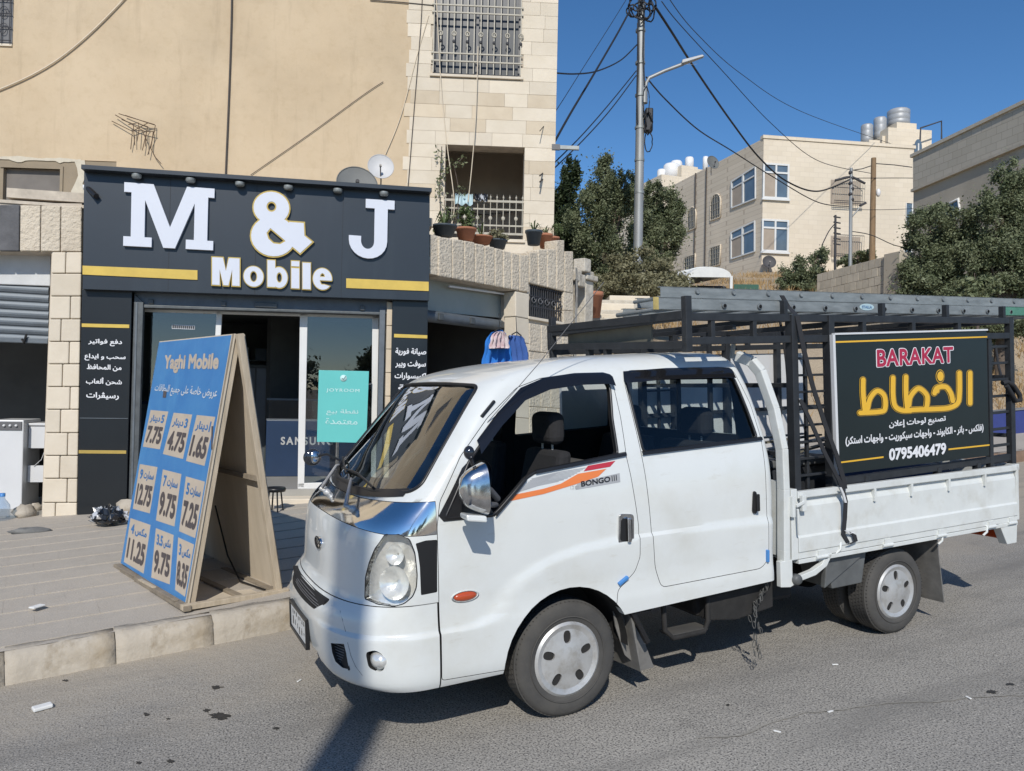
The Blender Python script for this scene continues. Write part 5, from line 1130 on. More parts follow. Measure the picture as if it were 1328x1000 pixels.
for k in range(7):
    y0 = 372 + k * 10.6; p0, p1 = F1.hit(-215, y0 - 5, .32), F1.hit(63.5, y0, .32); h = (F1.hit(63.5, y0, .32).z - F1.hit(63.5, y0 + 10.6, .32).z)
    prof = [(0, 0), (-.012, -h * .12), (-.022, -h * .4), (-.022, -h * .6), (-.012, -h * .88), (0, -h * .97), (.01, -h * .97), (.01, 0)]
    mb = Mb(); m_ = [(p1.x, .32 + a, p1.z + b_) for a, b_ in prof]; l_ = [(p0.x, .32 + a, p1.z + .04 + b_) for a, b_ in prof]; mb.add(l_ + m_, [(i, (i + 1) % 8, (i + 1) % 8 + 8, i + 8) for i in range(8)] + [tuple(range(7, -1, -1)), tuple(range(8, 16))])
    lp('slat', mb, M['steel_g'])
lp('bottom_bar', qbox(F1, [(-215, 436), (62, 446), (62.5, 438.5), (-215, 429)], .28, .34), M['steel_g'], bev=.01)
p = F1.hit(32, 440, .27); lp('shutter_latch', Mb().tube([(p.x - .03, .27, p.z), (p.x, .25, p.z - .05), (p.x + .02, .26, p.z + .06)], .014, 8), M['black'])
lp('side_wall', Mb().box(X(56) , X(56) + .06, .5, 4, -.4, Z(300)), M['wall_in']); lp('back_wall', Mb().box(-7.4, X(70), 3.4, 3.5, -.4, Z(300)), M['wall_in']); lp('shop_floor', Mb().box(-7.4, X(70), .1, 3.5, -.3, -.02), M['floor_in'])
lp('far_pillar', Mb().box(-5.6, -4.9, .0, .5, -.5, Z(320, 20)), M['stone_s'], bev=.01)
# far facade beyond the left picture edge (seen only in reflections)
lp('wall_panel', Mb().box(-9.5, -5.6, .1, .5, -.8, Z(262, 50)), M['stone_s'])
# appliances in the doorway
wm = thing('washing_machine', F1, (X(12, 600, .75), .75, 0), 'white top-loading washing machine standing in the left shop doorway', 'appliance')
a, b_ = F1.hit(-14, 662, .7), F1.hit(31, 545, .7)
put('body', Mb().box(a.x, b_.x, .7, 1.3, a.z, b_.z), M['white_app'], wm, bev=.012); put('control_panel', Mb().box(a.x + .02, b_.x - .02, .685, .70, b_.z - .13, b_.z - .02), M['grey_plastic'], wm, bev=.003)
for k in range(4): put('knob', Mb().lathe([(0, -.02), (.014, -.02), (.016, 0)], (b_.x - .08 - k * .07, .683, b_.z - .07), 'y', 14), M['white_app'], wm)
cb_ = thing('cabinet', F1, (X(45, 600, .9), .9, 0), 'white open cabinet with dark gaps and a cord, beside the stone pillar', 'cabinet')
a, b_ = F1.hit(31.5, 650, .85), F1.hit(62, 552, .85)
put('side_panel', Mb().box(a.x, a.x + .02, .85, 1.3, a.z, b_.z), M['white_app'], cb_); put('top', Mb().box(a.x - .04, b_.x + .1, .83, 1.32, b_.z, b_.z + .03), M['white_app'], cb_, bev=.004)
h = b_.z - a.z
put('drawer_front', Mb().box(a.x + .03, b_.x + .1, .85, .87, a.z + h * .70, b_.z - .01), M['white_app'], cb_); put('drawer_front', Mb().box(a.x + .03, b_.x + .1, .85, .87, a.z + h * .25, a.z + h * .47), M['white_app'], cb_); put('back_panel', Mb().box(a.x, b_.x + .1, 1.28, 1.3, a.z, b_.z), M['black'], cb_)
put('cord', Mb().tube([(b_.x - .02, .84, a.z + h * .68), (b_.x - .06, .83, a.z + h * .55), (b_.x - .15, .84, a.z + h * .46)], .004, 5), M['white_app'], cb_)
M['bottle'] = glass_mat('clear_plastic', (.75, .82, .9), .05)
bt = F1.hit(2, 683, -.1); b0 = put('water_bottle', Mb().lathe([(0, 0), (.075, 0), (.085, .02), (.085, .22), (.08, .26), (.03, .33), (.028, .38), (0, .38)], (0, 0, 0), 'z', 24), M['bottle'], fr=Fr(F1.M @ Matrix.Translation(bt)), label='clear plastic water bottle at the left edge of the pavement', cat='bottle'); put('bottle_cap', Mb().lathe([(.031, .36), (.031, .40), (0, .40)], (0, 0, 0), 'z', 16), M['blue_guard'], b0)
# rubble
def rock(px, py, r, lab, seed, m='kerb', z=.27):
    p = TM.hit(px, py, z, 2); w = TM.M @ p
    return put('stone', Mb().blob((0, 0, r[2] * .8), r, 9, 6, .22, seed), M[m], fr=frz(w.x, w.y, w.z, seed * 40), label=lab, cat='stone', fix=True)
M['grey_rock'] = mat('grey_stone', (.17, .17, .165), .9, var=.25, vs_=9, bump=.6, bs=20, bd=.01)
rock(32, 672, (.20, .13, .09), 'flat pale stone slab lying under the left shop shutter', 3); rock(40, 692, (.2, .09, .04), 'flat dark grey slab nearest the road, left of the pillar foot', 5, 'grey_rock'); rock(46, 665, (.09, .07, .07), 'small tan lump against the foot of the stone pillar', 7); rock(165, 668, (.14, .10, .11), 'squared pale block at the foot of the left shutter track', 9)
bg = TM.hit(140, 683, .28, 2); w = TM.M @ bg; rbg = random.Random(8); mb = Mb(); rows = []
for i in range(13):
    t = math.pi * i / 12; rows.append([(math.sin(t) * .21 * math.cos(2 * math.pi * k / 26) * rbg.uniform(.55, 1.15), math.sin(t) * .15 * math.sin(2 * math.pi * k / 26) * rbg.uniform(.55, 1.15), .02 + .12 * (1 + math.cos(t)) * rbg.uniform(.45, 1.0)) for k in range(26)]); rows[-1].append(rows[-1][0])
M['bag'] = mat('striped_bag_plastic', (.012, .014, .018), .25, c2=(.45, .47, .5), vs_=9, coat=.3); M['bag'].node_tree.nodes['Color Ramp'].color_ramp.elements[0].position = .52; M['bag'].node_tree.nodes['Color Ramp'].color_ramp.elements[1].position = .56
put('plastic_bag', mb.grid(rows, False), M['bag'], fr=frz(w.x, w.y, w.z, 10), label='crumpled black and white plastic bag at the foot of the black panel', cat='bag')
# security camera
sc_ = F1.hit(113, 243, -.1); cm = thing('security_camera', F1, sc_, 'small white and black security camera at the sign\'s upper left corner', 'camera')
put('mount', Mb().lathe([(0, -.03), (.045, -.03), (.05, .02), (0, .02)], sc_, 'z', 16), M['text_w'], cm); put('camera_body', Mb().tube([sc_ + V((.02, -.03, -.02)), sc_ + V((.14, -.13, -.13))], .035, 14), M['black_plastic'], cm)
# ------------------------------------------------------------ upper building, set back behind the shops (frame UF)
UF = frz(0, 14.2, 0, 3)
M['plaster'] = mat('ochre_plaster', (.515, .40, .262), .92, c2=(.585, .47, .325), vs_=.55, bump=.35, bs=24, bd=.008, detail=9, dirt=[(.45, (1, 1, 1), (.88, .88, .88), .45, .65), (1.6, (2.2, 1, .25), (.84, .83, .82), .56, .74), (6, (1, 1, 1), (.93, .92, .90), .5, .7)])
M['plaster_old'] = mat('old_brown_plaster', (.27, .22, .155), .92, var=.15, vs_=1.5, bump=.4, bs=20)
M['paint_edge'] = mat('peeling_cream_edge', (.55, .50, .40), .9, var=.1, vs_=8)
M['iron'] = mat('cream_window_iron', (.40, .37, .30), .55, var=.15, vs_=9)
M['iron_dk'] = mat('dark_window_iron', (.035, .035, .04), .6, var=.2)
M['dark_glass'] = mat('dark_pane', (.035, .04, .045), .3, var=.2, vs_=2, coat=.1)
M['curtain'] = mat('grey_curtain', (.17, .17, .175), .9, var=.2, vs_=3)
M['conduit'] = mat('dark_cable', (.06, .05, .045), .7, var=.2)
M['cream_cable'] = mat('cream_cable', (.62, .53, .40), .7, var=.1)
bd = thing('apartment_building', UF, (-2, 0, 0), 'ochre plastered apartment building with a cream stone corner rising behind the shop', 'building')
def U(px, py, y=0): return UF.hit(px, py, y)
zb = U(300, 330).z; ztop = U(560, -120).z + 1.5
xA, xB, xC = -17.0, U(545, 150).x, U(721.5, 130).x
def bp_(nm, mb, m, **k): return put(nm, mb, m, bd, **k)
w0, w1 = U(4, 217), U(77, 268)     # small window in the old plaster
bz = [(574, 681, 190.5, 309)]; bo0, bo1 = U(575.5, 308), U(680.5, 191.5); wo0, wo1 = U(561, 96), U(678, -45)
# plaster wall with the holes left by building it in strips
zo = U(50, 206).z
bp_('plaster_wall', Mb().box(xA, xB - .02, .0, .3, zo, ztop), M['plaster'])
bp_('old_plaster', Mb().box(xA, w0.x, .012, .3, zb, zo - .01).box(w1.x, U(150, 250).x, .012, .3, zb, zo - .01).box(w0.x, w1.x, .012, .3, w0.z, zo - .01), M['plaster_old'])
bp_('plaster_wall', Mb().box(U(150, 250).x, xB - .02, .0, .3, zb - .5, zo), M['plaster'])
e = Mb(); re_ = random.Random(2); n = 30; pts = [(U(-60 + 165 * k / n, 206).x, re_.uniform(-.02, .03)) for k in range(n + 1)]
e.prism([(x, zo - .03 - max(0, r_) * 1.5) for x, r_ in pts] + [(x, zo + .02 + r_ * .6) for x, r_ in reversed(pts)], -.006, .02)
bp_('paint_edge', e, M['paint_edge']); e = Mb(); x0 = U(98, 230).x
e.prism([(x0 + re_.uniform(-.04, .0) + .05 * math.sin(k), zo - k * .14) for k in range(9)] + [(x0 + .16 + re_.uniform(-.05, .04), zo - k * .14) for k in range(8, -1, -1)], -.004, .02); bp_('paint_edge', e, M['paint_edge'])
ww = bp_('blocked_window', Mb().box(w0.x - .01, w1.x + .01, .10, .16, w1.z, w0.z), M['grey_plastic']); bp_('window_frame', Mb().box(w0.x - .05, w1.x + .05, -.01, .06, w0.z, w0.z + .05).box(w1.x, w1.x + .05, -.01, .06, w1.z, w0.z), M['plaster_old'])
M['grey_board'] = mat('dusty_grey_board', (.17, .155, .14), .9, var=.15, vs_=3); ww.data.materials.clear(); ww.data.materials.append(M['grey_board'])
# top left window with scrolled grille
a, b_ = U(-50, 55), U(19.5, -60)
bp_('window_frame', Mb().box(a.x, b_.x, -.03, .02, a.z - .04, a.z), M['stone_s']); tw = bp_('window', Mb().box(a.x, b_.x, -.012, -.004, a.z, b_.z), M['curtain'])
mb = Mb()
for k in range(8): x = b_.x - .03 - k * .14; put('grille_bar', Mb().tube([(x, -.05, a.z), (x, -.05, b_.z)], .008, 6), M['iron_dk'], tw)
for k in range(9): z = a.z + .05 + k * .24; put('grille_bar', Mb().tube([(a.x, -.05, z), (b_.x, -.05, z)], .008, 6), M['iron_dk'], tw)
for k in range(4): c = (b_.x - .14, -.05, a.z + .25 + k * .3); put('scroll', Mb().tube([(c[0] + .09 * math.cos(t) * (1 - t / 14), -.05, c[2] + .12 * math.sin(t) * (1 - t / 14)) for t in [k2 * .5 for k2 in range(16)]], .006, 5), M['iron_dk'], tw)
# stone corner: backing wall round the openings, blocks laid course by course
xR = xC
def wall_around(mb, y0, y1):
    mb.box(xB - .02, xR - .03, y0, y1, bo1.z, wo0.z); mb.box(xB - .02, xR - .03, y0, y1, wo1.z, ztop)
    for o0, o1 in ((bo0, bo1), (wo0, wo1)): mb.box(xB - .02, o0.x, y0, y1, o0.z, o1.z); mb.box(o1.x, xR - .03, y0, y1, o0.z, o1.z)
    mb.box(xB - .02, xR - .03, y0, y1, zb - 2.5, bo0.z); return mb
bp_('backing_wall', wall_around(Mb(), .012, .35), M['mort'])
pitch = .2455; z = bo1.z; rb = random.Random(6)
while z > zb - .3: z -= pitch
cnt = 0
def clear(x0, x1, z0, z1, o0, o1): return x1 <= o0.x + .01 or x0 >= o1.x - .01 or z1 <= o0.z + .02 or z0 >= o1.z - .02
while z < U(600, -40).z:
    x = U(533, 100).x - rb.uniform(0, .12) ; odd = rb.random()
    while x < xR - .05:
        L_ = rb.uniform(.38, .78); x1 = min(x + L_, xR)
        if xR - x1 < .2: x1 = xR
        segs = [(x, x1)]
        for o0, o1 in ((bo0, bo1), (wo0, wo1)):
            ns = []
            for s0, s1 in segs:
                if clear(s0, s1, z, z + pitch, o0, o1): ns.append((s0, s1))
                else:
                    if s0 < o0.x - .04: ns.append((s0, o0.x))
                    if s1 > o1.x + .04: ns.append((o1.x, s1))
            segs = ns
        for s0, s1 in segs:
            if s1 - s0 > .06:
                t_ = rb.random() < .10 or (abs(z - U(600, 170).z) < .14 and rb.random() < .6)
                bp_('stone_block', Mb().box(s0 + .0012, s1 - .0012, -.008 - rb.uniform(0, .006), .1, z + .0012, z + pitch - .0012), M['stone_tan'] if t_ else M['stone_s'], bev=.003, seg=1); cnt += 1
        x = x1
    z += pitch
bp_('corner_return', Mb().box(xR - .04, xR - .004, .1, 9, zb - 2.5, ztop), M['stone_s']); bp_('roof', Mb().box(xA, xR - .05, .3, 9, ztop - .3, ztop), M['mort'])
# window with cream bars
wn1 = bp_('window', Mb().box(wo0.x, wo1.x, .17, .18, wo0.z, wo1.z), M['dark_glass'])
bp_('window_sill', Mb().box(wo0.x - .05, wo1.x + .05, -.05, .2, wo0.z - .05, wo0.z - .001), M['stone_s'], bev=.006)
h = wo1.z - wo0.z; w_ = wo1.x - wo0.x
for x in (wo0.x + .02, wo0.x + w_ / 2, wo1.x - .02): put('frame', Mb().box(x - .025, x + .025, .13, .17, wo0.z, wo1.z), M['grey_plastic'], wn1)
put('curtain', Mb().grid([[(wo0.x + w_ * k / 60, .24 + .03 * math.sin(k * 1.3), zz) for k in range(61)] for zz in (wo0.z + .1, wo0.z + .95)]), M['curtain'], wn1)
for s_ in (wo0.z + .02, wo1.z): put('frame', Mb().box(wo0.x, wo1.x, .13, .17, s_ - .03, s_ + .03), M['grey_plastic'], wn1)
wt = lambda py: U(620, py, -.04).z
for py in (8, 17.5, 70.5, 80.5, -25): put('grille_bar', Mb().box(wo0.x - .03, wo1.x + .03, -.05, -.025, wt(py) - .012, wt(py) + .012), M['iron'], wn1)
for k in range(14):
    x = wo0.x + .01 + (w_ - .02) * k / 13; put('grille_bar', Mb().box(x - .009, x + .009, -.042, -.03, wo0.z + .02, wo1.z), M['iron'], wn1)
    if k % 2 and k: put('rosette', Mb().tube([(x + .04 * math.cos(t), -.045, wt(45) + .04 * math.sin(t)) for t in [2 * math.pi * q / 12 for q in range(12)]], .012, 6, close=True), M['iron'], wn1); put('rosette', Mb().blob((x, -.04, wt(55)), (.03, .02, .035), 8, 5), M['iron_dk'], wn1)
# loggia with railing
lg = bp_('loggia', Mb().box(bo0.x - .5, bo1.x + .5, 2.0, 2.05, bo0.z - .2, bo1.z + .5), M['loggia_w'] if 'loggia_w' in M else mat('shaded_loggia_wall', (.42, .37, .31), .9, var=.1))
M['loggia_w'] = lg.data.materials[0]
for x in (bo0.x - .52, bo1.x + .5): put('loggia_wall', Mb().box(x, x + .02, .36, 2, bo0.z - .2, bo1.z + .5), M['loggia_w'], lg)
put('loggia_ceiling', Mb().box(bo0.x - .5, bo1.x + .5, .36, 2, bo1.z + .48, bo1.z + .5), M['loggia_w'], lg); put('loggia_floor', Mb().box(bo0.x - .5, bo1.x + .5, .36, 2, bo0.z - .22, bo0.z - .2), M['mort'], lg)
put('loggia_cable', Mb().tube([(bo0.x, 1.9, bo1.z - .75), ((bo0.x + bo1.x) / 2, 1.9, bo1.z - .83), (bo1.x, 1.9, bo1.z - .74)], .012, 5), M['conduit'], lg)
rl = bp_('railing', Mb().box(bo0.x, bo1.x, -.03, -.005, U(630, 261).z - .02, U(630, 261).z + .02), M['iron'])
for py, q in ((271.5, .014), (292.5, .014), (303, .02)): put('rail', Mb().box(bo0.x, bo1.x, -.028, -.008, U(630, py).z - q, U(630, py).z + q), M['iron'], rl)
for k in range(13):
    x = bo0.x + .02 + (bo1.x - bo0.x - .04) * k / 12; zt_ = U(630, 252).z
    put('baluster', Mb().tube([(x, -.018, U(630, 304).z), (x, -.018, zt_ - .06), (x, -.018, zt_)], [.009, .009, .002], 6).blob((x, -.018, zt_ - .06), (.018, .018, .03), 8, 5), M['iron'], rl)
    if k % 2: put('rosette', Mb().blob((x, -.02, U(630, 283).z), (.035, .012, .04), 10, 6), M['iron'], rl)
bp_('loggia_sill', Mb().box(bo0.x - .04, bo1.x + .04, -.05, .3, bo0.z - .06, bo0.z - .001), M['stone_s'], bev=.006)
# thin bracket lamp off the corner
p = U(719, 191); q = U(751, 194)
bk = thing('wall_lamp', UF, p, 'slim horizontal tube lamp sticking out from the stone building corner into the sky', 'lamp')
put('arm', Mb().box(p.x - .05, p.x + .10, -.03, .03, p.z - .05, p.z + .05), M['grey_plastic'], bk); put('tube_lamp', Mb().box(p.x + .10, q.x, -.03, .03, p.z - .04, p.z + .035), M['alu'], bk, bev=.008)
def cable(name, fr, pts, y, r, m, label, parent=None, cat='cable', sag=None):
    P_ = [fr.hit(a, b, y) for a, b in pts]; Q = []
    for i in range(len(P_) - 1):
        for t in range(6):
            t /= 6; p0, p1, p2, p3 = P_[max(i - 1, 0)], P_[i], P_[i + 1], P_[min(i + 2, len(P_) - 1)]
            Q.append(.5 * ((2 * p1) + (p2 - p0) * t + (2 * p0 - 5 * p1 + 4 * p2 - p3) * t * t + (3 * p1 - p0 - 3 * p2 + p3) * t ** 3))
    Q.append(P_[-1]); return put(name, Mb().tube(Q, r, 6), m, fr=fr, label=label, cat=cat)
cable('downpipe_cable', UF, [(301, -40), (300, 30), (297, 120), (292, 240)], -.03, .017, M['conduit'], 'thick dark cable running straight down the ochre wall behind the sign')
cable('wall_cable', UF, [(230, -80), (155, 5), (95, 62), (40, 98), (-40, 132)], -.03, .014, M['cream_cable'], 'cream cable curving across the ochre wall at the upper left')
cable('wall_cable', UF, [(497, 106), (470, 124), (400, 175), (325, 227)], -.02, .006, M['conduit'], 'thin cable slanting down the ochre wall to the top of the sign')
cable('wall_cable', UF, [(548, -20), (546, 30), (538, 130), (529, 245)], -.03, .008, M['conduit'], 'thin dark cable down the cream stone, just left of the barred window')
cable('wall_cable', UF, [(556, 20), (540, 75), (520, 150), (500, 200)], -.02, .008, M['cream_cable'], 'faint cable slanting from the barred window to the white dish')
cable('wall_cable', UF, [(480, 0), (520, 3), (562, 7)], -.02, .009, M['conduit'], 'short thin cable crossing into the top of the barred window')
cable('rope', UF, [(566, 0), (572, 110), (580, 190), (589, 260), (586, 292)], -.12, .009, M['cream_cable'], 'left of two cords hanging from the barred window over the loggia opening', cat='rope')
cable('rope', UF, [(620, 60), (617, 150), (612, 215), (607, 262)], -.12, .009, M['cream_cable'], 'right of two cords hanging from the barred window over the loggia opening', cat='rope')
# old tv aerial rods lying against the wall
an = thing('tv_aerial', UF, U(175, 160), 'rusty bent rebar aerial sticking out of the ochre wall above the sign', 'aerial')
M['rust'] = mat('rusty_rod', (.10, .06, .035), .8, var=.3)
zsc = 1 / 3.845
for k, l in enumerate([[(558, 604), (660, 655), (652, 745)], [(575, 573), (670, 628), (720, 655), (772, 657)], [(592, 567), (700, 600), (772, 622)], [(625, 575), (735, 612), (775, 625), (768, 660), (755, 715), (737, 772)], [(610, 597), (665, 622), (672, 725)], [(640, 622), (690, 612), (693, 650), (683, 705)], [(693, 618), (737, 632), (732, 655), (710, 750)], [(712, 655), (730, 700)], [(730, 655), (724, 730)], [(765, 655), (752, 740), (775, 785), (803, 816)], [(660, 655), (740, 612)]]):
    put('rod', Mb().tube([U(a * zsc, b * zsc, -.05 - .04 * (j % 2) - .02 * (k % 3)) for j, (a, b) in enumerate(l)], .0075, 5), M['rust'], an)
# dishes on the podium roof
def dish(fr, px, py, r, y, nrm, m, lab, arm=True, zbase=None):
    c = fr.hit(px, py, y); t = thing('satellite_dish', fr, c, lab, 'satellite dish'); n = V(nrm).normalized(); u = n.orthogonal().normalized(); w = n.cross(u); rows = []
    for i in range(8):
        q = i / 7; rows.append([c + (u * math.cos(a) + w * math.sin(a) * 1.08) * r * q + n * (.16 * r * q * q) for a in [2 * math.pi * k / 32 for k in range(33)]])
    put('reflector', Mb().grid(rows), m, t); put('dish_rim', Mb().tube(rows[-1][:-1], r * .03, 6, close=True), m, t)
    f_ = c + n * r * .9 - V((0, 0, r * .25)); put('feed_arm', Mb().tube([c - V((0, 0, r)) + n * .1 * r, f_], r * .03 + .004, 6), M['grey_plastic'], t); put('feed_horn', Mb().tube([f_, f_ - n * r * .22], r * .1, 10), M['black_plastic'], t)
    put('mast', Mb().tube([c - n * .03, c - n * .12, c - n * .12 - V((0, 0, r * 1.8))], r * .06, 8), M['grey_plastic'], t); return t
M['dish_w'] = mat('white_dish', (.5, .5, .5), .5, var=.1); M['dish_g'] = mat('grey_dish', (.13, .135, .13), .6, var=.15)
dish(F1, 494, 217, .19, 1.6, (-.1, -1, .2), M['dish_w'], 'small white satellite dish above the right end of the sign'); dish(F1, 463, 241, .29, 1.4, (.0, -1, .35), M['dish_g'], 'larger grey satellite dish half hidden behind the sign\'s top edge')
# ------------------------------------------------------------ terrace wing at the right (frame WF)
ec_ = F1.M @ F1.hit(557, 420, -.02)
WF = frz(ec_.x, ec_.y, 0, 52.6)
wg = thing('terrace_wing', WF, (1.5, 0, 0), 'rough stone terrace wall with an open lock-up and a barred window, right of the sign', 'wall')
def G(px, py, y=0): return WF.hit(px, py, y)
def wp(nm, mb, m, **k): return put(nm, mb, m, wg, **k)
zg = -.5
xa, xb = G(569, 350).x, G(686.5, 350).x; xe = G(744, 350).x
xs3 = [568.8, 586.8, 602.4, 616.3, 628.8, 642, 652.8, 663.6, 674, 686.5, 698, 710, 722, 732.5, 744]
tops = [307, 309.6, 312, 315.5, 318.5, 321.5, 325, 328, 331, 327, 323.5, 323, 311.5, 326, 326]
def btm(px): return 358 + (px - 569) * .182
for k in range(len(xs3) - 1):
    a, b_ = xs3[k] + .35, xs3[k + 1] - .35; t0 = tops[k]; t1 = tops[k] + 2.2 if k < 8 else tops[k]
    yb0, yb1 = (btm(a), btm(b_)) if k < 9 else (367 + (a - 686.5) * .24, 367 + (b_ - 686.5) * .24)
    wp('stone_block', qbox(WF, [(a, yb0), (b_, yb1), (b_, t1), (a, t0)], -.03 - rb.uniform(0, .02), .22), M['stone_r'], bev=.018)
wp('parapet_end', Mb().hexa([(xa - .2, -.02, G(569, 358).z), (xa, -.03, G(569, 358).z), (xa, .2, G(569, 358).z), (xa - .2, .2, G(569, 358).z)], [(xa - .2, -.02, G(569, 307).z), (xa, -.03, G(569, 307).z), (xa, .2, G(569, 307).z), (xa - .2, .2, G(569, 307).z)]), M['stone_r'], bev=.01)
zd = G(640, 350).z
wp('terrace_slab', Mb().prism([(xa - .3, .05), (xe, .05), (xe - .2, 3.4), (xa - 2.6, 3.6)], zd - .1, zd + .1, 2), M['mort'])
# lock-up: reveal, fascia board, shutter roll, dark room
zc = G(668, 376).z
xo0, xo1 = G(556, 400, .35).x - .1, G(668, 400).x
wp('lintel', Mb().box(xo0, xo1 + .4, .02, .5, zc - .02, zc + .2), M['mort'])
M['pale_green'] = mat('pale_green_board', (.36, .39, .36), .6, var=.08, vs_=3)
wp('fascia_board', qbox(WF, [(548, 403), (668, 414), (668, 371), (548, 354)], .30, .34), M['pale_green'], bev=.005)
wp('tube_lamp', Mb().tube([G(582, 371, .2), G(660, 382, .2)], .018, 8), M['text_w'])
wp('shutter_roll', Mb().tube([G(540, 408, .3), G(664, 424, .3)], .085, 14), M['steel_g']); 
for px in (571, 612, 650): q = G(px, 411 + (px - 571) * .13, .22); wp('roll_bracket', Mb().box(q.x - .05, q.x + .05, .19, .25, q.z - .05, q.z + .05), M['steel_dk'], bev=.01)
wp('side_track', qbox(WF, [(660, 560), (664, 560), (668, 420), (664, 420)], .2, .3), M['steel_g'])
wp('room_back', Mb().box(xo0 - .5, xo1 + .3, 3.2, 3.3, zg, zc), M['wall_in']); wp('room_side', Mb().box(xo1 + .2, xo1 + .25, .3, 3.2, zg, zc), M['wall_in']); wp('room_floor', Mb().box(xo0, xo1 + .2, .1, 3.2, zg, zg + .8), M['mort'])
# column and wall under the parapet
k = 0; y_ = 378
def wallblocks(px0, px1, py0, py1, cols, rows_, m='stone_r', skip=None, off=-.02, jit=.25):
    for i in range(rows_):
        f0, f1 = i / rows_, (i + 1) / rows_; sh = (.5 if i % 2 else 0)
        es = [0] + [min(1, max(0, (j + sh + rb.uniform(-jit, jit) * .3) / cols)) for j in range(1, cols + (1 if sh else 0))] + [1]
        es = sorted(set(es))
        for a, b_ in zip(es[:-1], es[1:]):
            if b_ - a < .05: continue
            X0, X1 = px0 + (px1 - px0) * a, px0 + (px1 - px0) * b_
            tl, tr = py0(X0), py0(X1); bl, br_ = py1(X0), py1(X1)
            q = [(X0 + .3, bl * f1 + tl * (1 - f1) - .4), (X1 - .3, br_ * f1 + tr * (1 - f1) - .4), (X1 - .3, br_ * f0 + tr * (1 - f0)), (X0 + .3, bl * f0 + tl * (1 - f0))]
            cx = (X0 + X1) / 2; cy = (q[0][1] + q[3][1]) / 2
            if skip and skip(cx, cy): continue
            wp('stone_block', qbox(WF, q, off - rb.uniform(0, .02), .2), M[m], bev=.012)
wallblocks(668.5, 686.5, lambda x: 379 + (x - 674) * .2, lambda x: 640, 1, 8, 'stone_s')
wallblocks(686.5, 744, lambda x: 419 + (x - 686.5) * .16, lambda x: 600, 4, 5)
wallblocks(731, 744, lambda x: 378 + (x - 731) * .2, lambda x: 427, 1, 2)
wp('wall_core', Mb().box(xo1 + .02, G(686.5, 400).x, .01, .3, zg, G(686.5, 372).z).box(G(686.5, 400).x, G(731, 400).x, .01, .3, zg, G(686.5, 412).z).box(G(731, 400).x, xe, .01, .3, zg, G(731, 380).z).box(G(686.5, 400).x - .02, xe, .01, .18, G(710, 366).z, G(710, 345).z), M['mort'])
wn = wp('window', Mb().box(G(687, 400, .15).x, G(731, 400, .15).x, .15, .16, G(700, 416).z - .2, G(700, 366).z), M['dark_glass'])
put('window_sill', qbox(WF, [(686, 413.5), (732, 421.5), (732, 418), (686, 410)], -.05, .15), M['stone_s'], wn, bev=.006)
for k in range(16):
    x = 687.5 + k * 2.85; put('grille_bar', Mb().tube([G(x, 410 + (x - 686) * .17, .02), G(x, 368.5 + (x - 686) * .23, .02)], .011, 5), M['iron_dk'], wn)
for f_ in (0, .33, .66, .97): put('grille_bar', Mb().tube([G(687, 410 - 40 * f_, .02), G(730.5, 418 - 39 * f_, .02)], .012, 5), M['iron_dk'], wn)
for k in range(5):
    x = 692 + k * 8.6; put('scroll', Mb().tube([G(x + 3.2 * math.cos(t) * (1 - t / 11), 388 + (x - 690) * .2 + 5 * math.sin(t) * (1 - t / 11), .0) for t in [q * .6 for q in range(12)]], .009, 5), M['grey_plastic'], wn)
# rounded rough pier and capped gatepost beyond
pr = thing('stone_pier', WF, G(752, 420), 'weathered whitish stone pier with a cap at the end of the terrace wall', 'pillar')
M['stone_w'] = mat('streaked_pale_stone', (.36, .32, .26), .9, c2=(.62, .58, .50), vs_=4, bump=.9, bs=12, bd=.03)
p0 = G(744, 400, 0)
rows = []
for i in range(12):
    z = zg + (G(750, 348).z - zg) * i / 11; rows.append([(p0.x + .30 * math.sin(a) + rb.uniform(-.015, .015), .32 - .34 * math.cos(a) + rb.uniform(-.015, .015), z) for a in [math.pi * k / 12 * .95 for k in range(13)]])
put('shaft', Mb().grid(rows, True), M['stone_w'], pr)
c = G(756, 365, .35); put('post', Mb().box(c.x - .14, c.x + .14, .2, .5, zg, c.z), M['stone_w'], pr, bev=.02); put('cap', Mb().box(c.x - .2, c.x + .2, .14, .56, c.z, c.z + .1).box(c.x - .15, c.x + .15, .2, .5, c.z + .1, c.z + .18), M['stone_w'], pr, bev=.02)
for i, (a, b_) in enumerate(((745, 345), (750, 352), (757, 333))):
    q = G(a, b_ + 6, .2); put('broken_stone', Mb().box(q.x - .12, q.x + .1, .1, .35, q.z - .2, q.z + .02 * i), M['stone_w'], pr, bev=.02)
# steps and ledges climbing behind the pier
sp_ = thing('garden_steps', W0, (2.0, 15, 2), 'pale stone ledge steps above the truck roof, left of the bush', 'steps')
for i in range(6):
    p = W0.hit(756 + i * 11, 412 - i * 5.5, 15.2 + i * .35); put('step', Mb().box(p.x - .35, p.x + .55, p.y, p.y + .8, p.z - .5, p.z + rb.uniform(-.02, .04)), M['stone_s'] if i % 2 else M['stone_w'], sp_, bev=.02)
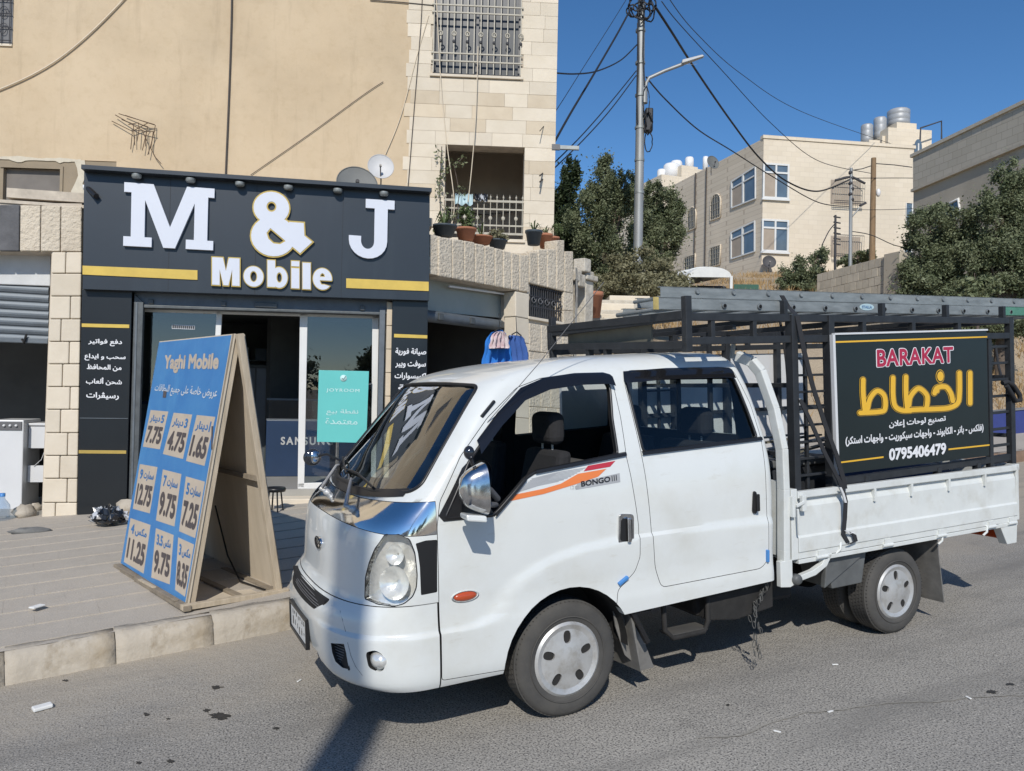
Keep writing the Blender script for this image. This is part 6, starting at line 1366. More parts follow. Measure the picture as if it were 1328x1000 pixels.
# ------------------------------------------------------------ plants
import array
def leafcloud(blobs, n, size, seed, shrink=.35, asp=2.2, holes=.0, droop=0):
    """leaf-sized faces spread through a crown made of overlapping clumps"""
    q = random.Random(seed); vv = []; ff = []; tot = sum(b[3] * b[4] * b[5] for b in blobs) if len(blobs[0]) > 5 else 1
    wts = [(b[3] * b[4] * b[5]) ** .7 for b in blobs]; cum = []; s = 0
    for w in wts: s += w; cum.append(s)
    subs = []
    for b in blobs:       # twiggy sub-clumps inside each big clump
        L_ = []
        for _ in range(17):
            while True:
                d = V((q.uniform(-1, 1), q.uniform(-1, 1), q.uniform(-1, 1)))
                if .35 < d.length < 1: break
            L_.append((d, q.uniform(.15, .30)))
        subs.append(L_)
    for _ in range(n):
        i = bisect.bisect_left(cum, q.random() * s); b = blobs[min(i, len(blobs) - 1)]; d, r_ = q.choice(subs[min(i, len(blobs) - 1)])
        g = V((q.gauss(0, .6), q.gauss(0, .6), q.gauss(0, .6))) * r_ * (1.9 if q.random() < .12 else 1) + d * (1.12 if q.random() < .15 else 1)
        p = V((b[0] + g.x * b[3], b[1] + g.y * b[4], b[2] + g.z * b[5]))
        a = V((q.gauss(0, 1), q.gauss(0, 1), q.gauss(0, .8) - droop)).normalized(); c = a.cross(V((q.gauss(0, 1), q.gauss(0, 1), q.gauss(0, 1)))).normalized()
        l = size * q.uniform(.6, 1.3); w = l / asp; k = len(vv)
        vv += [p - a * l * .5, p + c * w * .5, p + a * l * .5, p - c * w * .5]; ff.append((k, k + 1, k + 2, k + 3))
    m = Mb(); m.v = [tuple(v) for v in vv]; m.f = ff; m.sm = [False] * len(ff); return m
def leafmat(name, c, c2, sc_=1.5):
    m = mat(name, c, .6, c2=c2, vs_=sc_, detail=3, spec=.35); N, L = nt(m); b = N['Principled BSDF']
    tl = N.new('ShaderNodeBsdfTranslucent'); mx = N.new('ShaderNodeMixShader'); mx.inputs[0].default_value = .22
    L.new(b.inputs['Base Color'].links[0].from_socket, tl.inputs[0]); L.new(b.outputs[0], mx.inputs[1]); L.new(tl.outputs[0], mx.inputs[2]); L.new(mx.outputs[0], N['Material Output'].inputs[0]); return m
M['olive'] = leafmat('olive_leaves', (.085, .11, .05), (.24, .265, .155), 3); M['dark_leaf'] = leafmat('dark_evergreen_leaves', (.022, .038, .016), (.06, .085, .035), 2)
M['bush'] = leafmat('dusty_bush_leaves', (.13, .13, .07), (.30, .28, .17), 4); M['pot_leaf'] = leafmat('pot_plant_leaves', (.06, .10, .035), (.16, .20, .08), 6); M['pale_leaf'] = leafmat('pale_green_leaves', (.12, .15, .07), (.26, .28, .16), 6)
M['bark'] = mat('grey_bark', (.11, .085, .065), .95, var=.3, vs_=9, bump=.8, bs=18, bd=.02)
def tree(name, base, clumps, n, size, m, lab, seed, cat='tree', group=None, trunk=.16, inner=None):
    t = thing(name, W0, base, lab, cat, group); b = V(base); q = random.Random(seed)
    zs = min(c[2] for c in clumps); top = V((sum(c[0] for c in clumps) / len(clumps), sum(c[1] for c in clumps) / len(clumps), zs + .3))
    mid = b.lerp(top, .5) + V((q.uniform(-.15, .15), q.uniform(-.1, .1), 0))
    put('trunk', Mb().tube([b - V((0, 0, .4)), mid, top], [trunk, trunk * .8, trunk * .6], 9), M['bark'], t)
    for c in clumps: put('limb', Mb().tube([top - V((0, 0, .2)), top.lerp(V(c[:3]), .5) + V((q.uniform(-.1, .1), 0, q.uniform(0, .2))), V(c[:3]) + V((0, 0, c[5] * .5))], [trunk * .45, trunk * .28, trunk * .08], 6), M['bark'], t)
    put('crown', leafcloud(clumps, n, size, seed), m, t, kind='stuff', fix=False)
    return t
def clump(px, py, Y, rx, rz, ry=None): p = W0.hit(px, py, Y); return (p.x, p.y, p.z, rx * Y / 1000, (ry or rx) * Y / 1000, rz * Y / 1000)
def gb(px, Y): p = W0.hit(px, 400, Y); return (p.x, Y, terr(p.x, Y) - .1)
T1 = 24
tree('cypress_tree', gb(738, 25), [clump(738, 245, 25, 16, 38), clump(735, 290, 25, 22, 40), clump(742, 340, 25, 26, 42), clump(740, 222, 25, 9, 22), clump(728, 330, 25, 16, 44)], 26000, .13, M['dark_leaf'], 'dark narrow tree against the stone building\'s corner', 1)
tree('olive_tree', gb(790, 24), [clump(782, 240, T1, 26, 30), clump(765, 280, T1, 30, 36), clump(800, 275, T1, 30, 36), clump(775, 325, T1, 34, 34), clump(808, 320, T1, 28, 34), clump(755, 335, T1, 20, 36), clump(785, 222, T1, 12, 18), clump(812, 238, T1, 12, 20), clump(798, 355, T1, 26, 20)], 70000, .09, M['olive'], 'large grey-green olive tree left of the street pole', 2, group=None)
tree('olive_tree', gb(856, 26), [clump(852, 265, 26, 22, 28), clump(868, 290, 26, 20, 30), clump(840, 290, 26, 22, 36), clump(862, 320, 26, 24, 28), clump(848, 335, 26, 22, 26), clump(846, 248, 26, 12, 14), clump(880, 270, 26, 8, 14)], 54000, .09, M['olive'], 'darker olive tree right of the street pole', 3)
tree('dusty_bush', gb(828, 19), [clump(828, 350, 19, 42, 24), clump(798, 362, 19, 26, 22), clump(862, 362, 19, 28, 22), clump(828, 378, 19, 60, 20), clump(880, 368, 19, 16, 14)], 34000, .085, M['bush'], 'wide dusty bush in front of the olive trees, above the ladder', 4, cat='bush', trunk=.05)
tree('olive_tree', gb(1045, 33), [clump(1040, 350, 33, 20, 18), clump(1062, 338, 33, 12, 16), clump(1022, 362, 33, 16, 14), clump(1058, 362, 33, 18, 14), clump(1042, 376, 33, 24, 10)], 18000, .11, M['olive'], 'small dark olive tree in front of the large cream apartment house', 5)
tree('shrub', gb(1112, 34), [clump(1112, 335, 34, 18, 9), clump(1098, 340, 34, 10, 7), clump(1125, 332, 34, 8, 8)], 5000, .12, M['olive'], 'thin shrub between the two far utility poles', 6, cat='bush', trunk=.06)
TR = 23
tree('dense_tree', gb(1215, TR), [clump(1205, 300, TR, 30, 28), clump(1190, 335, TR, 26, 30), clump(1225, 335, TR, 34, 34), clump(1200, 365, TR, 34, 26), clump(1242, 300, TR, 26, 30), clump(1215, 385, TR, 46, 30), clump(1180, 350, TR, 14, 18), clump(1250, 360, TR, 28, 40), clump(1220, 276, TR, 16, 14), clump(1215, 415, TR, 45, 26)], 72000, .09, M['olive'], 'broad olive tree behind the cage, left of the taller one', 7, trunk=.2)
tree('dense_tree', gb(1300, 22), [clump(1300, 245, 22, 26, 30), clump(1290, 290, 22, 34, 34), clump(1322, 290, 22, 28, 44), clump(1300, 340, 22, 44, 40), clump(1330, 350, 22, 34, 50), clump(1278, 330, 22, 28, 36), clump(1305, 395, 22, 50, 34), clump(1320, 228, 22, 16, 22), clump(1345, 260, 22, 30, 40), clump(1300, 425, 22, 48, 20)], 84000, .09, M['olive'], 'tallest olive tree at the right picture edge, behind the cage', 8, trunk=.2)
tree('pale_shrub', gb(1268, 15.5), [clump(1268, 366, 15.5, 16, 14), clump(1252, 372, 15.5, 12, 10), clump(1286, 372, 15.5, 13, 10), clump(1268, 384, 15.5, 22, 14)], 5200, .10, M['pale_leaf'], 'pale feathery shrub just above the ladder\'s right end', 9, cat='bush', trunk=.04)
# dry grass verge up the street
q = random.Random(31); vv = []; ff = []
for _ in range(9000):
    t = q.random(); x = 10 + 8 * q.random(); y = 17.5 + 5 * q.random(); p = V((x, y, terr(x, y) - .06)); h = q.uniform(.08, .3); a = q.uniform(0, 6.28); w = .012; d = V((math.cos(a), math.sin(a), 0)); k = len(vv)
    vv += [p - d * w, p + d * w, p + V((q.uniform(-.1, .1), q.uniform(-.1, .1), h))]; ff.append((k, k + 1, k + 2))
m_ = Mb(); m_.v = [tuple(v) for v in vv]; m_.f = ff; m_.sm = [False] * len(ff)
for _ in range(15000):       # scrub scattered over the slope
    x = q.uniform(2.5, 30); y = q.uniform(15.5, 42)
    if math.sin(x * 1.3 + y * .7) + math.sin(y * 1.9 - x * .4) < q.uniform(-.6, 1.4) or -.442 * (x - 2) + .896 * (y - 14) < .4: continue
    cx0, cy0 = x, y
    for _k in range(4):
        x, y = cx0 + q.uniform(-.15, .15), cy0 + q.uniform(-.15, .15); p = V((x, y, terr(x, y) - .06)); h = q.uniform(.1, .38); a = q.uniform(0, 6.28); w = .02; d = V((math.cos(a), math.sin(a), 0)); k = len(m_.v)
        m_.v += [tuple(p - d * w), tuple(p + d * w), tuple(p + V((q.uniform(-.15, .15), q.uniform(-.15, .15), h)))]; m_.f.append((k, k + 1, k + 2)); m_.sm.append(False)
M['dry'] = mat('dry_grass', (.32, .20, .09), .9, c2=(.42, .30, .15), vs_=2); put('dry_grass', m_, M['dry'], kind='stuff', fix=False, label='dry orange-brown grass and scrub on the slope under the trees', cat='grass')
# potted plants on the terrace wall
M['terracotta'] = mat('terracotta', (.36, .15, .085), .85, var=.15, vs_=8); M['pot_dk'] = mat('dark_plastic_pot', (.04, .055, .07), .6, var=.15); M['pot_w'] = mat('grey_pot', (.2, .2, .2), .7, var=.15)
def pot(px, py, r, h, m, y, lab, leaf=None, seed=0, cl=None, spiky=False, fr=None):
    fr = fr or WF; p = fr.hit(px, py, y); t = thing('potted_plant', fr, p, lab, 'plant pot', 'pots along the terrace wall')
    put('pot', Mb().lathe([(0, 0), (r * .72, 0), (r * .97, h * .82), (r * 1.06, h * .83), (r * 1.06, h), (r * .95, h), (r * .9, h * .88), (0, h * .86)], p, 'z', 22), m, t)
    q = random.Random(seed); top = p + V((0, 0, h * .88)); mb = Mb()
    if spiky:
        for k in range(spiky):
            a = q.uniform(0, 6.28); d = V((math.cos(a), math.sin(a), 0)); L_ = r * q.uniform(.9, 1.7); w = r * .09; s = d.cross(V((0, 0, 1))) * w
            b1 = top + d * L_ * .35 + V((0, 0, L_ * q.uniform(.5, .9))); b2 = top + d * L_ * .85 + V((0, 0, L_ * q.uniform(.2, .9)))
            put('leaf', Mb().add([top - s, top + s, b1 + s, b1 - s, b2], [(0, 1, 2, 3), (3, 2, 4)]), leaf, t, fix=False)
    elif cl:
        put('foliage', leafcloud([(top.x + a * r, top.y, top.z + b_ * r, c * r, c * r, d * r) for a, b_, c, d in cl], int(190 * len(cl)), r * .35, seed, asp=1.8), leaf, t, kind='stuff', fix=False)
        for k in range(5): a = k * 1.3; put('stem', Mb().tube([top, top + V((r * .5 * math.cos(a), r * .5 * math.sin(a), r * 1.3))], r * .03, 5), M['bark'], t)
    return t
pot(576, 307, .17, .16, M['pot_dk'], .25, 'wide dark pot of small succulents at the terrace wall\'s left end', M['pot_leaf'], 1, spiky=14)
pot(604, 312, .15, .18, M['terracotta'], .25, 'large terracotta pot with a tall leafy plant on the terrace wall', M['pot_leaf'], 2, cl=[(0, 1.0, .8, .8), (.3, 1.8, .5, .5), (-.4, 1.7, .4, .5)])
pot(624, 317, .17, .12, M['terracotta'], .35, 'low terracotta bowl on the terrace wall between the tall plant and the dark pot', M['pot_leaf'], 3, spiky=5)
pot(645, 323, .15, .14, M['pot_dk'], .25, 'dark pot with a brownish cactus-like clump, middle of the terrace wall', M['bush'], 4, cl=[(0, .5, 1.1, .6), (-.5, .7, .6, .5), (.5, .7, .6, .5)])
pot(692, 318, .14, .24, M['pot_dk'], .3, 'tall dark grey pot by the building corner on the terrace wall', M['pot_leaf'], 5, spiky=10)
pot(707, 322, .12, .24, M['terracotta'], .3, 'slim terracotta pot of spiky leaves right of the tall dark pot', M['pale_leaf'], 6, spiky=18)
pot(718, 322, .10, .20, M['terracotta'], .6, 'small terracotta pot with drooping stems at the wall\'s broken right end', M['pot_leaf'], 7, cl=[(.3, 1.8, .9, .8), (1.5, 2.2, .8, .6)])
pot(770, 412, .17, .50, M['terracotta'], 15.0, 'tall terracotta pot with a dry plant by the stone steps', M['bush'], 8, cl=[(0, .8, 1.0, .8), (0, 1.6, .8, .7)], fr=W0)
# creeper up the loggia's left jamb
cl = [];
for i in range(7): p = UF.hit(568 + (i % 3) * 5, 300 - i * 17, -.1); cl.append((p.x, p.y, p.z, .09, .06, .16))
for px, py in ((600, 208), (588, 214), (598, 248), (590, 280), (618, 285)): p = UF.hit(px, py, -.12); cl.append((p.x, p.y, p.z, .10, .08, .10))
t = thing('climbing_plant', UF, UF.hit(575, 300, -.1), 'thin creeper climbing beside and across the loggia opening', 'plant'); put('foliage', leafcloud(cl, 300, .07, 77), M['pale_leaf'], t, kind='stuff', fix=False); put('stem', Mb().tube([UF.hit(572, 305, -.08), UF.hit(570, 240, -.08), UF.hit(573, 190, -.08)], .008, 5).tube([UF.hit(588, 300, -.1), UF.hit(596, 250, -.1), UF.hit(589, 215, -.1), UF.hit(600, 205, -.1)], .008, 5), M['bark'], t)
# ------------------------------------------------------------ far buildings up the hill
def brickmat(name, c1, c2, mortar, w, h, bump=.3):
    m = bpy.data.materials.new(name); m.use_nodes = True; N, L = nt(m); b = N['Principled BSDF']; tc = N.new('ShaderNodeTexCoord'); mp = N.new('ShaderNodeMapping'); mp.inputs['Rotation'].default_value = (R(90), 0, 0)
    L.new(tc.outputs['Object'], mp.inputs[0]); bt = N.new('ShaderNodeTexBrick'); bt.inputs['Color1'].default_value = (*c1, 1); bt.inputs['Color2'].default_value = (*c2, 1); bt.inputs['Mortar'].default_value = (*mortar, 1)
    bt.inputs['Scale'].default_value = 1; bt.inputs['Mortar Size'].default_value = .012; bt.inputs['Brick Width'].default_value = w; bt.inputs['Row Height'].default_value = h; bt.inputs['Mortar Smooth'].default_value = .3
    L.new(mp.outputs[0], bt.inputs[0]); ns = N.new('ShaderNodeTexNoise'); ns.inputs['Scale'].default_value = .35; ns.inputs['Detail'].default_value = 8; L.new(tc.outputs['Object'], ns.inputs[0])
    mr = N.new('ShaderNodeMapRange'); mr.inputs[3].default_value = .82; mr.inputs[4].default_value = 1.12; L.new(ns.outputs[0], mr.inputs[0]); hs = N.new('ShaderNodeHueSaturation'); L.new(bt.outputs[0], hs.inputs['Color']); L.new(mr.outputs[0], hs.inputs['Value']); L.new(hs.outputs[0], b.inputs['Base Color'])
    b.inputs['Roughness'].default_value = .9; bp = N.new('ShaderNodeBump'); bp.inputs['Strength'].default_value = bump; bp.inputs['Distance'].default_value = .02; bp.invert = True; L.new(bt.outputs['Fac'], bp.inputs['Height']); L.new(bp.outputs[0], b.inputs['Normal']); return m
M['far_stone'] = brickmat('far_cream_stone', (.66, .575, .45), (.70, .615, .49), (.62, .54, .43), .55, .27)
M['far_stone_l'] = brickmat('far_shaded_stone', (.60, .515, .40), (.66, .57, .45), (.48, .40, .31), .55, .27)  # darker copy of the cream stone, with the left face's shade in its colour
M['block'] = brickmat('grey_block_masonry', (.44, .395, .32), (.49, .44, .36), (.34, .30, .24), .5, .30)
M['render_dk'] = mat('stained_grey_render', (.33, .29, .23), .92, c2=(.45, .40, .32), vs_=.6, bump=.3, bs=9, detail=9)
M['block_s'] = mat('pale_block', (.46, .41, .33), .9, var=.12, vs_=3, bump=.5, bs=14, rand=.08)
M['win_frame'] = mat('white_window_frame', (.66, .66, .64), .5, var=.05)
M['far_glass'] = mat('far_window_pane', (.10, .14, .18), .12, var=.3, vs_=.6, spec=.7, coat=.3)
M['blind'] = mat('window_blind', (.36, .30, .24), .8, var=.1, vs_=2)
M['tank'] = mat('grey_water_tank', (.36, .37, .38), .5, .2, var=.1, vs_=3); M['tank_w'] = mat('white_water_tank', (.72, .72, .72), .5, var=.08, vs_=3)
fb = frz(13.8, 43, 0, 8); fbl = frz(13.8, 43, 0, 107)          # right face frame; left face frame (x runs away from the corner)
ab = thing('apartment_house', fb, (0, 0, 9), 'large cream stone apartment house with white bay windows on the hill, beyond the truck', 'building')
A_ = lambda px, py, y=0: fb.hit(px, py, y)
LF = Fr(Matrix.Translation((13.8, 43, 0)) @ Matrix.Rotation(R(106.7), 4, 'Z') )
zt1 = A_(985, 179).z; zbt = A_(985, 400).z - 3
xr_ = A_(1186, 190).x
put('right_wall', Mb().box(.0, xr_, 0, .3, zbt, zt1), M['far_stone'], ab); put('parapet', Mb().box(-.06, xr_ + .05, -.06, .3, zt1, zt1 + .18), M['far_stone'], ab)
# left wall as its own frame: build in world then convert
def LFh(px, py, off=0.0): p = LF.hit(px, py, -off if False else off); return p
LM = fb.Mi @ LF.M
def lput(nm, mb, m, root, **k): mb.v = [tuple(LM @ V(v)) for v in mb.v]; return put(nm, mb, m, root, **k)
xl_ = LF.hit(884, 260).x
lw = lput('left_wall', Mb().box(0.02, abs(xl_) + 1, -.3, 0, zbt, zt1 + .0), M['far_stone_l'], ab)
put('roof', Mb().box(.2, xr_, .3, 18, zt1 - .4, zt1 - .1), M['mort'], ab)
def lbox(px0, px1, y0, y1, o0, o1, mb=None):   # pixel box on the left wall; LF local y is into the wall = -
    p = [LF.hit(a, b_, 0) for a, b_ in ((px0, y1[0]), (px1, y1[1]), (px1, y0[1]), (px0, y0[0]))]
    return (mb or Mb()).hexa([V((p[0].x, o0, p[0].z)), V((p[1].x, o0, p[1].z)), V((p[1].x, o1, p[1].z)), V((p[0].x, o1, p[0].z))], [V((p[3].x, o0, p[3].z)), V((p[2].x, o0, p[2].z)), V((p[2].x, o1, p[2].z)), V((p[3].x, o1, p[3].z))])
# windows: outer corners at the bay (left face and right face)
def bay_r(x0, x1, y0, y1, nm='window'):
    a, b_ = A_(x0, y1), A_(x1, y0); w = put(nm, Mb().box(a.x, b_.x, -.02, -.005, a.z, b_.z), M['far_glass'], ab); W_ = b_.x - a.x; Hh = b_.z - a.z
    for x in (a.x, a.x + W_ * .5, b_.x): put('frame', Mb().box(x - .05, x + .05, -.08, -.02, a.z, b_.z), M['win_frame'], w)
    for z in (a.z, a.z + Hh * .75, b_.z): put('frame', Mb().box(a.x - .05, b_.x + .05, -.075, -.022, z - .05, z + .05), M['win_frame'], w)
    put('blind', Mb().box(a.x + .04, a.x + W_ * .48, -.03, -.022, a.z + .05, a.z + Hh * .73), M['blind'], w)
    put('sill', Mb().box(a.x - .1, b_.x + .1, -.14, 0, a.z - .15, a.z - .052), M['win_frame'], w); return w
bay_r(989.5, 1022, 214.5, 256); bay_r(988, 1021.5, 287, 325)
def bay_l(pts):      # (x0, x1, (top left, top right), (bottom left, bottom right)); in LF y<0 is inside the wall? outside is +y
    x0, x1, t, b_ = pts
    w = lput('window', lbox(x0, x1, t, b_, .0, .03), M['far_glass'], ab)
    for f_ in (0, .48, 1):
        xa_ = x0 + (x1 - x0) * f_; d = 1.0; g = lambda e, f2: e[0] + (e[1] - e[0]) * f2
        f0, f1 = max(0, f_ - .02), min(1, f_ + .02)
        lput('frame', lbox(x0 + (x1 - x0) * f0 - .3, x0 + (x1 - x0) * f1 + .3, (g(t, f0), g(t, f1)), (g(b_, f0), g(b_, f1)), .03, .09), M['win_frame'], w)
    for f_ in (0, .27, 1):
        m0, m1 = t[0] + (b_[0] - t[0]) * f_, t[1] + (b_[1] - t[1]) * f_; lput('frame', lbox(x0, x1, (m0 - .8, m1 - .8), (m0 + .8, m1 + .8), .03, .085), M['win_frame'], w)
    lput('blind', lbox(x0 + 1, x0 + (x1 - x0) * .46, (t[0] + (b_[0] - t[0]) * .29, t[0] + (t[1] - t[0]) * .46 + (b_[1] - t[1]) * .29), (b_[0] - 1, b_[0] + (b_[1] - b_[0]) * .46 - 1), .03, .045), M['blind'], w)
bay_l((949.5, 981, (236, 216), (270, 257.5))); bay_l((949, 980, (302, 287), (336, 326)))
def arched(px, w, yt, yb, flat=False):
    c = LF.hit(px, (yt + yb) / 2, 0); x0 = LF.hit(px - w, yb, 0).x; x1 = LF.hit(px + w, yb, 0).x; x0, x1 = min(x0, x1), max(x0, x1); z0, z1 = LF.hit(px, yb, 0).z, LF.hit(px, yt, 0).z; r = (x1 - x0) / 2; n = 12
    pts = [(x0, z0), (x1, z0)] + ([(x1, z1), (x0, z1)] if flat else [(c.x + r * math.cos(math.pi * k / n), z1 - r + r * math.sin(math.pi * k / n)) for k in range(n + 1)])
    w_ = lput('window', Mb().prism(pts, .0, .03), M['dark_glass'], ab); 
    lput('arch_trim', Mb().tube([(p[0], .04, p[1]) for p in pts], .05, 5, close=True), M['far_stone_l'], w_)
    for k in range(6): x = x0 + (x1 - x0) * (k + .5) / 6; lput('grille_bar', Mb().tube([(x, .07, z0), (x, .07, z1 - (0 if flat else r * (1 - math.sqrt(max(0, 1 - ((x - c.x) / r) ** 2)))))], .015, 4), M['iron'], w_)
    for k in range(4): z = z0 + (z1 - z0) * (k + .5) / 4; lput('grille_bar', Mb().tube([(x0, .07, z), (x1, .07, z)], .015, 4), M['iron'], w_)
arched(928.5, 6.5, 252, 284); arched(897.5, 5.5, 269, 298); arched(928, 6.5, 320, 345, True); arched(895, 7, 332, 352, True)
lput('pipe', Mb().tube([(LF.hit(917, 230, 0).x, .06, zt1), (LF.hit(917, 230, 0).x, .06, zbt + 2)], .04, 5), M['conduit'], ab); lput('pipe', Mb().tube([(LF.hit(903, 230, 0).x, .06, zt1), (LF.hit(903, 230, 0).x, .06, zbt + 2)], .04, 5), M['conduit'], ab)
# balcony grilles, right stair tower
def cage_r(x0, x1, y0, y1, arch_=False):
    a, b_ = A_(x0, y1, -.4), A_(x1, y0, -.4); w = put('window', Mb().box(a.x, b_.x, -.02, -.005, a.z, b_.z), M['blind'], ab)
    for k in range(15): x = a.x + (b_.x - a.x) * k / 14; t = abs(k - 7) / 7; put('grille_bar', Mb().tube([(x, -.35, a.z), (x, -.4, b_.z - (.3 * t * t if arch_ else 0))], .014, 4), M['iron'], w)
    for f_ in ((0, .08, 1) if not arch_ else (0, .08, .62)): z = a.z + (b_.z - a.z) * f_; put('grille_bar', Mb().tube([(a.x, -.38, z), (b_.x, -.38, z)], .022, 4), M['iron_dk'], w)
    if arch_: put('grille_bar', Mb().tube([(a.x + (b_.x - a.x) * k / 10, -.4, b_.z + .12 - .35 * (abs(k - 5) / 5) ** 2) for k in range(11)], .03, 5), M['iron_dk'], w)
cage_r(1082, 1122, 233, 262, True); cage_r(1082, 1121, 306, 331)
tw_ = [A_(1152, 165, 1.5), A_(1208.5, 165, 1.5)]
put('stair_tower', Mb().box(tw_[0].x, tw_[1].x, 1.5, 5, zbt, tw_[0].z), M['far_stone'], ab)
put('end_wall', Mb().box(xr_, tw_[1].x, .8, 1.48, zbt, A_(1190, 192, .8).z - .3), M['far_stone'], ab)
a, b_ = A_(1174, 228, .75), A_(1184, 192, .75)
tp_ = put('window', Mb().prism([(a.x, a.z), (b_.x, a.z)] + [((a.x + b_.x) / 2 + (b_.x - a.x) / 2 * math.cos(math.pi * k / 10), b_.z - .2 + .45 * math.sin(math.pi * k / 10)) for k in range(11)], -.05, -.02), M['far_glass'], ab)
put('frame', Mb().box(a.x, b_.x, -.08, -.05, (a.z + b_.z) / 2, (a.z + b_.z) / 2 + .1).box((a.x + b_.x) / 2 - .04, (a.x + b_.x) / 2 + .04, -.08, -.05, a.z, b_.z), M['win_frame'], tp_)
for (x0, x1, y0, y1) in ((1174.5, 1183, 264, 292), (1172, 1182, 322, 342)): a, b_ = A_(x0, y1), A_(x1, y0); w = put('window', Mb().box(a.x, b_.x, -.02, -.005, a.z, b_.z), M['far_glass'], ab); put('frame', Mb().tube([(a.x, -.03, a.z), (b_.x, -.03, a.z), (b_.x, -.03, b_.z), (a.x, -.03, b_.z)], .04, 4, close=True), M['win_frame'], w)
put('roof_rail', Mb().tube([A_(1193, 186, .6), A_(1194, 166, .6), A_(1221, 157, .6), A_(1221, 180, .6)], .05, 5), M['iron_dk'], ab)
for px, y0, y1, rr_, lab in ((1124, 162, 187, 7.5, 'leftmost and lowest of the three grey roof tanks on the large apartment house'), (1141, 153, 182, 8, 'middle of the three grey roof tanks on the large apartment house'), (1165, 143, 165, 14, 'rightmost and largest grey roof tank, on top of the stair tower')):
    Y_ = 2.6; c, t = A_(px, y1, Y_), A_(px, y0, Y_); r = rr_ * .046; t_ = thing('water_tank', fb, c, lab, 'water tank', 'roof water tanks')
    put('tank_body', Mb().lathe([(0, 0), (r, 0), (r, (t.z - c.z) * .3), (r * .97, (t.z - c.z) * .33), (r, (t.z - c.z) * .36), (r, (t.z - c.z) * .62), (r * .97, (t.z - c.z) * .65), (r, (t.z - c.z) * .68), (r, (t.z - c.z) * .93), (r * .85, t.z - c.z), (0, t.z - c.z)], c, 'z', 20), M['tank'], t_)
    put('tank_stand', Mb().box(c.x - r, c.x + r, Y_ - .8, Y_ + .8, c.z - 1.2, c.z - .01), M['far_stone'], t_)
# older block behind, with white tanks
ob = frz(11.5, 60, 0, 20)
o = thing('stone_house', ob, (0, 0, 12), 'smaller stepped stone house with white roof tanks, left behind the large apartment house', 'building')
for i, (x0, x1, yt) in enumerate(((858, 886, 226), (884, 905, 214), (903, 925, 219), (866, 884, 232))):
    a, b_ = ob.hit(x0, yt, i * .8), ob.hit(x1, yt, i * .8); put('wall', Mb().box(a.x, b_.x, i * .8, 12, 4, a.z), M['far_stone'] if i != 3 else M['far_stone_l'], o)
for i, (px, py, r) in enumerate(((871, 221, 11), (858, 228, 6), (877, 217, 8), (894, 212, 6), (915, 211, 4))):
    c = ob.hit(px, py, 2 + i * .3); rr_ = r * .06; t_ = put('water_tank', Mb().lathe([(0, -.8), (rr_, -.8), (rr_, .35), (rr_ * .8, .5), (0, .5)], c, 'z', 16), M['tank_w'], fr=ob, base=tuple(c), label=('widest white roof tank on the stepped stone house', 'lowest white roof tank at the stepped house\'s left end', 'white roof tank just above the widest one', 'white tank on the stepped house\'s tallest block', 'smallest white tank by the far dark dish')[i], cat='water tank', group='white roof tanks')
dish(fb, 924, 211, .34, -1.5, (.2, -1, .2), M['dish_g'], 'dark satellite dish on the roof edge left of the large apartment house'); dish(fb, 997.5, 340, .34, -.5, (-.3, -1, .25), M['iron_dk'], 'dark round satellite dish below the lower bay window')
# right-hand building
RF = Fr(Matrix.Translation((17.6, 34, 0)) @ Matrix.Rotation(R(-79.2), 4, 'Z'))
rbt = thing('block_building', RF, (2, 0, 8), 'grey block and render building cut by the right picture edge, above the olive trees', 'building')
Rr = lambda px, py, y=0: RF.hit(px, py, y)
def rz(px, py): p = Rr(px, py); return (p.x, p.z)
a, b_, c, d = rz(1184, 204), rz(1345, 127), rz(1345, 178), rz(1184, 246)
xm = b_[0] + 3
put('block_wall', Mb().prism([a, b_, (xm, b_[1] + .0), (xm, c[1]), c, d], 0, .3), M['block'], rbt); put('rendered_wall', Mb().prism([(a[0], 5), (xm, 3), (xm, c[1] - .02), c, (d[0], d[1] - .02)], .03, .3), M['render_dk'], rbt)
put('ledge', Mb().prism([d, c, (c[0], c[1] - .12), (d[0], d[1] - .12)], -.12, .05), M['block_s'], rbt); put('coping', Mb().prism([(a[0] - .1, a[1]), (b_[0], b_[1]), (b_[0], b_[1] + .14), (a[0] - .1, a[1] + .14)], -.08, .35), M['block_s'], rbt)
put('end_wall', Mb().box(a[0], a[0] + .3, .3, 8, 4, a[1]), M['block'], rbt)
q = [Rr(*p_, .0) for p_ in ((1217, 288), (1246, 283), (1243, 258), (1216, 271))]
w = put('window', Mb().prism([(p.x, p.z) for p in q], .02, .035), M['far_glass'], rbt); put('frame', Mb().tube([(p.x, .0, p.z) for p in q], .06, 5, close=True).tube([((q[0].x + q[1].x) / 2, .0, q[0].z), ((q[2].x + q[3].x) / 2, .0, (q[2].z + q[3].z) / 2)], .04, 5), M['win_frame'], w)
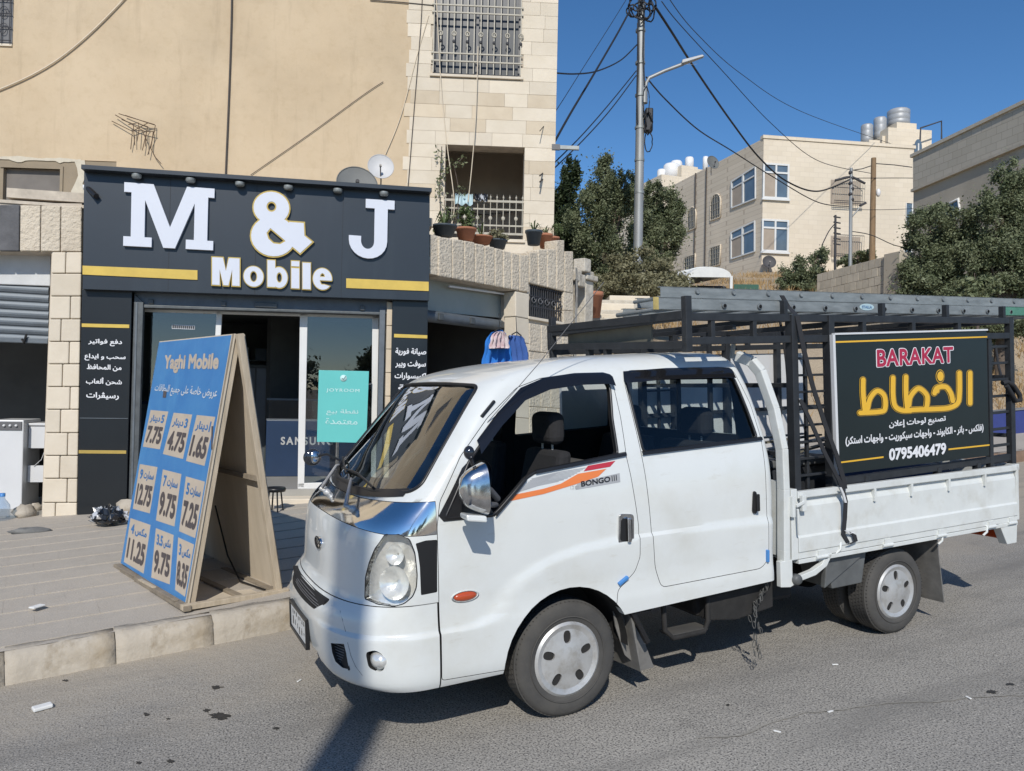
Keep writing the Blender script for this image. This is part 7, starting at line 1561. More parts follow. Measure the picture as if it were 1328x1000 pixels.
# low block wall with end pillar, laid block by block
LWf = Fr(Matrix.Translation((9.2, 30.5, 0)) @ Matrix.Rotation(R(-72), 4, 'Z'))
lw_ = thing('block_wall', LWf, LWf.hit(1100, 370), 'low stepped block wall with an end pillar below the large apartment house', 'wall')
f0, f1 = LWf.hit(1060, 356), LWf.hit(1152, 332); zt0, zt1_ = f0.z, f1.z; X0, X1 = f0.x, f1.x
put('wall_core', Mb().prism([(X0, 3), (X1, 3), (X1, zt1_ - .04), (X0, zt0 - .04)], .03, .25), M['mort'], lw_)
nr = 9
for i in range(nr):
    nb_ = 12; off = .5 if i % 2 else 0
    for j in range(-1, nb_):
        u0, u1 = max(0, (j + off) / nb_), min(1, (j + 1 + off) / nb_)
        if u1 - u0 < .02: continue
        za, zb_ = lambda u: zt0 + (zt1_ - zt0) * u - i * .28, None; xa_, xb_ = X0 + (X1 - X0) * u0 + .01, X0 + (X1 - X0) * u1 - .01
        put('stone_block', Mb().prism([(xa_, za(u0) - .27), (xb_, za(u1) - .27), (xb_, za(u1)), (xa_, za(u0))], -.01 - rnd.uniform(0, .012), .1), M['block_s'], lw_)
p = LWf.hit(1158, 335); put('pillar', Mb().box(p.x - .25, p.x + .35, -.1, .5, 3, p.z + .15), M['render_dk'], lw_)
# metal carport with a vehicle's rear inside
CF = frz(7.4, 29, 0, -4); cp = thing('carport', CF, CF.hit(920, 372), 'white ribbed metal carport with an arched mouth, on the slope above the ladder', 'carport')
M['rib_w'] = mat('white_ribbed_metal', (.62, .63, .62), .5, var=.06, vs_=4)
C_ = lambda px, py, y=0: CF.hit(px, py, y)
a, b_, t = C_(893, 385), C_(948, 385), C_(920, 346); xc, hw = (a.x + b_.x) / 2, (b_.x - a.x) / 2; zs_ = C_(893, 357.5).z
arc = [(xc + hw * math.cos(math.pi * k / 14), zs_ + (t.z - zs_) * math.sin(math.pi * k / 14)) for k in range(15)]
put('front_gable', Mb().prism(arc + [(xc - hw, zs_ - .05), (xc + hw, zs_ - .05)], 0, .05), M['rib_w'], cp)
rows = [[(x, y_ - .02, z) for x, z in arc] for y_ in (0, 6)]; put('roof_sheet', Mb().grid([[(x - .5 * y_ , y_, z) for x, z in arc] for y_ in (0, 1.5, 3, 4.5, 6)]), M['rib_w'], cp)
for k in range(10): y_ = .3 + k * .6; put('rib', Mb().tube([(x - .5 * y_, y_, z + .02) for x, z in arc], .035, 5), M['rib_w'], cp)
for k in range(12): y_ = k * .5; put('side_sheet', Mb().box(xc - hw - .5 * y_ - .05, xc - hw - .5 * y_, y_, y_ + .4, a.z - 1, zs_), M['rib_w'], cp)
for s_ in (-1, 1): put('post', Mb().box(xc + s_ * hw - .05, xc + s_ * hw + .05, -.02, .08, a.z - 1.5, zs_), M['rib_w'], cp)
put('back_panel', Mb().box(xc - hw - 3, xc + hw - 2.9, 6, 6.05, a.z - 1, t.z - .3), M['black'], cp)
vh = thing('parked_van', CF, (xc, 1.2, a.z - 1), 'dark vehicle parked inside the white metal carport', 'van')
put('body', Mb().prism([(xc - 1.0, a.z - 1.2), (xc + .9, a.z - 1.2), (xc + .9, a.z + .2), (xc + .75, a.z + .55), (xc - .8, a.z + .55), (xc - 1.0, a.z + .2)], .8, 4), M['black_plastic'], vh, bev=.06); put('window', Mb().prism([(xc - .75, a.z - .1), (xc + .7, a.z - .1), (xc + .6, a.z + .42), (xc - .65, a.z + .42)], .77, .8), M['far_glass'], vh); put('window_trim', Mb().tube([(xc - .75, .75, a.z - .1), (xc + .7, .75, a.z - .1), (xc + .6, .75, a.z + .42), (xc - .65, .75, a.z + .42)], .02, 5, close=True), M['silver'], vh)
M['green'] = mat('green_screen', (.04, .11, .08), .8, var=.15, vs_=1); gs = CF.hit(952, 382, 2); g2 = CF.hit(984, 369, 2); put('garden_screen', Mb().box(gs.x, g2.x, 2, 2.05, gs.z - 1.5, g2.z), M['green'], fr=CF, base=(gs.x, 2, gs.z - 1.5), label='dark green garden screen right of the white carport', cat='fence')
# ------------------------------------------------------------ poles and wires
M['galv'] = mat('galvanised_pole', (.30, .31, .31), .5, .35, var=.15, vs_=3, stretch=(1, 1, .3)); M['wood_pole'] = mat('wooden_pole', (.24, .16, .09), .9, var=.25, vs_=4, bump=.5, stretch=(6, 6, .6)); M['wire'] = mat('black_wire', (.015, .016, .02), .6, var=.1)
P = lambda px, py, Y=20: W0.hit(px, py, Y)
b0 = P(827.5, 330); bz_ = terr(b0.x, b0.y)
sp = thing('street_pole', W0, (b0.x, 20, bz_), 'tall galvanised street pole with a lamp arm and tangled cables, between the olive trees', 'utility pole')
put('pole_shaft', Mb().tube([(b0.x, 20, bz_ - .3), P(829.5, 200), P(832.5, -60)], [.125, .115, .09], 14), M['galv'], sp)
put('lamp_arm', Mb().tube([P(837, 128), P(838, 108), P(842, 101), P(862, 92), P(886, 83)], .045, 8), M['galv'], sp); put('arm_bracket', Mb().tube([P(835.5, 112), P(835.5, 134)], .09, 10), M['galv'], sp)
h0, h1 = P(883, 83), P(913, 73); d = (h1 - h0); lh = put('lamp_head', Mb().hexa([h0 + V((0, -.12, -.03)), h1 + V((0, -.06, -.02)), h1 + V((0, .06, -.02)), h0 + V((0, .12, -.03))], [h0 + V((.02, -.10, .08)), h1 + V((-.05, -.05, .03)), h1 + V((-.05, .05, .03)), h0 + V((.02, .10, .08))]), M['tank'], sp, bev=.015); put('lamp_glass', Mb().blob(h0.lerp(h1, .45) + V((0, 0, -.05)), (.2, .09, .05), 14, 8), M['glass_lens'], lh)
put('junction_box', Mb().box(P(836, 150).x, P(846, 150).x, 19.85, 20.1, P(840, 172).z, P(840, 142).z), M['black_plastic'], sp, bev=.03)
rw = random.Random(15)
def loop(px, py, rx_, ry_, r=.018, n=20, nm='cable_coil'): put(nm, Mb().tube([P(px + rx_ * math.cos(a) * rw.uniform(.9, 1.1), py + ry_ * math.sin(a) * rw.uniform(.9, 1.1), 19.85 + rw.uniform(-.1, .1)) for a in [2 * math.pi * k / n for k in range(n)]], r, 6, close=True), M['wire'], sp)
loop(840, 160, 5, 14); loop(842, 158, 4, 12); loop(841, 184, 5, 13, .014); loop(838, 132, 4, 20, .012)
for px, py, a_, b2 in ((824, 10, 9, 12), (838, 10, 9, 13), (832, 14, 12, 11), (842, 16, 7, 12), (820, 14, 7, 8), (846, 6, 5, 8), (829, 4, 14, 10), (835, 18, 8, 8)): loop(px, py, a_, b2, .02)
for k in range(6): y_ = 40 + k * 42; put('strap_band', Mb().tube([P(831 - y_ * .008, y_ - 1.5), P(831 - y_ * .008, y_ + 1.5)], .13, 12), M['alu'], sp)
put('riser_cable', Mb().tube([P(827, 30, 19.86), P(828, 80, 19.86), P(826, 130, 19.86), P(827, 160, 19.86)], .02, 6), M['wire'], sp); put('riser_cable', Mb().tube([P(835, 30, 19.88), P(834, 70, 19.86), P(836, 110, 19.86)], .018, 6), M['wire'], sp)
def wire(pts, r, label, n=14):
    Q = [W0.hit(a, b_, Y) for a, b_, Y in pts]; o = []
    for i in range(len(Q) - 1):
        p0, p1, p2, p3 = Q[max(i - 1, 0)], Q[i], Q[i + 1], Q[min(i + 2, len(Q) - 1)]
        for k in range(n): t = k / n; o.append(.5 * ((2 * p1) + (p2 - p0) * t + (2 * p0 - 5 * p1 + 4 * p2 - p3) * t * t + (3 * p1 - p0 - 3 * p2 + p3) * t ** 3))
    o.append(Q[-1]); return put('overhead_wire', Mb().tube(o, r, 5), M['wire'], label=label, cat='wire', group='overhead wires')
wire([(849, 8, 20), (870, 40, 21), (905, 95, 24), (950, 160, 28), (985, 205, 31), (1020, 235, 33), (1060, 248, 34), (1104, 232, 34)], .035, 'thickest overhead wire, sagging from the street pole across the large apartment house')
wire([(838, 100, 20), (862, 128, 22), (905, 168, 25), (948, 195, 29), (1000, 228, 32), (1060, 262, 34), (1104, 268, 34)], .022, 'thin overhead wire with a small knot, under the thickest one')
wire([(858, 2, 20), (880, 30, 22), (935, 90, 26), (1000, 160, 30), (1060, 208, 33), (1130, 225, 34)], .014, 'faint overhead wire above the thickest one')
wire([(862, -10, 20), (900, 40, 24), (960, 95, 30), (1040, 145, 36), (1160, 188, 46)], .013, 'faintest overhead wire, highest right of the street pole')
wire([(819, 10, 20), (800, 45, 18.5), (768, 100, 17), (740, 147, 15.5), (716, 190, 14.4)], .024, 'thick overhead wire from the street pole to the stone building corner')
wire([(826, 58, 20), (805, 78, 19), (775, 92, 17), (745, 96, 15.5), (712, 94, 14.4)], .017, 'curved overhead wire meeting the building just below the thick ones')
wire([(825, 92, 20), (790, 135, 18.5), (755, 175, 17), (718, 212, 15), (700, 228, 14)], .014, 'upper of two close wires from the pole to the building corner'); wire([(825, 98, 20), (792, 142, 18.5), (757, 181, 17), (718, 219, 15), (700, 236, 14)], .014, 'lower of two close wires from the pole to the building corner')
wire([(818, -10, 20), (790, 35, 18.5), (755, 90, 17), (722, 142, 15), (700, 170, 14)], .008, 'faint wire left of the thick one, between pole and building')
# far poles
def fpole(px, y0, y1, Y, r, m, lab, lean=0):
    a, b_ = W0.hit(px, y0, Y), W0.hit(px + lean, y1, Y); zz = terr(b_.x, Y); t = thing('utility_pole', W0, (b_.x, Y, zz), lab, 'utility pole')
    put('pole_shaft', Mb().tube([(b_.x, Y, min(zz, b_.z) - .3), a], [r * 1.15, r * .85], 10), m, t); return t
fp = fpole(1133, 205, 335, 33, .12, M['wood_pole'], 'brown wooden pole in front of the large apartment house', -2)
P3 = lambda px, py, Y=33: W0.hit(px, py, Y)
put('insulator_wire', Mb().tube([P3(1133, 214), P3(1118, 219), P3(1104, 221)], .02, 5).tube([P3(1133, 212), P3(1160, 214), P3(1183, 217)], .02, 5), M['wire'], fp); put('bulb_lamp', Mb().blob(P3(1139, 250), (.1, .1, .18), 10, 6), M['tank_w'], fp)
f2 = fpole(1104, 218, 340, 32, .07, M['galv'], 'thin grey pole with cross-arm and lamp, left of the brown wooden pole', -1)
P4 = lambda px, py: W0.hit(px, py, 32)
put('cross_arm', Mb().tube([P4(1083, 234), P4(1104, 229), P4(1122, 238)], .05, 6), M['iron_dk'], f2); put('lamp_arm', Mb().tube([P4(1104, 282), P4(1112, 273), P4(1118, 265)], .03, 6), M['galv'], f2); put('lamp_head', Mb().bar(P4(1115, 267), P4(1123, 263), .14, .10), M['iron_dk'], f2, bev=.02)
for i in range(6): y_ = 224 + i * 7; put('insulator', Mb().blob(P4(1104 + (i % 2) * 2 - 1, y_), (.09, .09, .09), 8, 6), M['iron_dk'], f2)
f3 = fpole(1083.5, 279, 345, 31, .05, M['iron_dk'], 'short dark pole with brackets, leftmost of the three far poles')
for i in range(6): put('bracket', Mb().tube([W0.hit(1081, 281 + i * 7, 31), W0.hit(1090, 282.5 + i * 7, 31)], .03, 5), M['iron_dk'], f3)
wire([(1104, 231, 32), (1140, 231, 33), (1180, 231, 34), (1200, 232, 35)], .016, 'short level wire between the thin grey pole and the right building'); wire([(1104, 300, 32), (1130, 305, 32), (1160, 318, 32), (1184, 322, 33)], .018, 'low sagging wire right of the thin grey pole'); wire([(1104, 272, 32), (1150, 272, 33), (1200, 270, 36)], .012, 'thin level wire behind the wooden pole')
wire([(1083, 290, 31), (1075, 300, 30), (1066, 318, 28)], .02, 'short wire slanting left from the short dark pole')
# ------------------------------------------------------------ across the street, behind the viewer (seen in glass and chrome, and one pole's shadow)
ap = thing('street_pole', W0, (-1.36, -5.2, plane_z(-1.36, -5.2)), 'street pole across the road whose shadow falls by the bumper', 'utility pole')
put('pole_shaft', Mb().tube([(-1.36, -5.2, -.4), (-1.36, -5.2, 9.6)], [.16, .13], 14), M['galv'], ap)
M['hill'] = M['earth']
ox = thing('house', frz(-14, -26, 0, 0), (0, 0, -1), 'plain cream house across the road, behind the viewer', 'building')
put('wall', Mb().box(-6, 9, -8, 0, -2, 7.5), M['far_stone'], ox)
for i in range(4): w = put('window', Mb().box(-4 + i * 3.2, -2.6 + i * 3.2, .0, .05, 3.6, 5), M['far_glass'], ox); put('frame', Mb().tube([(-4 + i * 3.2, .07, 3.6), (-2.6 + i * 3.2, .07, 3.6), (-2.6 + i * 3.2, .07, 5), (-4 + i * 3.2, .07, 5)], .05, 4, close=True), M['win_frame'], w)
for i, (x, Y, s_) in enumerate(((2, -22, 2.6), (7, -20, 2.2), (12, -24, 3.0), (-26, -22, 2.8))):
    bs_ = V((x, Y, plane_z(x, Y) - .2)); tree('olive_tree', bs_, [(x + a * s_, Y + b_ * s_, bs_.z + s_ * .9 + c * s_, s_ * .5, s_ * .5, s_ * .42) for a, b_, c in ((0, 0, .5), (.4, .2, .2), (-.4, 0, .2), (.1, -.4, 0), (0, .3, .8))], 5000, .28, M['olive'], 'olive tree across the road, behind the viewer (%s)' % ('nearest the street pole', 'middle one', 'tallest one', 'beside the cream house')[i], 50 + i)
# ------------------------------------------------------------ price board on the pavement
SB = Fr(TM.M @ Matrix.Translation((0, 0, .215)))
def SG(px, py, dz=0): return SB.M @ SB.hit(px, py, dz, 2)
a_r = SG(245, 791); a_l = SG(158, 739); b_r = SG(372, 768)
e1 = (a_r - a_l); W_b = e1.length; e1.normalize(); up_ = V((0, 0, 1)); e1h = V((e1.x, e1.y, 0)).normalized(); nin = V((-e1h.y, e1h.x, 0))    # towards the back board
if nin.dot(b_r - a_r) < 0: nin = -nin
BF = Fr(Matrix((( e1h.x, nin.x, 0, a_l.x), (e1h.y, nin.y, 0, a_l.y), (0, 0, 1, a_l.z), (0, 0, 0, 1))))
dep = (BF.Mi @ b_r).y
zr_ = (BF.Mi @ a_r).z
# top edge: intersect the measured top corners with the vertical plane at half depth
tl = BF.hit(208, 443, dep * .46); tr = BF.hit(306, 433, dep * .46)
print('board', W_b, dep, tl, tr, zr_)
M['wood'] = mat('raw_pale_wood', (.40, .33, .235), .85, c2=(.54, .455, .34), vs_=5, bump=.3, bs=40, stretch=(6, 6, .8)); M['ply'] = mat('weathered_plywood', (.50, .43, .33), .85, c2=(.60, .52, .41), vs_=2.5, bump=.25, bs=25, stretch=(3, 3, .6)); M['old_wood'] = mat('grey_old_wood', (.24, .20, .15), .9, var=.25, vs_=8, bump=.5, bs=30)
M['sky_blue'] = mat('faded_blue_vinyl', (.035, .165, .42), .5, c2=(.065, .23, .48), vs_=2.5, bump=.25, bs=5, bd=.02, dirt=[(2.5, (1, 1, .4), (1.35, 1.2, 1.08), .5, .75), (40, (1, 1, 1), (1.6, 1.4, 1.2), .66, .75)]); M['cream_v'] = mat('cream_vinyl', (.50, .42, .33), .55, var=.08, vs_=4); M['ink'] = mat('dark_brown_ink', (.085, .07, .07), .6, var=.1); M['blue_ink'] = mat('blue_ink', (.05, .18, .42), .6, var=.1); M['white_ink'] = mat('white_ink', (.62, .66, .70), .5, var=.08)
board = thing('price_board', BF, (W_b / 2, dep / 2, 0), 'tall blue A-frame price board with raw wood frame standing on the pavement', 'price board')
BL, BR, TL, TR = V((0, 0, .06)), V((W_b, 0, zr_ + .03)), tl, tr
e_in = V((0, 1, 0)); fn = (BR - BL).cross(TL - BL).normalized()
if fn.y > 0: fn = -fn
def FQ(u, v, off=0): return (BL * (1 - u) + BR * u) * (1 - v) + (TL * (1 - u) + TR * u) * v + fn * off
def slab(q, t, m, nm, **k): mb = Mb().hexa(q, [p + fn * t for p in q]); return put(nm, mb, m, board, **k)
slab([FQ(0, 0), FQ(1, 0), FQ(1, 1), FQ(0, 1)], .008, M['ply'], 'front_panel'); 
vin = Mb().hexa([FQ(.0, .0, .0085), FQ(.965, .0, .0085), FQ(.965, .995, .0085), FQ(.0, .995, .0085)], [FQ(.0, .0, .0105), FQ(.965, .0, .0105), FQ(.965, .995, .0105), FQ(.0, .995, .0105)]); put('blue_sheet', vin, M['sky_blue'], board)
# measured points on the front panel -> board coordinates
def buv(px, py):
    o, d = BF.ray(px, py); t = (BL - o).dot(fn) / d.dot(fn); p = o + d * t
    ex = BR - BL; ey = TL - BL; # solve roughly by newton on the bilinear patch
    u, v = .5, .5
    for _ in range(12):
        f = FQ(u, v) - p; du = (FQ(u + 1e-4, v) - FQ(u, v)) / 1e-4; dv = (FQ(u, v + 1e-4) - FQ(u, v)) / 1e-4
        a11, a12, a22 = du.dot(du), du.dot(dv), dv.dot(dv); b1, b2 = -f.dot(du), -f.dot(dv); D = a11 * a22 - a12 * a12; u += (b1 * a22 - b2 * a12) / D; v += (b2 * a11 - b1 * a12) / D
    return u, v
def bq(pts, off): return [FQ(*buv(*p), off) for p in pts]
text('lettering', 'Yaghi Mobile', bq([(214, 484), (284, 485.5), (287, 458), (216, 461)], .0105), fn, M['cream_v'], board, .001, .045)
text('lettering', 'عروض خاصة على جميع البطاقات', bq([(201, 511), (282, 521), (285, 503), (204, 498)], .0105), fn, M['white_ink'], board, .001, .015)
z1 = lambda x, y: (170 + x * .27, 370 + y * .27)
cells = [ # four corners of each cream cell, heading, price
 ([(187, 579.5), (209, 583), (220, 534), (197, 532)], '5 دينار', '7.75'), ([(213, 589), (239, 595.5), (251, 538), (227, 535.5)], '3 دينار', '4.75'), ([(243, 598), (267, 604.5), (281, 541), (257, 538.5)], '1 دينار', '1.65'),
 ([(174, 660), (196, 666), (206, 606), (183, 602)], '9 سمارت', '12.75'), ([(204, 675), (228, 683), (237, 615), (213, 609)], '7 سمارت', '9.75'), ([(234, 689), (257, 699), (268, 625), (243, 618)], '5 سمارت', '7.25'),
 ([(161, 737), (188, 744), (197, 681), (171, 672)], '4 مكس', '11.25'), ([(198, 749), (222, 758), (227, 694), (204, 685)], '3.5 مكس', '9.75'), ([(229, 765), (245, 776), (255, 707), (233, 697)], '3 مكس', '8.35')]
for q_, hd, pr_ in cells:
    Q = [buv(*p) for p in q_]; C = [FQ(min(u, .955), max(v, .012), .0108) for u, v in Q]; c_ = put('price_cell', Mb().hexa(C, [p + fn * .0008 for p in C]), M['cream_v'], board)
    def sub(u0, u1, v0, v1): return [bil(C, u0, v0), bil(C, u1, v0), bil(C, u1, v1), bil(C, u0, v1)]
    dg_, wd_ = hd.split(' '); first = wd_ != 'دينار'
    wg_ = .06 if dg_ == '1' else .16 if len(dg_) < 2 else .34; xd = (.12, .12 + wg_) if first else (.88 - wg_, .88); xw = (.18 + wg_, .90) if first else (.10, .82 - wg_)
    text('heading', wd_, sub(*xw, .66, .88), fn, M['blue_ink'], c_, .0014, .03); text('heading', dg_, sub(*xd, .68, .90), fn, M['blue_ink'], c_, .0014, .04); text('price', pr_, sub(.08, .94, .12, .58), fn, M['ink'], c_, .0014, .045)
mk = bq([(276, 583), (277.2, 583), (278.5, 553), (276.5, 553)], .013); put('tear_mark', Mb().hexa(mk, [p + fn * .001 for p in mk]), M['ink'], board)
mk = bq([(213, 516), (217, 516), (218, 508), (214, 507)], .013); put('tear_mark', Mb().hexa(mk, [p + fn * .001 for p in mk]), M['ink'], board)
# timber frame behind the panel and the back leaf
ed = lambda a, b_, w, h, m='wood', nm='batten', **k: put(nm, Mb().bar(a, b_, w, h, fn), M[m], board, bev=.003, **k)
ed(FQ(.985, .0, -.02), FQ(.985, 1.0, -.02), .03, .055); ed(FQ(.985, .0, .006), FQ(.985, 1, .006), .03, .012, 'old_wood'); ed(FQ(.015, .0, -.02), FQ(.015, 1, -.02), .03, .045); ed(FQ(.03, .98, -.02), FQ(.97, .98, -.02), .045, .03); ed(FQ(.03, .5, -.02), FQ(.97, .5, -.02), .045, .03)
KL, KR = V((0, dep, .06)), V((W_b, dep, zr_ + .03)); KTL, KTR = tl + V((0, .045, 0)), tr + V((.03, .045, .0))
def KQ(u, v, off=0): return (KL * (1 - u) + KR * u) * (1 - v) + (KTL * (1 - u) + KTR * u) * v + V((0, off, 0))
q = [KQ(0, 0, .0), KQ(1, 0, .0), KQ(1, 1, .0), KQ(0, 1, .0)]; put('back_panel', Mb().hexa(q, [p + V((0, .012, .0)) for p in q]), M['ply'], board, label='bare weathered back leaf')
ed(KQ(1.0, .0, -.03), KQ(1.0, 1.0, -.03), .055, .05); ed(KQ(.02, .0, -.03), KQ(.02, 1, -.03), .04, .04); ed(KQ(.0, .44, -.03), KQ(1, .44, -.03), .04, .03, 'old_wood'); 
fl = lambda a, b_, m='old_wood': put('base_rail', Mb().bar(a, b_, .055, .04, (0, 0, 1)), M[m], board, bev=.004)
fl((-.05, -.03, .03), (W_b + .06, -.03, zr_ + .025)); fl((W_b + .02, -.06, zr_ + .03), (W_b + .02, dep + .04, zr_ + .03), 'wood'); fl((0, dep - .06, .03), (W_b, dep - .06, zr_ + .03)); fl((0, 0, .03), (0, dep, .03)); fl((W_b * .1, dep * .5, .02), (W_b * .98, dep * .55, zr_ + .02))
put('base_sheet', Mb().hexa([(.02, .03, .012), (W_b - .02, .03, zr_ + .012), (W_b - .02, dep - .05, zr_ + .012), (.02, dep - .05, .012)], [(.02, .03, .02), (W_b - .02, .03, zr_ + .02), (W_b - .02, dep - .05, zr_ + .02), (.02, dep - .05, .02)]), M['ply'], board)
for k in range(3): put('broken_strip', Mb().bar((W_b * (.1 + .3 * k), -.045, .045 + zr_ * .3 * k), (W_b * (.33 + .3 * k), -.05, .06 + zr_ * .3 * k), .03, .012, (0, 0, 1)), M['wood'] if k % 2 else M['old_wood'], board, bev=.002)
ck = Mb().tube([(W_b * .35, dep - .12, .6), (W_b * .5, dep - .1, .2), (W_b * .75, dep - .16, .07), (W_b * .95, dep - .1, .06)], .008, 6); put('hose', ck, M['black_plastic'], board)
# dark bin behind the price board
M['bin'] = mat('dark_green_bin', (.02, .03, .028), .6, var=.1)
# ------------------------------------------------------------ ladder on the cage
lad = thing('ladder', TM, (2.2, 0, 2.30), 'long grey aluminium extension ladder lying flat along the top of the cage', 'ladder')
def lr(x0, x1, y, z, h=.075, nm='rail', m='alu'): # channel section rail
    mb = Mb().box(x0, x1, y, y + .005, z, z + h).box(x0, x1, y, y + .03, z + h - .005, z + h).box(x0, x1, y, y + .03, z, z + .005); return put(nm, mb, M[m], lad)
xA0 = TM.hit(848, 397, -.60).x; xB0 = TM.hit(857, 384, -.56).x
zA, zB = TM.hit(1000, 404, -.60).z, TM.hit(1000, 390, -.56).z
r1 = lr(xA0, 5.6, -.60, zA, .075); r2 = lr(xB0, 5.9, -.56, zB, .072); xf = TM.hit(790, 402, .30).x
r3 = lr(xf, 5.6, .12, zA, .075); r4 = lr(TM.hit(813, 390, .22).x, 5.9, .09, zB, .072)
for i in range(15):
    x = xA0 + .25 + i * .30; 
    if x < 5.5:
        rg = put('rung', Mb().tube([(x, -.61, zA + .03), (x, .16, zA + .03)], .016, 10), M['alu'], lad)
        put('rung_collar', Mb().tube([(x + .017 * math.cos(a), -.604, zA + .03 + .017 * math.sin(a)) for a in [2 * math.pi * k / 14 for k in range(14)]], .004, 5, close=True), M['steel_g'], rg); put('rung_mouth', Mb().lathe([(0, 0), (.013, 0)], (x, -.6115, zA + .03), 'y', 12), M['black'], rg)
    x += .12; rg = put('rung', Mb().tube([(x, -.57, zB + .045), (x, .12, zB + .045)], .014, 10), M['alu'], lad); put('rung_collar', Mb().tube([(x + .015 * math.cos(a), -.563, zB + .045 + .015 * math.sin(a)) for a in [2 * math.pi * k / 14 for k in range(14)]], .004, 5, close=True), M['steel_g'], rg)
M['yellow_tape'] = mat('worn_yellow_tape', (.42, .33, .12), .7, var=.3, vs_=12); put('end_tape', Mb().box(xA0 - .004, xA0 + .035, -.603, -.598, zA, zA + .076), M['yellow_tape'], lad)
lbp = [TM.hit(*p, -.602) for p in ((1112, 402), (1136, 402), (1136, 394.5), (1112, 394.5))]; cxl = (lbp[0] + lbp[2]) / 2; M['label_b'] = mat('pale_blue_label', (.42, .56, .60), .5, var=.1)
lb = put('maker_label', Mb().add([(cxl.x + .075 * math.cos(a), -.6025, cxl.z + .024 * math.sin(a)) for a in [2 * math.pi * k / 28 for k in range(28)]], [tuple(range(28))]), M['label_b'], lad, fix=False)
text('lettering', 'STALLA', [(cxl.x - .05, -.6025, cxl.z - .010), (cxl.x + .05, -.6025, cxl.z - .010), (cxl.x + .05, -.6025, cxl.z + .010), (cxl.x - .05, -.6025, cxl.z + .010)], YN, M['blue_ink'], lb, .001, .02)
M['green_al'] = mat('green_tinted_aluminium', (.10, .26, .18), .5, .3, var=.3, vs_=5); lr(4.25, 5.55, -.607, zA + .002, .07, 'green_section', 'green_al')
# ------------------------------------------------------------ black advertising board hung on the cage
SGN = -.85
def Sg(px, py, y=SGN): return TM.hit(px, py, y)
s4 = [Sg(1087, 615), Sg(1283, 591), Sg(1279.5, 428.5), (Sg(1081, 434))]
x0 = (s4[0].x + s4[3].x) / 2; x1 = (s4[1].x + s4[2].x) / 2
ad = thing('advertising_board', TM, ((x0 + x1) / 2, -.85, 1.5), 'black advertising board reading BARAKAT above yellow Arabic letters, hung on the truck cage', 'sign')
M['ad_black'] = mat('black_board_vinyl', (.010, .016, .016), .35, var=.15, vs_=2); M['yel'] = mat('yellow_vinyl', (.74, .43, .035), .45, var=.04); M['red_v'] = mat('crimson_vinyl', (.42, .025, .07), .45, var=.05)
th = .045
put('board_box', Mb().hexa([s4[0], s4[1], s4[1] + V((0, th, 0)), s4[0] + V((0, th, 0))], [s4[3], s4[2], s4[2] + V((0, th, 0)), s4[3] + V((0, th, 0))]), M['ad_black'], ad, bev=.002)
put('white_edge', Mb().bar(s4[0] + V((-.008, .012, 0)), s4[3] + V((-.008, .012, 0)), .022, .045, (0, 1, 0)), M['white_app'], ad); put('white_edge', Mb().bar(s4[3] + V((0, .012, .004)), s4[2] + V((0, .012, .004)), .045, .012, (0, 0, 1)), M['white_app'], ad)
def AQ(pts): return [Sg(*p) for p in pts]
def tx(s, pts, m, off, b_=.02, nm='lettering', sp=1.): return text(nm, s, AQ(pts), YN, M[m], ad, off, b_, 0, sp, 6)
for pts in ([(1082, 444.8), (1280, 437.8), (1280, 436), (1082, 442.6)], [(1089.5, 600.8), (1145.5, 593.8), (1145.5, 591.8), (1089.5, 598.8)], [(1230, 583.8), (1283, 578), (1283, 576.2), (1230, 581.8)]):
    q = AQ(pts); put('yellow_rule', Mb().hexa([p + V((0, -.002, 0)) for p in q], [p + V((0, .001, 0)) for p in q]), M['yel'], ad)
bq4 = [(1137, 476), (1236, 470), (1235.5, 449.5), (1136.5, 453.5)]
tx('BARAKAT', [(1136, 477), (1237, 471), (1236.5, 448.5), (1135.5, 452.5)], 'text_w', .0012, .065, 'letter_outline', 1.06); tx('BARAKAT', bq4, 'red_v', .0026, .03, 'lettering', 1.06)
kh = [(1113, 538), (1260, 528), (1260, 480), (1113, 487)]
# heavy rounded Arabic word drawn as strokes
def stroke(pts, w, m, off, cl='lettering', z=0):
    P_ = []
    for i in range(len(pts) - 1):
        p0, p1, p2, p3 = [V((*pts[max(0, min(len(pts) - 1, j))], 0)) for j in (i - 1, i, i + 1, i + 2)]
        for k in range(8): t = k / 8; P_.append(.5 * ((2 * p1) + (p2 - p0) * t + (2 * p0 - 5 * p1 + 4 * p2 - p3) * t * t + (3 * p1 - p0 - 3 * p2 + p3) * t ** 3))
    P_.append(V((*pts[-1], 0))); L_ = []; R_ = []
    for i, p in enumerate(P_):
        d = (P_[min(i + 1, len(P_) - 1)] - P_[max(0, i - 1)]).normalized(); n = V((-d.y, d.x, 0)); L_.append(p + n * w / 2); R_.append(p - n * w / 2)
    ol = L_ + R_[::-1]; tri = tessellate_polygon([[V(q) for q in ol]]); mb = Mb()
    def S3(p): q = Sg(p.x, p.y); return q + V((0, -off, 0))
    mb.add([S3(p) for p in ol], [])
    n0 = len(L_); mb.f += [(i, i + 1, 2 * n0 - 2 - i, 2 * n0 - 1 - i) for i in range(n0 - 1)]; mb.sm += [False] * (n0 - 1)
    for c in (P_[0], P_[-1]):
        k0 = len(mb.v); ring = [c + V((math.cos(a), math.sin(a), 0)) * w / 2 for a in [2 * math.pi * k / 16 for k in range(16)]]; mb.add([S3(p) + V((0, -.0002, 0)) for p in ring], [tuple(range(16))])
    return mb
zz = lambda l: [(1000 + x / 4, 370 + y / 4) for x, y in l]
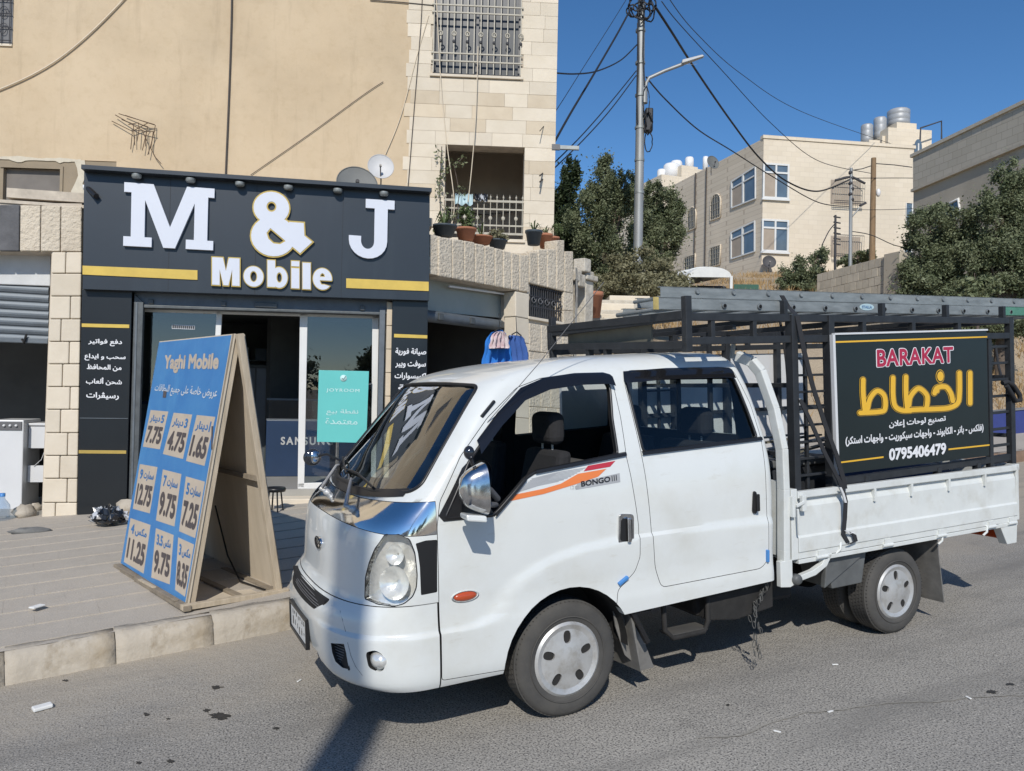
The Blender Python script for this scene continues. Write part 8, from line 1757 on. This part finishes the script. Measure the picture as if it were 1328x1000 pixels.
strokes = [zz([(1030, 455), (1030, 612)]), zz([(975, 455), (975, 560), (965, 612), (920, 636), (850, 642), (760, 645), (690, 650)]), zz([(858, 548), (866, 530), (905, 528), (930, 560), (940, 600)]), zz([(845, 560), (856, 534), (885, 524)]),
 zz([(697, 475), (697, 560), (704, 640)]), zz([(712, 622), (722, 575), (762, 535), (805, 570), (806, 620), (800, 640)]), zz([(630, 480), (630, 570), (640, 625), (672, 648), (720, 650)]),
 zz([(475, 490), (475, 560), (484, 655)]), zz([(498, 640), (512, 585), (548, 548), (585, 575), (588, 640), (560, 656), (460, 662)])]
for k, st in enumerate(strokes):
    put('letter_outline', stroke(st, 8.4, None, .0012 + k * .0001), M['yel'], ad, fix=False); put('letter_gap', stroke(st, 7.4, None, .0024 + k * .0001), M['ad_black'], ad, fix=False)
for k, st in enumerate(strokes): put('lettering', stroke(st, 6.0, None, .0036 + k * .00015), M['yel'], ad, fix=False)
d_ = Sg(1219, 488); 
for r_, m_, o_ in ((.048, 'yel', .0014), (.043, 'ad_black', .0026), (.035, 'yel', .004)): put('letter_dot', Mb().add([(d_.x + r_ * math.cos(a), d_.y - o_, d_.z + r_ * math.sin(a)) for a in [2 * math.pi * k / 24 for k in range(24)]], [tuple(range(24))]), M[m_], ad, fix=False)
tx('تصنيع لوحات إعلان', [(1152.5, 557.5), (1226.5, 549), (1226, 538.5), (1152.5, 546)], 'text_w', .002, .035)
tx('(فلكس - بانر - الكابوند - واجهات سيكوريت - واجهات استكر)', [(1096, 579.5), (1275, 561), (1275, 549.5), (1096, 566.5)], 'text_w', .002, .035)
tx('0795406479', [(1152.5, 597.5), (1226.5, 589), (1226.5, 574), (1152.5, 582)], 'text_w', .002, .04)
# its twin on the far side shows only its white back
fs = thing('advertising_board', TM, (1.8, .83, 1.5), 'white back of the far-side board on the cage, seen behind the cab', 'sign')
put('board_box', Mb().box(.95, 3.6, .835, .87, 1.12, 2.0), M['white_app'], fs)
# ------------------------------------------------------------ ratchet strap and cords
M['strap'] = mat('black_webbing', (.02, .021, .024), .85, var=.2)
st = thing('ratchet_strap', TM, (1.9, -.88, 1.5), 'black ratchet strap tied from the ladder down over the white drop side', 'strap')
def web(pts, w, y, nm='webbing', m='strap', tw=0):
    P_ = [TM.hit(a, b_, y if not isinstance(y, (list, tuple)) else y[i]) for i, (a, b_) in enumerate(pts)]; mb = Mb()
    rows = [[p + V((-w / 2, 0, 0)) for p in P_], [p + V((w / 2, -.003, 0)) for p in P_], [p + V((w / 2, .003, 0)) for p in P_], [p + V((-w / 2, .006, 0)) for p in P_], [p + V((-w / 2, 0, 0)) for p in P_]]
    return put(nm, mb.grid(rows, False), M[m], st)
web([(1014, 383), (1022, 397), (1034, 410), (1043, 455), (1054, 500), (1070, 550), (1085, 590), (1095, 625), (1096, 634)], .035, [-.63, -.64, -.84, -.87, -.87, -.87, -.88, -.89, -.89])
web([(1038, 518), (1052, 548), (1070, 588), (1088, 622), (1093, 634)], .032, [-.84, -.86, -.88, -.89, -.89])
web([(1093, 634), (1097, 650), (1096, 672), (1094, 693), (1100, 704)], .03, [-.90, -.905, -.89, -.885, -.88]); web([(1090, 632), (1094, 641), (1097, 652)], .014, -.91, m='white_app')
web([(1100, 690), (1108, 694), (1110, 702), (1101, 706)], .03, -.895, 'strap_tail'); web([(1097, 688), (1102, 692), (1108, 690)], .02, -.90, 'strap_tail', 'white_app')
web([(1011, 412), (1016, 440), (1020, 470), (1022, 497)], .022, .3, 'far_strap')
bc = thing('strap_bundle', TM, (3.97, -.82, 1.9), 'bundled black strap hanging from the cage\'s rear post at the right picture edge', 'strap')
p = TM.hit(1316, 506, -.82); put('webbing', Mb().tube([TM.hit(1300, 497, -.84), TM.hit(1306, 495, -.85), TM.hit(1314, 500, -.84), TM.hit(1322, 512, -.84), TM.hit(1323, 519, -.84), TM.hit(1317, 520, -.84), TM.hit(1311, 510, -.84), TM.hit(1305, 500, -.85)], .018, 7), M['strap'], bc); put('cord', Mb().tube([TM.hit(1291, 448, -.4), TM.hit(1295, 475, -.5), TM.hit(1301, 498, -.8)], .01, 6), M['strap'], bc)
# load in the bed
put('tarpaulin', tp.grid(rows_tp) , M['tarp'], fr=TM, base=(2.8, 0, .7), label='crumpled dark blue tarpaulin over the load in the truck bed', cat='tarpaulin')
lx = thing('tool_box', TM, (1.95, -.2, .7), 'dark load of boxes and offcuts just behind the cab, inside the cage', 'box')
put('case', Mb().box(1.72, 2.25, -.6, .1, .7, 1.2), M['steel_black'], lx, bev=.02); put('lid', Mb().box(1.70, 2.27, -.62, .12, 1.2, 1.25), M['guard'], lx, bev=.01)
for k in range(4): put('offcut', Mb().bar((1.75, -.6 + k * .2, 1.27 + k * .02), (2.6, -.5 + k * .15, 1.35), .05, .012), M['alu'] if k % 2 else M['board'], lx)
# ------------------------------------------------------------ clothes hung before the lock-up
M['cloth_b'] = mat('bright_blue_cloth', (.02, .16, .52), .9, var=.12, vs_=5); M['cloth_n'] = mat('mid_blue_cloth', (.05, .12, .36), .9, var=.15, vs_=5); M['cloth_w'] = mat('white_pink_scarf', (.45, .25, .27), .9, c2=(.66, .62, .61), vs_=9)
def garment(pts, y, m, lab, seed, extra=()):
    q = random.Random(seed); P_ = [G(a, b_, y) for a, b_ in pts]; t = thing('hanging_garment', WF, P_[0], lab, 'clothes', 'clothes hung before the lock-up')
    def cloth(pl, yo, mm, nm):
        z0, z1 = min(p.z for p in pl), max(p.z for p in pl); rows = []; n = 12; poly = [(p.x, p.z) for p in pl]
        for i in range(n + 1):
            z = z0 + (z1 - z0) * (i / n) * .999 + .0005; xs = []
            for j in range(len(poly)):
                a, b_ = poly[j], poly[(j + 1) % len(poly)]
                if (a[1] > z) != (b_[1] > z): xs.append(a[0] + (b_[0] - a[0]) * (z - a[1]) / (b_[1] - a[1]))
            if len(xs) < 2: continue
            l, r = min(xs), max(xs); rows.append([(l + (r - l) * k / 24, yo + .035 * math.sin(k * .9 + seed) * (1 - i / n * .6) + .012 * math.sin(k * 2.3 + i), z) for k in range(25)])
        me = Mb().grid(rows); k0 = len(me.v); me.grid([[(p[0], p[1] + .06, p[2]) for p in r_] for r_ in rows]); put(nm, me, M[mm], t)
    cloth(P_, y, m, 'cloth')
    for pl, yo, mm, nm in extra: cloth([G(a, b_, yo) for a, b_ in pl], yo, mm, nm)
    top = max(P_, key=lambda p: p.z); put('hanger', Mb().tube([top + V((-.12, .03, -.03)), top + V((0, .03, .02)), top + V((.12, .03, -.03))], .01, 6).tube([top + V((0, .03, .02)), top + V((0, .05, .25))], .006, 5), M['steel_black'], t); return t
garment([(629, 474), (664, 474), (661, 450), (657, 434), (650, 428), (641, 430), (635, 440), (632, 455)], -.15, 'cloth_b', 'bright blue garment with a white and pink scarf, left of two hung before the lock-up', 3, [([(639, 452), (659, 452), (658, 438), (651, 428), (644, 432), (640, 440)], -.24, 'cloth_w', 'scarf')])
garment([(662, 473), (687, 471), (686, 458), (681, 440), (672, 432), (664, 434), (659, 440), (661, 456)], -.10, 'cloth_n', 'mid blue shirt hanging right of the scarf, before the lock-up', 5)
# towels on the loggia rail
for pts, m_, lab in (([(590, 265), (613, 267), (612, 252), (592, 251)], 'label_b', 'pale blue towel over the loggia railing'), ([(616, 260), (632, 263), (632, 252), (620, 251)], 'bag', 'dark and white cloth bundled on the loggia railing')):
    P_ = [U(a, b_, -.09) for a, b_ in pts]; put('towel', Mb().grid([[V((P_[0].x + (P_[1].x - P_[0].x) * k / 16, -.09 + .03 * math.sin(k * 1.1), P_[0].z + .02 * math.sin(k * .8))) for k in range(17)], [V((P_[0].x + (P_[1].x - P_[0].x) * k / 16, -.10 + .02 * math.sin(k * .9), P_[2].z + .012 * math.sin(k * 1.7))) for k in range(17)], [V((P_[0].x + (P_[1].x - P_[0].x) * k / 16, .01, P_[0].z + .05)) for k in range(17)]]), M[m_], fr=UF, base=tuple(P_[0]), label=lab, cat='towel')
